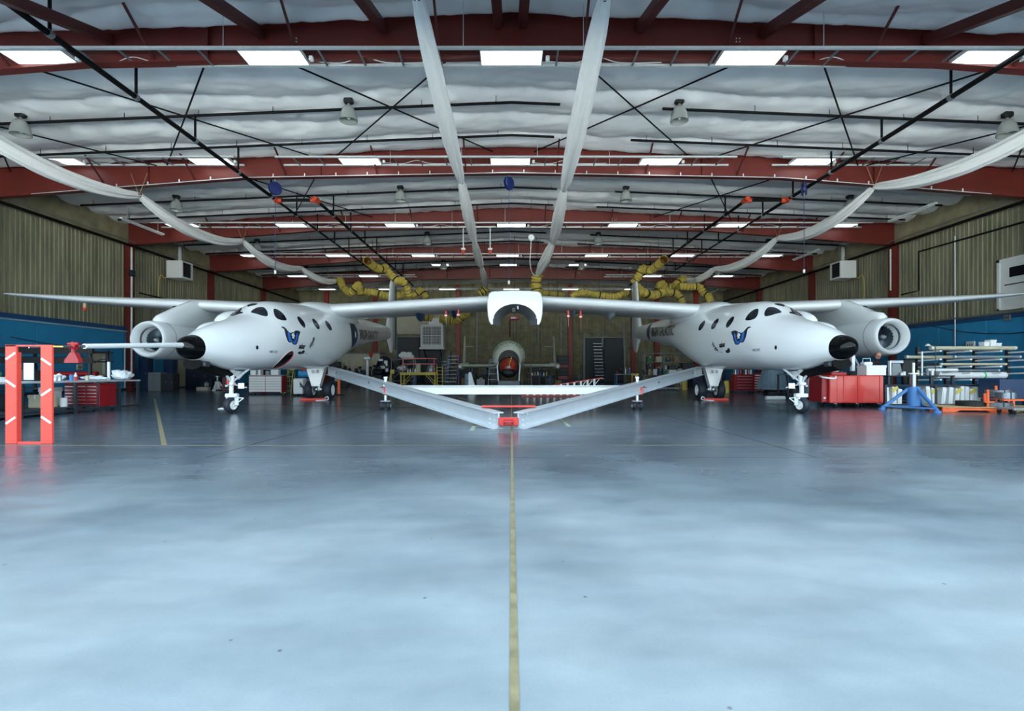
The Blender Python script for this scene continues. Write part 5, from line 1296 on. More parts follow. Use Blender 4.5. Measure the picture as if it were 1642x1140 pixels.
mb = MB().ell((0, 0, 1.75), (0.8, 0.6, 0.9), 18, 12)
for p in mb.v: p += V(0, 0, 0.12*noise.noise(p*2.3))
mb.build('cover', M['navy'], t, world=False)
for k, (x, z, w_, h) in enumerate(((-0.25, 2.3, 0.4, 0.2), (0.2, 2.0, 0.3, 0.5), (-0.1, 1.65, 0.45, 0.25), (0.3, 1.4, 0.25, 0.3))): MB().box((x, -0.58+0.05*(k % 2), z), (w_, 0.06, h), 0.02).build('patch', M['paper'], t, world=False, smooth=0)
t = thing('parts_stand', 'pale parts stand with red cap against the dark machines', 'stand', (X_(588, 43), 43.2, 0))
MB().cyl((0, 0, 0), (0, 0, 2.3), 0.12, 12).build('post', M['white_matt'], t, world=False); MB().box((0, 0, 2.4), (0.6, 0.3, 0.25), 0.04).build('head', M['alu_dull'], t, world=False, smooth=0)
MB().ell((0.3, 0, 2.75), (0.16, 0.16, 0.28), 10, 7).build('cap', M['red'], t, world=False); MB().lathe([(0.001, 0), (0.4, 0), (0.4, 0.05), (0.001, 0.05)], (0, 0, 0), n=14).build('base', M['grey_dk'], t, world=False)
t = thing('bracket_stand', 'yellow upright bracket stand left of the yellow platform', 'stand', (X_(627, 38), 38, 0))
MB().bb(-0.05, 0.05, -0.05, 0.05, 0, 1.35).build('post', M['yellow'], t, world=False, smooth=0); MB().bb(-0.25, 0.25, -0.25, 0.25, 0, 0.06).build('base', M['yellow'], t, world=False, smooth=0); MB().bar((-0.2, 0, 0.3), (0, 0, 1.2), 0.05).build('strut', M['yellow'], t, world=False, smooth=0); MB().bb(-0.05, 0.25, -0.06, 0.06, 1.1, 1.4).build('head', M['yellow'], t, world=False, smooth=0)
# yellow work platform with red rail
d = 41; x0, x1 = X_(641, d), X_(699, d)
t = thing('work_platform', 'yellow steel work platform with red guard rail and side ladder', 'platform', ((x0+x1)/2, d, 0))
MB().bb(x0, x1, d, d+1.4, 0.98, 1.2, 0.01).build('deck', M['yellow'], t, smooth=0)
for x in (x0+0.08, x1-0.08):
    for y in (d+0.08, d+1.32):
        MB().bb(x-0.05, x+0.05, y-0.05, y+0.05, 0, 1.0).build('leg', M['yellow'], t, smooth=0)
        MB().bar((x, y, 0.15), (x+(0.75 if x < x0+1 else -0.75), y, 0.98), 0.06).build('brace', M['yellow'], t, smooth=0)
for z in (1.85, 2.3):
    MB().bb(x0+0.2, x1-0.1, d+0.05, d+0.09, z, z+0.05).build('guard_rail', M['red'], t, smooth=0); MB().bb(x0+0.2, x1-0.1, d+1.3, d+1.34, z, z+0.05).build('guard_rail', M['red'], t, smooth=0)
for x in (x0+0.25, x1-0.15): MB().bb(x-0.03, x+0.03, d+0.04, d+0.1, 1.2, 2.35).build('rail_post', M['red'], t, smooth=0)
for dx in (0.1, 0.55): MB().bar((x1+dx, d-0.1, 0), (x1+dx-0.03, d+0.1, 1.75), 0.05).build('ladder_rail', M['yellow'], t, smooth=0)
for k in range(6): MB().cyl((x1+0.1, d-0.08+0.03*k, 0.2+0.28*k), (x1+0.55, d-0.08+0.03*k, 0.2+0.28*k), 0.025, 7).build('ladder_rung', M['yellow'], t)
can(X_(668, d), d+0.7, 1.2, 0.22, 0.7, 'beige', 'tall beige drum standing on the yellow platform', name='drum', cat='drum')
t = thing('bell_part', 'bell-shaped steel part with red base on the yellow platform', 'machine part', (X_(689, d), d+0.6, 1.2))
MB().lathe([(0.001, 0.0), (0.42, 0.0), (0.42, 0.06), (0.36, 0.1), (0.33, 0.35), (0.22, 0.55), (0.12, 0.62), (0.001, 0.64)], (0, 0, 0), n=18).build('bell', M['alu_dull'], t, world=False); MB().lathe([(0.43, 0.0), (0.45, 0.0), (0.45, 0.05), (0.43, 0.05)], (0, 0, 0.0), n=18).build('base_ring', M['red'], t, world=False)
for k in range(4): bottle(X_(652+4*k, d), d+0.5, 1.2, 0.07, 0.32, ('alu', 'white_matt', 'grey', 'paper')[k], ('silver', 'white', 'grey', 'clear')[k]+' bottle on the yellow platform deck')
t = thing('shelf_frame', 'grey open shelf frame with white bundles behind the yellow platform', 'shelf', (X_(647, 46), 46, 0))
for x in (-1.0, 1.0):
    for y in (-0.4, 0.4): MB().bb(x-0.04, x+0.04, y-0.04, y+0.04, 0, 2.4).build('post', M['grey'], t, world=False, smooth=0)
for z in (0.4, 1.3, 2.35): MB().bb(-1.05, 1.05, -0.45, 0.45, z, z+0.06).build('board', M['grey'], t, world=False, smooth=0)
MB().bar((-1, -0.42, 0.5), (1, -0.42, 2.3), 0.04).build('diagonal', M['grey'], t, world=False, smooth=0)
crumple(X_(652, 46), 46, 2.41, 0.7, 0.35, 0.32, 'paper', 'white wrapped bundle on top of the grey shelf frame', 'bundle', 'bundle', sd=9)
crumple(X_(645, 46), 46, 1.36, 0.45, 0.25, 0.24, 'poly', 'clear wrapped bundle on the middle board of the grey shelf frame', 'bundle', 'bundle', sd=10)
# blue rolling stairs
def stairs(px, d, h, w_, label, m='blue', n=7, lean=1.6, top_rail=True, tread='alu_dull'):
    x = X_(px, d); t = thing('rolling_stairs', label, 'stairs', (x, d, 0))
    for s in (-1, 1):
        MB().bar((s*w_/2, 0, 0.1), (s*w_/2, lean, h), 0.05, 0.1).build('stringer', M[m], t, world=False, smooth=0)
        MB().bb(s*w_/2-0.03, s*w_/2+0.03, lean+0.1, lean+0.16, 0, h+(1.0 if top_rail else 0)).build('rear_post', M[m], t, world=False, smooth=0)
        if top_rail: MB().tube(spline([(s*w_/2, 0.2, 0.5), (s*w_/2, lean*0.8, h+0.7), (s*w_/2, lean+0.1, h+1.0)], 4), 0.03, 7).build('hand_rail', M[m], t, world=False)
    for k in range(n):
        u = (k+1)/n; MB().box((0, lean*u, 0.1+(h-0.1)*u), (w_, 0.26, 0.04), 0.006).build('tread', M[tread], t, world=False, smooth=0)
    for s in (-1, 1): MB().cyl((s*w_/2-0.03, 0.1, 0.09), (s*w_/2+0.03, 0.1, 0.09), 0.09, 12).build('wheel', M['rubber'], t, world=False)
    return t
stairs(722, 42, 2.6, 0.9, 'blue rolling stairs left of the red column at the back', 'blue', 8, 2.2, False)
stairs(712, 45.5, 2.2, 0.8, 'grey blue rolling stairs behind the yellow platform ladder', 'blue_dark', 7, 2.0, True)
stairs(962, 58.4, 4.6, 1.0, 'tall dark blue rolling ladder before the far double door', 'blue_dark', 12, 1.9, False, 'alu')
# evaporative cooler on the back wall
d = 58.6; x0, x1, z0, z1 = X_(674, d), X_(711, d), Z_(557, d), Z_(520.5, d)
t = thing('wall_cooler', 'large white air cooler with mesh grille high on the back wall', 'air cooler', ((x0+x1)/2, d, z0))
MB().bb(x0, x1, d, d+2.3, z0, z1, 0.04).build('casing', M['white_met'], t, smooth=0)
MB().bb(x0+0.25, x1-0.25, d-0.02, d, z0+0.3, z1-0.2).build('grille_well', M['grey_dk'], t, smooth=0)
n = 12
for k in range(n+1):
    xx = lerp(x0+0.25, x1-0.25, k/n); big = k in (0, n//2, n)
    MB().bb(xx-(0.05 if big else 0.02), xx+(0.05 if big else 0.02), d-0.06, d-0.02, z0+0.3, z1-0.2).build('grille_bar', M['white_met'], t, smooth=0)
    zz = lerp(z0+0.3, z1-0.2, k/n); MB().bb(x0+0.25, x1-0.25, d-0.06, d-0.02, zz-(0.05 if big else 0.02), zz+(0.05 if big else 0.02)).build('grille_bar', M['white_met'], t, smooth=0)
MB().bb(x0-0.1, x1+0.1, d-0.1, d+2.3, z0-0.22, z0).build('drip_tray', M['white_met'], t, smooth=0)
for x in (x0+0.4, x1-0.4): MB().bar((x, d+0.1, z0-0.2), (x, d+2.5, z0-1.7), 0.1).build('wall_bracket', M['black'], t, smooth=0)
MB().bb(x0+0.9, x1-0.4, d+0.2, d+1.8, z1, z1+0.8, 0.05).build('plenum', M['white_met'], t, smooth=0)
flex([P(673, 509, 59), P(680, 508, 59), P(688, 509, 58.9), P(694, 511, 58.9)], 0.42, 'yellow flexible duct entering the wall cooler from its left')
flex([P(706, 511, 58.9), P(718, 513, 58.8), P(730, 514, 58.6), P(740, 508, 58.4), P(750, 499, 58)], 0.46, 'yellow flexible duct curving from the wall cooler towards the centre pylon')
# fabric rudder panel and ladder near the floor
t = thing('rudder_panel', 'tall white triangular panel standing behind the white cross beam', 'panel', (X_(757, 30), 30, 0))
MB().prism([V(-0.22, 0, 0.06), V(0.26, 0, 0.06), V(-0.06, 0, 1.2), V(-0.2, 0, 1.2)], (0, 0.08, 0)).build('panel', M['white_matt'], t, world=False, smooth=0); MB().bb(-0.3, 0.35, -0.2, 0.3, 0, 0.07).build('foot', M['grey_dk'], t, world=False, smooth=0)
d = 25; t = thing('truss_ladder', 'red-railed tapering ladder frame with white rungs lying on its side', 'ladder', (X_(900, d), d, 0))
MB().bar((X_(836, d), d, 0.06), (X_(975, d), d, 0.06), 0.06, 0.05).build('lower_rail', M['red'], t, smooth=0)
MB().bar((X_(872, d), d+0.05, 0.48), (X_(966, d), d+0.05, 0.93), 0.06, 0.05).build('upper_rail', M['red'], t, smooth=0)
MB().bar((X_(842, d), d+0.05, 0.34), (X_(872, d), d+0.05, 0.48), 0.06, 0.05).build('upper_rail', M['red'], t, smooth=0)
for k in range(11):
    px = 846+k*10.7; zt = lerp(0.36, 0.93, (px-842)/124)
    MB().bb(X_(px, d)-0.05, X_(px, d)+0.05, d-0.02, d+0.05, 0.06, zt, 0.01).build('rung', M['white_matt'], t, smooth=0)
    if k > 7: MB().bar((X_(px, d)+0.02, d+0.06, zt-0.3), (X_(px, d)+0.25, d+0.06, zt), 0.03).build('diagonal', M['white_matt'], t, smooth=0)
MB().bb(X_(836, d), X_(975, d), d-0.02, d+0.5, 0, 0.03).build('rear_rail', M['grey_dk'], t, smooth=0)

# ================================================================== the aircraft under work at the back centre
sx_ = X_(816, 38)
sp = thing('spaceplane', 'grey-green unfinished plane body with twin tail fins at the back', 'aircraft', (sx_, 40, 0))
yc = 37.0; zc = Z_(573, yc)
n = 32; rings = []
for y, r, dz in ((yc, 0.78, -0.22), (yc+0.02, 0.9, -0.16), (yc+0.25, 1.05, -0.02), (yc+0.8, 1.18, 0.06), (yc+1.8, 1.24, 0.1), (yc+4.5, 1.2, 0.1), (yc+7, 0.8, 0.2), (yc+8, 0.4, 0.3)):
    rings.append([V(sx_+r*math.cos(2*PI*k/n), y, zc+dz+r*math.sin(2*PI*k/n)) for k in range(n)])
MB().loft(rings).build('body', M['primer'], sp, smooth=50)
MB().lathe([(0.001, 0), (0.76, 0), (0.76, 0.03), (0.6, 0.03), (0.5, -0.1), (0.001, -0.1)], (sx_, yc-0.03, zc-0.22), V(0, -1, 0), 26).build('bulkhead', M['black'], sp)
for k, (dx, dz, w_, h) in enumerate(((-0.2, 0.0, 0.18, 0.3), (0.1, 0.05, 0.14, 0.4), (0.25, -0.15, 0.2, 0.2), (-0.05, 0.2, 0.4, 0.07))): MB().box((sx_+dx, yc-0.14, zc-0.2+dz), (w_, 0.16, h), 0.03).build('fitting', M['steel'] if k % 2 == 0 else M['white_met'], sp, smooth=0)
for k, (a0, a1) in enumerate(((1.2, 1.55), (1.7, 2.2), (0.7, 1.05), (2.35, 2.7))):
    pts = []
    for (aa, yy) in ((a0, yc+0.35), (a1, yc+0.35), (a1, yc+1.3), (a0, yc+1.3), (a0, yc+0.35)):
        r = 1.10 if yy < yc+0.5 else 1.235; dz = 0.0 if yy < yc+0.5 else 0.085; pts.append(V(sx_+r*math.cos(aa), yy, zc+dz+r*math.sin(aa)))
    mb = MB()
    for i in range(4): mb.tube([pts[i].lerp(pts[i+1], q/4) for q in range(5)], 0.028, 5)
    mb.build('marking_tape', M['green_line'], sp)
wg = MB(); rings = []
for x, c in ((-3.9, 2.6), (-1.0, 4.0), (1.0, 4.0), (3.9, 2.6)):
    r = foil(0, 0, c, 0.3, 39.6, 10); rings.append([V(sx_+x, p.y, Z_(587, 40)+p.z) for p in r])
wg.loft(rings).build('wing', M['primer'], sp, smooth=40)
for s in (-1, 1):
    x = sx_+s*3.75
    MB().tube([(x, 39.2, Z_(588, 40)), (x, 40, Z_(588, 40)), (x, 46, Z_(586, 40)+0.2)], [0.12, 0.28, 0.16], 14).build('tail_boom', M['primer'], sp)
    rings = []
    for z, y0, c, tt in ((Z_(584, 43), 42.5, 1.6, 0.2), (Z_(560, 43), 43.0, 1.2, 0.15), (Z_(538, 43), 43.5, 0.8, 0.08)):
        r = foil(0, 0, c, tt, y0, 8); rings.append([V(x+p.z+s*0.05, p.y, z) for p in r])
    MB().loft(rings).build('tail_fin', M['primer'], sp, smooth=40)
    rings = []
    for dx, c in ((0, 0.9), (0.75, 0.3)):
        r = foil(0, 0, c, 0.08, 43.2, 8); rings.append([V(x-s*dx, p.y, Z_(555.5, 43)+p.z) for p in r])
    MB().loft(rings).build('tailplane', M['primer'], sp, smooth=40)
for s in (-1, 1): MB().bb(sx_+s*0.8-0.1, sx_+s*0.8+0.1, 38.5, 42, 0, 1.4).build('cradle', M['grey_dk'], sp, smooth=0)
# rocket motor with red dome on a trolley in front
mo = thing('rocket_motor', 'round motor with glossy red dome and yellow strap on a grey trolley', 'rocket motor', (sx_, 35.2, 0))
zc2 = Z_(589, 35)
MB().lathe([(0.001, -0.30), (0.14, -0.29), (0.34, -0.22), (0.54, -0.05), (0.66, 0.18), (0.70, 0.42), (0.68, 0.5), (0.001, 0.5)], (sx_, 35.0, zc2), V(0, 1, 0), 30).build('dome', M['copper_red'], mo, smooth=40)
MB().lathe([(0.71, 0.25), (0.73, 0.3), (0.73, 1.6), (0.6, 1.7), (0.001, 1.7)], (sx_, 35.0, zc2), V(0, 1, 0), 30).build('case', M['black'], mo)
MB().lathe([(0.001, -0.42), (0.09, -0.4), (0.1, -0.3), (0.16, -0.28), (0.001, -0.26)], (sx_, 35.0, zc2), V(0, 1, 0), 14).build('boss', M['steel'], mo)
lo_ = MB()
for k in range(7):
    a = PI+PI*(k+0.5)/7; lo_.ell((sx_+0.5*math.cos(a), 34.97, zc2+0.5*math.sin(a)), (0.13, 0.1, 0.1), 8, 6)
MB().lathe([(0.42, -0.1), (0.62, -0.02), (0.6, 0.06), (0.4, 0.0)], (sx_, 35.0, zc2-0.03), V(0, 1, 0), 26).build('lower_shroud', M['black'], mo)
MB().ell((sx_, 34.88, zc2-0.36), (0.52, 0.26, 0.32), 16, 10).build('igniter_housing', M['black'], mo)
MB().tube(spline([(sx_, 34.62, zc2), (sx_+0.1, 34.7, zc2+0.35), (sx_+0.22, 35.0, zc2+0.75)], 5), 0.035, 6).build('strap', M['yellow'], mo)
MB().bb(sx_-0.75, sx_+0.75, 34.7, 36.6, 0.32, 0.62, 0.03).build('trolley', M['grey'], mo, smooth=0)
for s in (-1, 1):
    for y in (34.85, 36.4): MB().cyl((sx_+s*0.6-0.05, y, 0.16), (sx_+s*0.6+0.05, y, 0.16), 0.16, 14).build('wheel', M['rubber'], mo)
    MB().bar((sx_+s*0.7, 34.9, 0.55), (sx_+s*0.78, 34.95, zc2+0.2), 0.08).build('yoke', M['alu_dull'], mo, smooth=0)
# hoist above it
hp = P(825, 510, 40)
t = thing('chain_hoist', 'red chain hoist hanging under the centre pylon opening', 'hoist', hp)
MB().box(hp, (0.75, 0.3, 0.32), 0.05).build('body', M['red_deep'], t, smooth=0)
MB().box(hp+V(-0.1, -0.16, 0), (0.4, 0.03, 0.12)).build('plate', M['paper'], t, smooth=0)
for s in (-0.12, 0.14): MB().cyl(hp+V(s, 0, -0.1), (hp.x+s*0.6, hp.y, Z_(560, 40)), 0.018, 6).build('chain', M['black'], t)
MB().cyl(hp, (hp.x, hp.y, ztop(0)-0.3), 0.02, 6).build('rope', M['black'], t)
MB().ell((hp.x+0.05, hp.y-0.0, Z_(549, 39)), (0.2, 0.15, 0.16), 10, 7).build('hook_block', M['grey_dk'], t)
MB().cyl((hp.x-0.35, hp.y, hp.z-0.15), (hp.x-0.36, hp.y, Z_(540, 40)), 0.07, 8).build('sleeve', M['red_dark'], t)
stepladder(X_(791, 35.5), 35.8, 2.05, 0.75, 'aluminium step ladder left of the red-domed motor', 'alu_dull')
stepladder(X_(845, 35.5), 35.8, 2.1, 0.7, 'weathered wooden step ladder right of the red-domed motor', 'card')
for k, (px, w_, h, lab) in enumerate(((776, 0.9, 0.8, 'grey instrument rack left of the plane body'), (757, 0.6, 1.0, 'pale instrument rack at the left wing of the plane body'))): dark_machine(X_(px, 47), 47.2, w_*1.3, h*2.0, lab, 'grey', 'paper', 20+k)
t = thing('trestle_table', 'dark trestle table with bottles under the right wing of the plane', 'table', (X_(865, 38.5), 38.6, 0))
MB().bb(-0.9, 0.9, -0.35, 0.35, 0.9, 0.96).build('top', M['navy'], t, world=False, smooth=0)
for x in (-0.8, 0, 0.8):
    for y in (-0.3, 0.3): MB().bb(x-0.03, x+0.03, y-0.03, y+0.03, 0, 0.9).build('leg', M['blue_dark'], t, world=False, smooth=0)
for k in range(6): bottle(X_(853, 38.5)+0.22*k, 38.5, 0.96, 0.06, 0.2+0.05*(k % 3), ('white_matt', 'yellow', 'paper', 'blue', 'alu', 'yellow')[k], ('white', 'pale yellow', 'clear', 'blue', 'silver', 'deep yellow')[k]+' bottle on the dark trestle table')
t = thing('hose_ring', 'coiled red hose on the floor by the dark trestle table', 'hose', (X_(859, 33), 33, 0))
MB().lathe([(0.2+0.035*math.cos(a*PI/4), 0.035+0.035*math.sin(a*PI/4)) for a in range(9)], (0, 0, 0), n=24).build('lower_coil', M['red'], t, world=False)
MB().lathe([(0.2+0.035*math.cos(a*PI/4), 0.1+0.035*math.sin(a*PI/4)) for a in range(9)], (0.02, 0.01, 0), n=24).build('upper_coil', M['red'], t, world=False)
t = thing('drawer_tower', 'dark parts tower with red drawers right of the right tail boom', 'cabinet', (X_(903, 52), 52.4, 0))
MB().bb(-0.55, 0.55, -0.3, 0.3, 0, 2.9, 0.02).build('body', M['black'], t, world=False, smooth=0)
for k in range(7): MB().bb(-0.5, 0.5, -0.34, -0.3, 0.12+0.39*k, 0.42+0.39*k, 0.01).build('drawer', M['red_deep'] if k % 3 == 1 else M['grey_dk'], t, world=False, smooth=0)

# ================================================================== BACK OF THE HALL, right part
bench(X_(988, 44), X_(1012, 44)+0.6, 44, 44.9, 1.05, 'small bench with bright blue legs at the back right', 'alu_dull', 'blue', 2)
bench(X_(1030, 39), X_(1094, 39), 39, 40, 1.0, 'long dark bench with a white printer at the back right', 'grey', 'grey_dk', 4)
t = thing('printer', 'white printer on the long dark bench at the back right', 'printer', (X_(1078, 39.4), 39.5, 1.0))
MB().bb(-0.33, 0.33, -0.3, 0.3, 0, 0.4, 0.04).build('body', M['white_matt'], t, world=False); MB().bb(-0.3, 0.3, -0.2, 0.28, 0.4, 0.72, 0.04).build('scanner', M['grey_dk'], t, world=False); MB().bb(-0.25, 0.25, -0.38, -0.3, 0.12, 0.18).build('tray', M['paper'], t, world=False, smooth=0)
t = thing('upright_stand', 'yellow upright stand in front of the small blue-legged bench', 'stand', (X_(1018, 40), 40, 0))
MB().bb(-0.3, 0.3, -0.05, 0.05, 0.95, 1.12, 0.01).build('head', M['yellow'], t, world=False, smooth=0)
for s in (-1, 1): MB().bar((s*0.25, 0, 0), (s*0.2, 0, 1.0), 0.08).build('leg', M['yellow'], t, world=False, smooth=0)
MB().cyl((0.12, -0.1, 0), (0.12, -0.1, 0.95), 0.1, 12).build('bottle_holder', M['white_matt'], t, world=False)
rnd = random.Random(5)
BC = [('grey_dk', 'dark grey'), ('card', 'brown'), ('paper', 'white'), ('blue_dark', 'dark blue'), ('green_dk', 'green'), ('beige', 'beige')]
for k, px in enumerate((1034, 1041, 1050, 1058, 1065, 1090)):
    m, cn = BC[k]; carton(X_(px, 39.5), 39.5, 1.0, 0.26, 0.3, rnd.uniform(0.2, 0.5), m, cn+' box on the long dark bench at the back right')
for k, px in enumerate((990, 996, 1003, 1010)):
    m, cn = (('red', 'red'), ('black', 'black'), ('alu', 'silver'), ('blue', 'blue'))[k]
    bottle(X_(px, 44.4), 44.4, 1.05, 0.08, rnd.uniform(0.35, 0.6), m, cn+' bottle on the small blue-legged bench')
t = thing('shelving', 'dark open shelving with parts behind the right tail cone', 'shelving', (X_(1066, 46), 46.5, 0))
for x in (-1.8, 0, 1.8):
    for y in (-0.3, 0.3): MB().bb(x-0.04, x+0.04, y-0.04, y+0.04, 0, 3.2).build('post', M['galv_dull'], t, world=False, smooth=0)
for z in (0.5, 1.3, 2.1, 2.9): MB().bb(-1.85, 1.85, -0.35, 0.35, z, z+0.05).build('board', M['galv_dull'], t, world=False, smooth=0)
for k in range(8):
    m, cn = BC[k % 6]; carton(X_(1066, 46.5)-1.5+0.8*(k % 4)+0.1, 46.4, 1.35 if k < 4 else 2.15, 0.55, 0.4, rnd.uniform(0.3, 0.6), m, '%s box on the %s board of the dark open shelving' % (cn, 'middle' if k < 4 else 'upper'))
t = thing('low_trolley', 'low trolley with two pale shelves on the floor behind the right tow beam', 'trolley', (X_(1072, 33), 33, 0))
for z in (0.16, 0.5): MB().bb(-0.65, 0.65, -0.3, 0.3, z, z+0.05, 0.01).build('shelf', M['alu_dull'], t, world=False, smooth=0)
for x in (-0.6, 0.6):
    for y in (-0.27, 0.27): MB().bb(x-0.02, x+0.02, y-0.02, y+0.02, 0.1, 0.55).build('post', M['grey_dk'], t, world=False, smooth=0)
caster_set(t, 1.3, 0.6, 0.05)
def cylinder_bottle(px, d, r, h, m, label, name='gas_cylinder', cat='gas cylinder', cap='red'):
    t = thing(name, label, cat, (X_(px, d), d, 0))
    MB().lathe([(0.001, 0), (r, 0), (r, h*0.82), (r*0.8, h*0.92), (r*0.3, h*0.96), (0.001, h*0.96)], (0, 0, 0), n=16).build('body', M[m], t, world=False)
    MB().cyl((0, 0, h*0.95), (0, 0, h), r*0.3, 8).build('valve', M[cap], t, world=False); MB().bb(-r*0.5, r*0.9, -r*0.1, r*0.1, h*0.98, h*1.02).build('lever', M['black'], t, world=False, smooth=0)
cylinder_bottle(1098, 35, 0.17, 0.75, 'yellow', 'yellow drum under the right fuselage left of the main wheels', 'drum', 'drum', 'black')
cylinder_bottle(1124, 31, 0.15, 0.72, 'yellow', 'yellow extinguisher beside the right main wheels', 'extinguisher', 'extinguisher')
cylinder_bottle(1165, 30, 0.16, 0.75, 'yellow', 'yellow extinguisher between the right main wheels and red chest', 'extinguisher', 'extinguisher')
cylinder_bottle(1160, 30.3, 0.09, 0.6, 'red', 'small red extinguisher beside the yellow one', 'extinguisher', 'extinguisher', 'black')
chest(X_(1194, 29.5), 29.8, 1.15, 0.6, 1.05, 'red tool chest full of cans on top behind the right fuselage', 'red_deep', None, 1, 5)
k = 0
for i in range(7):
    for j in range(2):
        m, cn = [('alu', 'silver'), ('white_matt', 'white'), ('blue', 'blue'), ('grey', 'grey'), ('red', 'red'), ('paper', 'pale'), ('blue_dark', 'dark blue')][(i*2+j*3) % 7]
        can(X_(1194, 29.5)-0.46+0.15*i, 29.65+0.25*j, 1.085, 0.055, 0.28+0.05*((i+j) % 3), m, '%s spray can in the %s row on the can-filled red chest' % (cn, ('front', 'rear')[j]), 'spray cans on the red chest', 'spray_can')
chest(X_(1219, 30), 30.5, 0.7, 0.6, 1.1, 'red tool chest half hidden behind the grey nozzle', 'red_deep', None, 1, 6)
t = thing('control_cabinet', 'dark blue cabinet with hoses behind the right main wheels', 'cabinet', (X_(1150, 31), 31.5, 0))
MB().bb(-0.6, 0.6, -0.3, 0.3, 0.06, 1.55, 0.02).build('body', M['blue_dark'], t, world=False, smooth=0); MB().bb(-0.55, 0.55, -0.34, -0.3, 0.15, 1.3, 0.01).build('door', M['navy'], t, world=False, smooth=0); MB().bb(0.25, 0.32, -0.36, -0.34, 0.7, 1.1).build('handle', M['alu'], t, world=False, smooth=0); MB().bb(-0.65, 0.65, -0.36, 0.34, 1.55, 1.62).build('top', M['alu_dull'], t, world=False, smooth=0)
# nozzle
t = thing('rocket_nozzle', 'large grey bell-shaped nozzle standing on a dark turntable', 'nozzle', (X_(1239, 27.8), 27.8, 0))
MB().lathe([(0.001, 0.28), (0.80, 0.28), (0.80, 0.34), (0.77, 0.4), (0.68, 0.75), (0.57, 1.1), (0.46, 1.4), (0.36, 1.65), (0.34, 1.7), (0.28, 1.7), (0.001, 1.68)], (0, 0, 0), n=30).build('bell', M['nozzle'], t, world=False)
MB().lathe([(0.001, 0.0), (0.5, 0.0), (0.5, 0.16), (0.42, 0.2), (0.42, 0.28), (0.001, 0.28)], (0, 0, 0), n=20).build('turntable', M['black'], t, world=False)
for k in range(20):
    a = 2*PI*k/20; MB().tube([(0.775*math.cos(a), 0.775*math.sin(a), 0.4), (0.685*math.cos(a), 0.685*math.sin(a), 0.75), (0.575*math.cos(a), 0.575*math.sin(a), 1.1), (0.47*math.cos(a), 0.47*math.sin(a), 1.4)], 0.012, 5).build('rib', M['nozzle'], t, world=False)
solo(MB().tube([(X_(1228, 22), 22, 0.09), (X_(1258, 22), 22, 0.09)], [0.09, 0.09], 12).tube([(X_(1244, 22), 22, 0.09), (X_(1247, 22), 22, 0.09)], 0.1, 12), 'pipe_section', M['white_matt'], 'short white pipe lying on the floor by the right nose wheel', 'pipe')
t = thing('waste_drum', 'grey blue waste bin on wheels behind the right nose wheel', 'bin', (X_(1309, 22), 22.5, 0))
MB().lathe([(0.001, 0.12), (0.26, 0.12), (0.33, 0.85), (0.36, 0.86), (0.36, 0.9), (0.3, 0.9), (0.28, 0.2), (0.001, 0.2)], (0, 0, 0), n=20).build('body', M['nozzle'], t, world=False)
caster_set(t, 0.5, 0.5, 0.06)
bench(X_(1268, 24), X_(1312, 24)+0.3, 24.3, 25.3, 1.12, 'dark bench with stacked parts behind the right nose wheel', 'alu_dull', 'grey_dk', 3)
for k, px in enumerate((1272, 1281, 1290, 1300, 1310)):
    m, cn = BC[k]; carton(X_(px, 24.8), 24.8, 1.12 if k % 2 else 0.2, 0.24, 0.3, 0.25+0.05*k, m, cn+' box at the dark bench behind the right nose wheel')

# ================================================================== RIGHT SIDE
d = 17.3; x0, x1 = X_(1319, d), X_(1417, d)
t = thing('tool_cart', 'big bright red rolling tool cart with ribbed side by the right nose', 'tool cart', ((x0+x1)/2, d, 0))
zt = Z_(602, d); w2 = x1-x0
xm = X_(1340, d)
MB().bb(x0+0.25, x1, d, d+0.9, 0.16, zt, 0.02).build('body', M['red'], t, smooth=0)
MB().bb(x0+0.05, x0+0.25, d+0.12, d+0.9, 0.18, zt-0.02, 0.02).build('end_locker', M['red_deep'], t, smooth=0)
for px in (1353, 1376, 1411): MB().bb(X_(px, d)-0.025, X_(px, d)+0.025, d-0.03, d, 0.18, zt-0.01, 0.008).build('rib', M['red'], t, smooth=0)
for a, b in ((1342, 1352), (1354.5, 1374.5), (1377.5, 1409.5)): MB().bb(X_(a, d), X_(b, d), d-0.012, d, 0.2, zt-0.03, 0.006).build('side_panel', M['red'], t, smooth=0)
for px in (1342, 1377, 1412):
    for y in (d+0.1, d+0.8):
        c = MB().cyl((X_(px, d)-0.025, y, 0.08), (X_(px, d)+0.025, y, 0.08), 0.08, 14).build('caster', M['rubber'], t); MB().box((X_(px, d), y, 0.14), (0.09, 0.1, 0.06), 0.01).build('fork', M['steel'], c, smooth=0)
MB().bb(X_(1336, d), X_(1362, d), d+0.1, d+0.7, zt, zt+0.12, 0.03).build('lid_box', M['red_deep'], t, smooth=0)
MB().tube(spline([(x0-0.0, d+0.15, zt-0.02), (x0-0.05, d-0.1, zt-0.06), (x0+0.3, d-0.16, zt-0.1), (x0+0.42, d-0.04, zt-0.03)], 5), 0.03, 7).build('handle', M['white_met'], t)
MB().bb(x0+0.1, x0+0.16, d+0.09, d+0.12, 0.3, 0.36).build('plate', M['paper'], t, smooth=0)
carton(X_(1399, d+0.4), d+0.45, zt, 0.68, 0.5, 0.34, 'white_matt', 'white lidded box on the right end of the red cart', tape=None)
t = thing('glove_case', 'pale case with wire handle on top of the white lidded box', 'case', (X_(1391, d+0.4), d+0.45, zt+0.347))
MB().bb(-0.15, 0.15, -0.12, 0.12, 0, 0.12, 0.03).build('body', M['white_matt'], t, world=False, smooth=0); MB().tube([(-0.13, 0, 0.1), (-0.13, 0, 0.24), (0.13, 0, 0.24), (0.13, 0, 0.1)], 0.014, 6).build('handle', M['alu'], t, world=False)
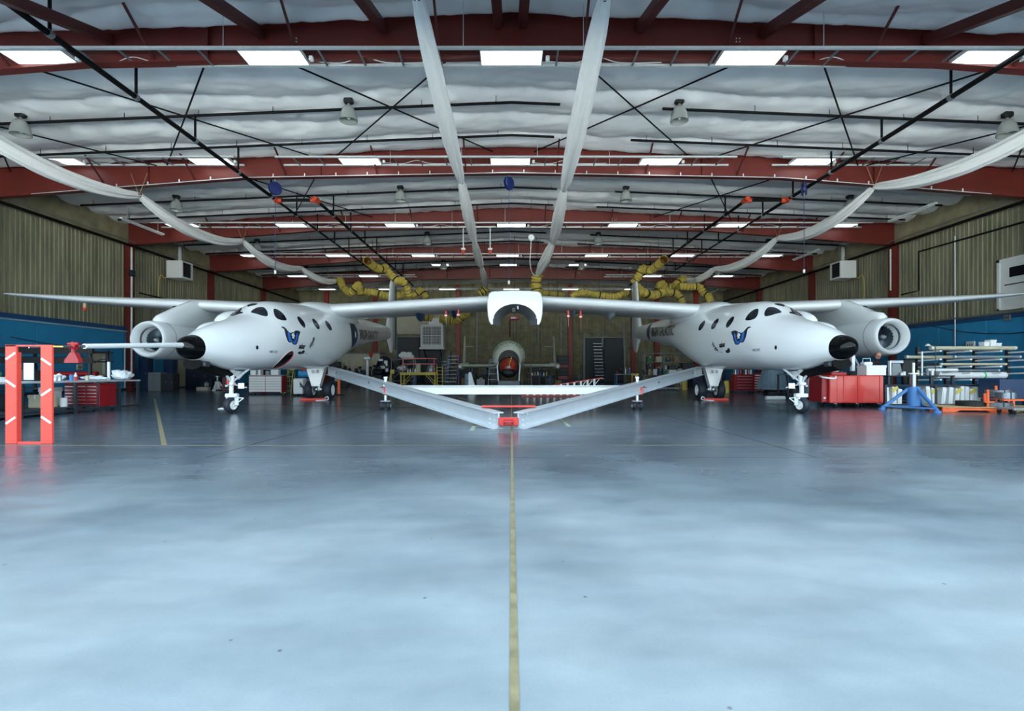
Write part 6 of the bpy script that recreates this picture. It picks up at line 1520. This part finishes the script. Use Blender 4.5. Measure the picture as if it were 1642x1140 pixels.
t = thing('drill_stand', 'tall white upright tool on a base behind the red cart', 'tool', (X_(1370, 18.6), 18.7, 0))
MB().bb(-0.2, 0.2, -0.2, 0.2, 0, 1.25, 0.02).build('pedestal', M['grey_dk'], t, world=False, smooth=0); MB().bb(-0.06, 0.06, -0.06, 0.06, 1.25, 1.85, 0.01).build('column', M['white_matt'], t, world=False, smooth=0); MB().bar((0.05, 0, 1.75), (0.3, 0, 1.3), 0.06).build('arm', M['grey'], t, world=False, smooth=0)
for k, (px, m, cn, h) in enumerate(((1345, 'paper', 'white', 0.28), (1357, 'blue_dark', 'dark blue', 0.2), (1364, 'paper', 'pale', 0.16))): carton(X_(px, 19.5), 19.9, 1.02, 0.3, 0.3, h, m, cn+' carton on the bench behind the red cart')
bench(X_(1336, 19.5), X_(1420, 19.5), 19.5, 20.4, 1.02, 'dark bench behind the red cart', 'grey_dk', 'grey_dk', 3)
bench(X_(1424, 18), X_(1532, 18), 18.0, 19.0, Z_(602, 18), 'long black-topped bench behind the blue jack', 'black', 'grey_dk', 4, th=0.04)
zb_ = Z_(602, 18)
t = thing('monitor', 'grey sloping monitor back on the black-topped bench', 'monitor', (X_(1440, 18.4), 18.4, zb_))
MB().prism([V(-0.22, 0, 0), V(0.18, 0, 0), V(0.14, 0.1, 0.46), V(-0.13, 0.1, 0.46)], (0, 0.05, 0)).build('back', M['grey'], t, world=False, smooth=0); MB().bb(-0.24, 0.24, 0.05, 0.2, 0.44, 0.54, 0.01).build('hood', M['alu_dull'], t, world=False, smooth=0); MB().bb(-0.29, -0.24, 0, 0.1, 0, 0.52).build('side_post', M['white_met'], t, world=False, smooth=0)
t = thing('office_chair', 'black high-backed office chair behind the black-topped bench', 'chair', (X_(1458, 19.5), 19.6, 0))
MB().box((0, 0.2, 0.5), (0.5, 0.5, 0.1), 0.04).build('seat', M['black'], t, world=False); mb = MB().box((0, -0.05, 1.2), (0.5, 0.1, 1.0), 0.05); mb.build('backrest', M['black'], t, world=False); MB().cyl((0, 0.2, 0.1), (0, 0.2, 0.46), 0.04, 10).build('column', M['black'], t, world=False)
for k in range(5): a = 2*PI*k/5; MB().bar((0, 0.2, 0.12), (0.3*math.cos(a), 0.2+0.3*math.sin(a), 0.05), 0.05).build('leg', M['black'], t, world=False, smooth=0)
for k, (px, m, cn) in enumerate(((1446, 'paper', 'white'), (1450, 'white_matt', 'cream'), (1472, 'beige', 'beige'), (1478, 'alu', 'silver'), (1487, 'grey', 'grey'), (1495, 'white_matt', 'pale'))): can(X_(px, 18.3), 18.3, zb_, 0.045, 0.10+0.04*(k % 3), m, cn+' cup on the black-topped bench', 'cups on the black-topped bench', 'cup', 'cup')
t = thing('bench_lamp', 'small arm lamp above the black-topped bench', 'lamp', (X_(1500, 18.8), 18.8, zb_))
MB().tube([(0, 0, 0), (0, 0, 1.05), (-0.25, 0, 1.15)], 0.015, 6).build('arm', M['grey_dk'], t, world=False); MB().lathe([(0.02, 0.08), (0.06, 0.05), (0.1, 0), (0.09, 0)], (-0.28, 0, 1.08), n=12).build('shade', M['white_matt'], t, world=False)
t = thing('post_stand', 'tall white tube standing at the end of the tube rack', 'tube', (X_(1478.5, 18.9), 18.9, zb_))
MB().cyl((0, 0, 0), (0, 0, 0.88), 0.028, 10).build('tube', M['white_met'], t, world=False); MB().lathe([(0.001, 0), (0.08, 0), (0.08, 0.02), (0.03, 0.03)], (0, 0, 0), n=12).build('foot', M['grey_dk'], t, world=False)
tripod(X_(1469, 15.9), 16.0, 1.5, 'blue tripod aircraft jack beside the big red cart', 'blue', 0.82, 'steel')
# tall panels in bags under the bench
SHc = [1422, 1433, 1441, 1489, 1497, 1510, 1522, 1533, 1541, 1549, 1556, 1563, 1571, 1579]
rnd = random.Random(3)
for k, px in enumerate(SHc):
    t = thing('bagged_panel', 'upright white bagged panel, %s from the red cart, below the bench' % (ORD[k] if k < 12 else ('thirteenth', 'fourteenth')[k-12]), 'panel', (X_(px, 17.5), 17.45, 0.0), 0, 'bagged panels stored below the bench')
    a = rnd.uniform(-0.07, 0.07); w_ = 0.13; h = 0.66+rnd.uniform(-0.05, 0.08)
    MB().prism([V(-w_/2, 0, 0.08), V(w_/2, 0, 0.08), V(w_/2+a, 0, h), V(-w_/2+a, 0, h+0.03)], (0, 0.5, 0)).build('panel', M['white_matt'], t, world=False, smooth=0)
    MB().box((a*0.5, -0.01, h*0.55), (w_*0.5, 0.02, h*0.7), 0.008, Matrix.Rotation(a*1.2, 3, 'Y')).build('fold', M['paper'], t, world=False, smooth=0)
    MB().bar((-w_/2-0.03, 0.2, 0.04), (w_/2+0.03, 0.2, 0.04), 0.4, 0.08).build('foot', M['grey_dk'], t, world=False, smooth=0)
    if k % 3 == 1:
        MB().bar((-w_/2-0.02+a, -0.02, h-0.14), (w_/2+0.04+a, -0.02, h+0.02), 0.012, 0.1).build('strap', M['yellow'], t, world=False, smooth=0)
    if k % 4 == 0: MB().bar((-0.08, -0.1, 0.12), (0.14, -0.22, 0.03), 0.1, 0.012).build('lower_strap', M['yellow'], t, world=False, smooth=0)
bench(X_(1418, 17.4), X_(1585, 17.4), 17.38, 18.0, 0.78, 'low dark shelf above the bagged panels', 'navy', 'grey_dk', 3, False, 0.04)
# tube rack
xr0, xr1 = X_(1488, 19), X_(1660, 19)
rk = thing('tube_rack', 'long cantilever rack with white arms before the blue right wall', 'rack', ((xr0+xr1)/2, 20.2, 0))
for px in (1488, 1535, 1582, 1636):
    x = X_(px, 19.8); MB().bb(x-0.05, x+0.05, 20.25, 20.37, 0, 2.2).build('upright', M['grey_dk'], rk, smooth=0)
    for py in (561.5, 575, 586.5, 597, 608): MB().bar((x, 20.3, Z_(py, 19)-0.05), (x, 19.2, Z_(py, 19)-0.02), 0.07, 0.06).build('arm', M['white_matt'], rk, smooth=0)
MB().bb(xr0, xr1, 20.1, 20.45, 0, 0.1).build('base', M['grey_dk'], rk, smooth=0)
TU = [(1502, 1642, 561, 0.07, 'beige', 'long beige tube on the top arms of the rack'), (1530, 1650, 561, 0.05, 'alu', 'silver tube behind the beige one, top of the rack'), (1484, 1600, 574.5, 0.06, 'beige', 'long beige tube on the second arms of the rack'), (1540, 1650, 574.5, 0.05, 'alu_dull', 'grey tube on the second arms of the rack'), (1530, 1640, 586, 0.045, 'beige', 'thin beige tube on the third arms of the rack'), (1478, 1640, 586, 0.04, 'black', 'thin black tube on the third arms of the rack'),
      (1497, 1546, 596.5, 0.06, 'white_matt', 'short white tube on the fourth arms of the rack'), (1524, 1638, 607.5, 0.12, 'white_matt', 'fat white speckled tube on the lowest arms of the rack'), (1548, 1642, 596.5, 0.05, 'alu', 'silver tube on the fourth arms of the rack')]
for k, (a, b, py, r, m, lab) in enumerate(TU):
    y = 19.3+0.33*(k % 3); z = Z_(py, 19)+r+0.015
    t = thing('stock_tube', lab, 'tube', (X_((a+b)/2, 19), y, z))
    MB().cyl((X_(a, 19), y, z), (X_(b, 19), y, z), r, 14).build('tube', M[m], t)
    for q in (0.02, 0.98): xx = lerp(X_(a, 19), X_(b, 19), q); MB().cyl((xx-0.02, y, z), (xx+0.02, y, z), r*1.06, 14).build('end_cap', M['white_met'], t)
    if k in (7, 3): xx = lerp(X_(a, 19), X_(b, 19), 0.68); MB().lathe([(r*1.02, -0.03), (r*1.1, -0.03), (r*1.1, 0.03), (r*1.02, 0.03)], (xx, y, z), V(1, 0, 0), 14).build('strap', M['green'], t)
rnd = random.Random(8)
for k in range(14):
    py = (561, 574.5, 586, 596.5, 607.5)[k % 5]; a = 1496+rnd.uniform(0, 60); b = a+rnd.uniform(50, 110); r = rnd.uniform(0.018, 0.038); y = 20.02+0.07*(k // 5); m, cn = (('alu', 'silver'), ('grey_dk', 'dark'), ('white_matt', 'white'), ('beige', 'beige'), ('alu_dull', 'grey'))[(k*3+k//5) % 5]
    lev = ('top', 'second', 'third', 'fourth', 'lowest')[k % 5]
    t = thing('thin_rod', 'thin %s rod at the back of the %s rack arms, %s' % (cn, lev, ('innermost', 'middle', 'outermost')[k // 5]), 'rod', (X_((a+b)/2, 19.6), y, Z_(py, 19)+r), 0, 'thin rods on the tube rack')
    MB().cyl((X_(a, 19.6), y, Z_(py, 19)+r+0.012), (X_(b, 19.6), y, Z_(py, 19)+r+0.012), r, 8).build('rod', M[m], t)
for k, (px, w_, h) in enumerate(((1602, 0.2, 0.16), (1613, 0.22, 0.24), (1622, 0.2, 0.12))): carton(X_(px, 19), 19.6, Z_(561, 19)+0.16, w_, 0.24, h, 'paper', ('small white box', 'taller white box', 'low white box')[k]+' lying on the tubes at the rack top', tape=None)
# blue crate, pallet, wire coils
t = thing('plastic_crate', 'open dark blue plastic crate at the right edge by the coils', 'crate', (X_(1628, 16.5), 16.9, 0))
MB().bb(-0.46, 0.46, -0.35, 0.35, 0.35, 0.42).build('floor_panel', M['blue_dark'], t, world=False, smooth=0)
for s in (-1, 1): MB().bb(s*0.44, s*0.48, -0.37, 0.37, 0.35, 0.98, 0.008).build('side', M['blue_dark'], t, world=False, smooth=0); MB().bb(-0.48, 0.48, s*0.35, s*0.38, 0.35, 0.98, 0.008).build('side', M['blue_dark'], t, world=False, smooth=0)
for x in (-0.4, 0.4):
    for y in (-0.3, 0.3): MB().bb(x-0.04, x+0.04, y-0.04, y+0.04, 0, 0.36).build('foot', M['black'], t, world=False, smooth=0)
pa = thing('pallet', 'wooden pallet with orange edge carrying wire coils', 'pallet', (X_(1592, 15.6), 15.9, 0), -0.14)
for k in range(6): MB().bb(-1.5, 1.5, -0.5+0.2*k-0.08, -0.5+0.2*k+0.08, 0.13, 0.155, 0.004).build('deck_board', M['wood'], pa, world=False, smooth=0)
for y in (-0.55, 0.0, 0.5):
    for a, b, m in ((-1.5, 0.25, 'orange'), (0.25, 1.5, 'wood')):
        MB().prism([V(a, y, 0.13), V(a, y, 0.0), V(lerp(a, b, 0.2), y, 0.0), V(lerp(a, b, 0.28), y, 0.05), V(lerp(a, b, 0.68), y, 0.05), V(lerp(a, b, 0.76), y, 0.0), V(b, y, 0.0), V(b, y, 0.13)], (0, 0.04, 0)).build('stringer', M[m], pa, world=False, smooth=0)
def coil(px, d, z, R, h, label, m='wire', core=False):
    t = thing('wire_coil', label, 'wire coil', (X_(px, d), d, z), 0, 'wire coils on the pallet')
    n = max(4, int(h/0.035)); prof = [(R*0.6, 0)]
    for k in range(n):
        for a in (0.1, 0.5, 0.9): prof.append((R*(0.97+0.03*math.sin(a*PI)), h*(k+a)/n))
    prof += [(R*0.6, h)]
    MB().lathe(prof+[(R*0.6, 0)], (0, 0, 0), n=26).build('winding', M[m], t, world=False, smooth=20)
    for a in (0.4, 2.5, 4.4): MB().box((R*0.8*math.cos(a), R*0.8*math.sin(a), h/2), (0.03, 0.42*R, h*1.03), 0.004, Matrix.Rotation(a+PI/2, 3, 'Z')).build('tie', M['black'], t, world=False, smooth=0)
coil(1556, 15.9, 0.155, 0.36, 0.16, 'dull black wire coil lying at the left of the pallet', 'rubber')
coil(1597, 15.7, 0.155, 0.40, 0.13, 'low silver wire coil at the middle of the pallet')
coil(1601, 15.95, 0.43, 0.33, 0.22, 'silver wire coil on the orange frame, rear one')
coil(1613, 15.65, 0.39, 0.26, 0.2, 'silver wire coil on the orange frame, front one')
t = thing('spool_frame', 'orange steel spool frame standing over the wire coils', 'frame', (X_(1600, 15.8), 15.8, 0.155))
zz = 0.22
for px, y, h in ((1584, 15.55, 0.52), (1579, 15.75, 0.4), (1597, 16.25, 0.62), (1617, 16.1, 0.5), (1625, 15.45, 0.36)):
    x = X_(px, y); MB().bb(x-0.035, x+0.035, y-0.02, y+0.02, 0.155, 0.155+h, 0.006).build('upright', M['orange'], t, smooth=0)
MB().bb(X_(1590, 15.8), X_(1632, 15.8), 15.4, 15.46, 0.34, 0.385).build('cross_rail', M['orange'], t, smooth=0); MB().bb(X_(1575, 15.6), X_(1590, 15.6), 15.5, 15.56, 0.28, 0.32).build('cross_rail', M['orange'], t, smooth=0); MB().bb(X_(1588, 16.3), X_(1622, 16.1), 16.15, 16.21, 0.385, 0.43).build('cross_rail', M['orange'], t, smooth=0); MB().bb(X_(1592, 15.8), X_(1628, 15.8), 15.42, 16.2, 0.37, 0.39).build('tray', M['orange'], t, smooth=0)
t = thing('floor_dolly', 'low grey dolly with black wheel at the right edge', 'dolly', (X_(1640, 14.6), 14.9, 0))
MB().bb(-0.25, 0.6, -0.3, 0.3, 0.13, 0.17, 0.01).build('deck', M['alu_dull'], t, world=False, smooth=0); caster_set(t, 0.5, 0.6, 0.06)
# ladder-like loose bars on floor beside nose gear: pale strip under left nose wheel
solo(MB().bb(X_(349, 16.6), X_(361, 16.6), 16.6, 16.75, 0, 0.03, 0.008).bb(X_(351, 16.6), X_(359, 16.6), 16.62, 16.73, 0.028, 0.045, 0.005), 'floor_plate', M['white_matt'], 'small pale plate on the floor behind the left nose wheel', 'plate')


# ================================================================== more clutter on the left bench and at the back
for k, (x, y, w_, h, m, lab) in enumerate(((-13.9, 12.6, 0.6, 0.42, 'grey_dk', 'dark instrument case at the front of the left workbench'), (-13.9, 13.5, 0.5, 0.24, 'green_dk', 'dark green case on the left workbench'), (-13.1, 13.1, 0.35, 0.12, 'paper', 'flat white box on the left workbench'), (-14.0, 14.9, 0.4, 0.3, 'black', 'black case on the left workbench beside the white board'))): carton(x, y, 0.95, w_, 0.4, h, m, lab, tape=None)
for k in range(5): can(-13.0-0.1*(k % 2), 14.55+0.28*k, 0.95, 0.05, 0.12+0.03*(k % 3), ('white_matt', 'alu', 'blue', 'red', 'beige')[k], ('white', 'silver', 'blue', 'red', 'beige')[k]+' tin on the left workbench edge')
def drum(px, d, m, cn, where, r=0.3, h=0.9):
    t = thing('oil_drum', '%s drum %s' % (cn, where), 'drum', (X_(px, d), d, 0))
    MB().lathe([(0.001, 0), (r, 0), (r, h*0.33), (r*1.04, h*0.35), (r, h*0.37), (r, h*0.64), (r*1.04, h*0.66), (r, h*0.68), (r, h), (r*0.94, h), (r*0.94, h*0.97), (0.001, h*0.97)], (0, 0, 0), n=20).build('body', M[m], t, world=False)
    MB().cyl((r*0.5, 0, h*0.96), (r*0.5, 0, h*1.0), 0.05, 10).build('bung', M['steel'], t, world=False)
drum(664, 54, 'blue', 'blue', 'at the back wall below the air cooler'); drum(671, 54.3, 'grey_dk', 'dark', 'at the back wall below the air cooler'); drum(760, 56, 'alu_dull', 'silver', 'at the back wall left of the plane'); drum(884, 50, 'blue_dark', 'navy', 'under the right tail boom of the plane'); drum(927, 57, 'grey', 'grey', 'left of the far double door'); drum(752, 33, 'nozzle', 'pale blue', 'beside the white triangular panel', 0.28, 1.1)
for k, (px, d, h, m, lab) in enumerate(((690, 56, 2.0, 'navy', 'tall navy cabinet below the air cooler'), (745, 57.5, 2.2, 'grey_dk', 'tall dark cabinet left of the plane body'), (785, 57, 1.6, 'grey', 'grey cabinet behind the plane body'), (856, 56, 2.1, 'navy', 'tall navy cabinet right of the plane body'), (873, 57, 1.5, 'grey_dk', 'low dark cabinet right of the plane body'), (1104, 44, 2.0, 'grey_dk', 'tall dark cabinet behind the right tow beam'), (1120, 43, 1.6, 'blue_dark', 'blue cabinet behind the right main wheels'), (535, 48, 2.2, 'grey_dk', 'tall dark cabinet behind the orange marker post'), (632, 52, 2.4, 'black', 'tall black cabinet right of the left tail fin'))):
    cabinet(px-9, px+9, CY-(h-CH)*F/d, d, 0.6, m, lab)
for k, (px, d, w_, h, m, cn) in enumerate(((748, 46, 0.9, 0.7, 'card', 'brown'), (771, 44, 0.7, 0.6, 'paper', 'white'), (881, 44, 0.8, 0.7, 'grey_dk', 'dark'), (895, 45, 0.6, 0.5, 'card', 'tan'), (1040, 36, 0.7, 0.5, 'grey_dk', 'charcoal'), (1090, 37, 0.6, 0.45, 'card', 'light brown'))): carton(X_(px, d), d, 0, w_, 0.5, h, m, '%s crate on the floor %s' % (cn, 'near the plane body' if px < 900 else 'behind the right tow beam'), 'crate', 'crate')

# ================================================================== PERSON at the bench
def person(x, y, rz):
    me = bpy.data.meshes.new('person'); J = {}
    pts = {'pel': (0, 0, 0.95, 0.15, 0.11), 'sp1': (0, -0.03, 1.10, 0.145, 0.105), 'sp2': (0, -0.06, 1.27, 0.165, 0.115), 'ch': (0, -0.09, 1.42, 0.165, 0.105), 'nk': (0, -0.13, 1.52, 0.06, 0.06), 'nk2': (0, -0.16, 1.58, 0.055, 0.055),
           'shL': (-0.17, -0.09, 1.45, 0.075, 0.075), 'elL': (-0.25, -0.16, 1.19, 0.052, 0.052), 'wrL': (-0.18, -0.40, 1.10, 0.036, 0.036), 'shR': (0.17, -0.09, 1.45, 0.075, 0.075), 'elR': (0.25, -0.16, 1.19, 0.052, 0.052), 'wrR': (0.18, -0.40, 1.10, 0.036, 0.036),
           'hpL': (-0.1, 0, 0.88, 0.1, 0.1), 'knL': (-0.11, -0.02, 0.49, 0.065, 0.065), 'anL': (-0.11, 0.02, 0.09, 0.045, 0.045), 'toL': (-0.12, -0.15, 0.04, 0.04, 0.035), 'hpR': (0.1, 0, 0.88, 0.1, 0.1), 'knR': (0.11, -0.02, 0.49, 0.065, 0.065), 'anR': (0.11, 0.02, 0.09, 0.045, 0.045), 'toR': (0.12, -0.15, 0.04, 0.04, 0.035)}
    names = list(pts); ix = {n_: i for i, n_ in enumerate(names)}
    ed = [('pel', 'sp1'), ('sp1', 'sp2'), ('sp2', 'ch'), ('ch', 'nk'), ('nk', 'nk2'), ('ch', 'shL'), ('shL', 'elL'), ('elL', 'wrL'), ('ch', 'shR'), ('shR', 'elR'), ('elR', 'wrR'), ('pel', 'hpL'), ('hpL', 'knL'), ('knL', 'anL'), ('anL', 'toL'), ('pel', 'hpR'), ('hpR', 'knR'), ('knR', 'anR'), ('anR', 'toR')]
    me.from_pydata([pts[n_][:3] for n_ in names], [(ix[a], ix[b]) for a, b in ed], [])
    o = bpy.data.objects.new('person', me); COL.objects.link(o)
    m1 = o.modifiers.new('skin', 'SKIN'); m1.use_smooth_shade = True
    for n_ in names: me.skin_vertices[0].data[ix[n_]].radius = pts[n_][3:]
    me.skin_vertices[0].data[0].use_root = True
    m2 = o.modifiers.new('sub', 'SUBSURF'); m2.levels = 2; m2.render_levels = 2
    me.materials.append(M['shirt']); o.location = (x, y, 0); o.rotation_euler = (0, 0, rz); o.scale = (1.07, 1.07, 1.07)
    tag(o, 'person in black leaning over the bench behind the red cart', 'person')
    WM[o.name] = Matrix.Translation((x, y, 0)) @ Matrix.Rotation(rz, 4, 'Z')
    # head: bowed forward
    hd_ = MB(); R = Matrix.Rotation(0.55, 3, 'X'); c = V(0, -0.2, 1.70)
    hd_.ell((0, 0, 0), (0.075, 0.098, 0.122), 20, 14)
    for p in hd_.v:
        if p.y < -0.02 and p.z < 0: p.x *= 1-0.25*min(1, -p.z/0.12); p.y *= 1.03
    hd_.ell((0, -0.1, -0.012), (0.014, 0.024, 0.024), 8, 6); hd_.ell((0, -0.088, -0.06), (0.028, 0.014, 0.009), 8, 5)
    for s in (-1, 1): hd_.ell((s*0.076, 0.012, -0.008), (0.012, 0.024, 0.034), 8, 6)
    hd_.v = [R @ p+c for p in hd_.v]; hd_.build('head', M['skin'], o, world=False, smooth=70)
    gl = MB()
    for s in (-1, 1): gl.box((s*0.034, -0.096, 0.022), (0.05, 0.012, 0.034), 0.005); gl.bar((s*0.06, -0.09, 0.024), (s*0.078, 0.01, 0.02), 0.008)
    gl.v = [R @ p+c for p in gl.v]; gl.build('glasses', M['black'], o, world=False)
    hr = MB().ell((0, 0.035, 0.0), (0.08, 0.075, 0.085), 16, 10); hr.v = [R @ p+c for p in hr.v if True]; hr.build('hair', M['hair'], o, world=False, smooth=70)
    for s in (-1, 1):
        h = MB(); w0 = V(s*0.18, -0.40, 1.10); h.ell(w0+V(0, -0.05, -0.01), (0.042, 0.06, 0.018), 10, 8)
        for k in range(4):
            a = w0+V((k-1.5)*0.02, -0.1, -0.008); L = (0.06, 0.075, 0.07, 0.052)[k]
            h.tube([a, a+V(0, -L*0.5, -0.004), a+V(0, -L*0.85, -0.02), a+V(0, -L, -0.035)], [0.0095, 0.009, 0.008, 0.005], 7)
        a = w0+V(-s*0.035, -0.04, -0.01); h.tube([a, a+V(-s*0.025, -0.03, -0.008), a+V(-s*0.03, -0.06, -0.02)], [0.011, 0.01, 0.006], 7)
        h.build('hand', M['skin'], o, world=False)
    je = MB()
    for s in (-1, 1): je.tube([(s*0.1, 0, 0.93), (s*0.105, -0.005, 0.7), (s*0.11, -0.02, 0.48), (s*0.11, 0.01, 0.12)], [0.12, 0.10, 0.08, 0.066], 14)
    je.ell((0, 0, 0.93), (0.17, 0.125, 0.12), 14, 8)
    je.build('trousers', M['jeans'], o, world=False)
    for s in (-1, 1): MB().ell((s*0.115, -0.06, 0.045), (0.055, 0.14, 0.055), 12, 8).build('shoe', M['black'], o, world=False)
person(X_(1400, 19.25), 19.25, 0.15)
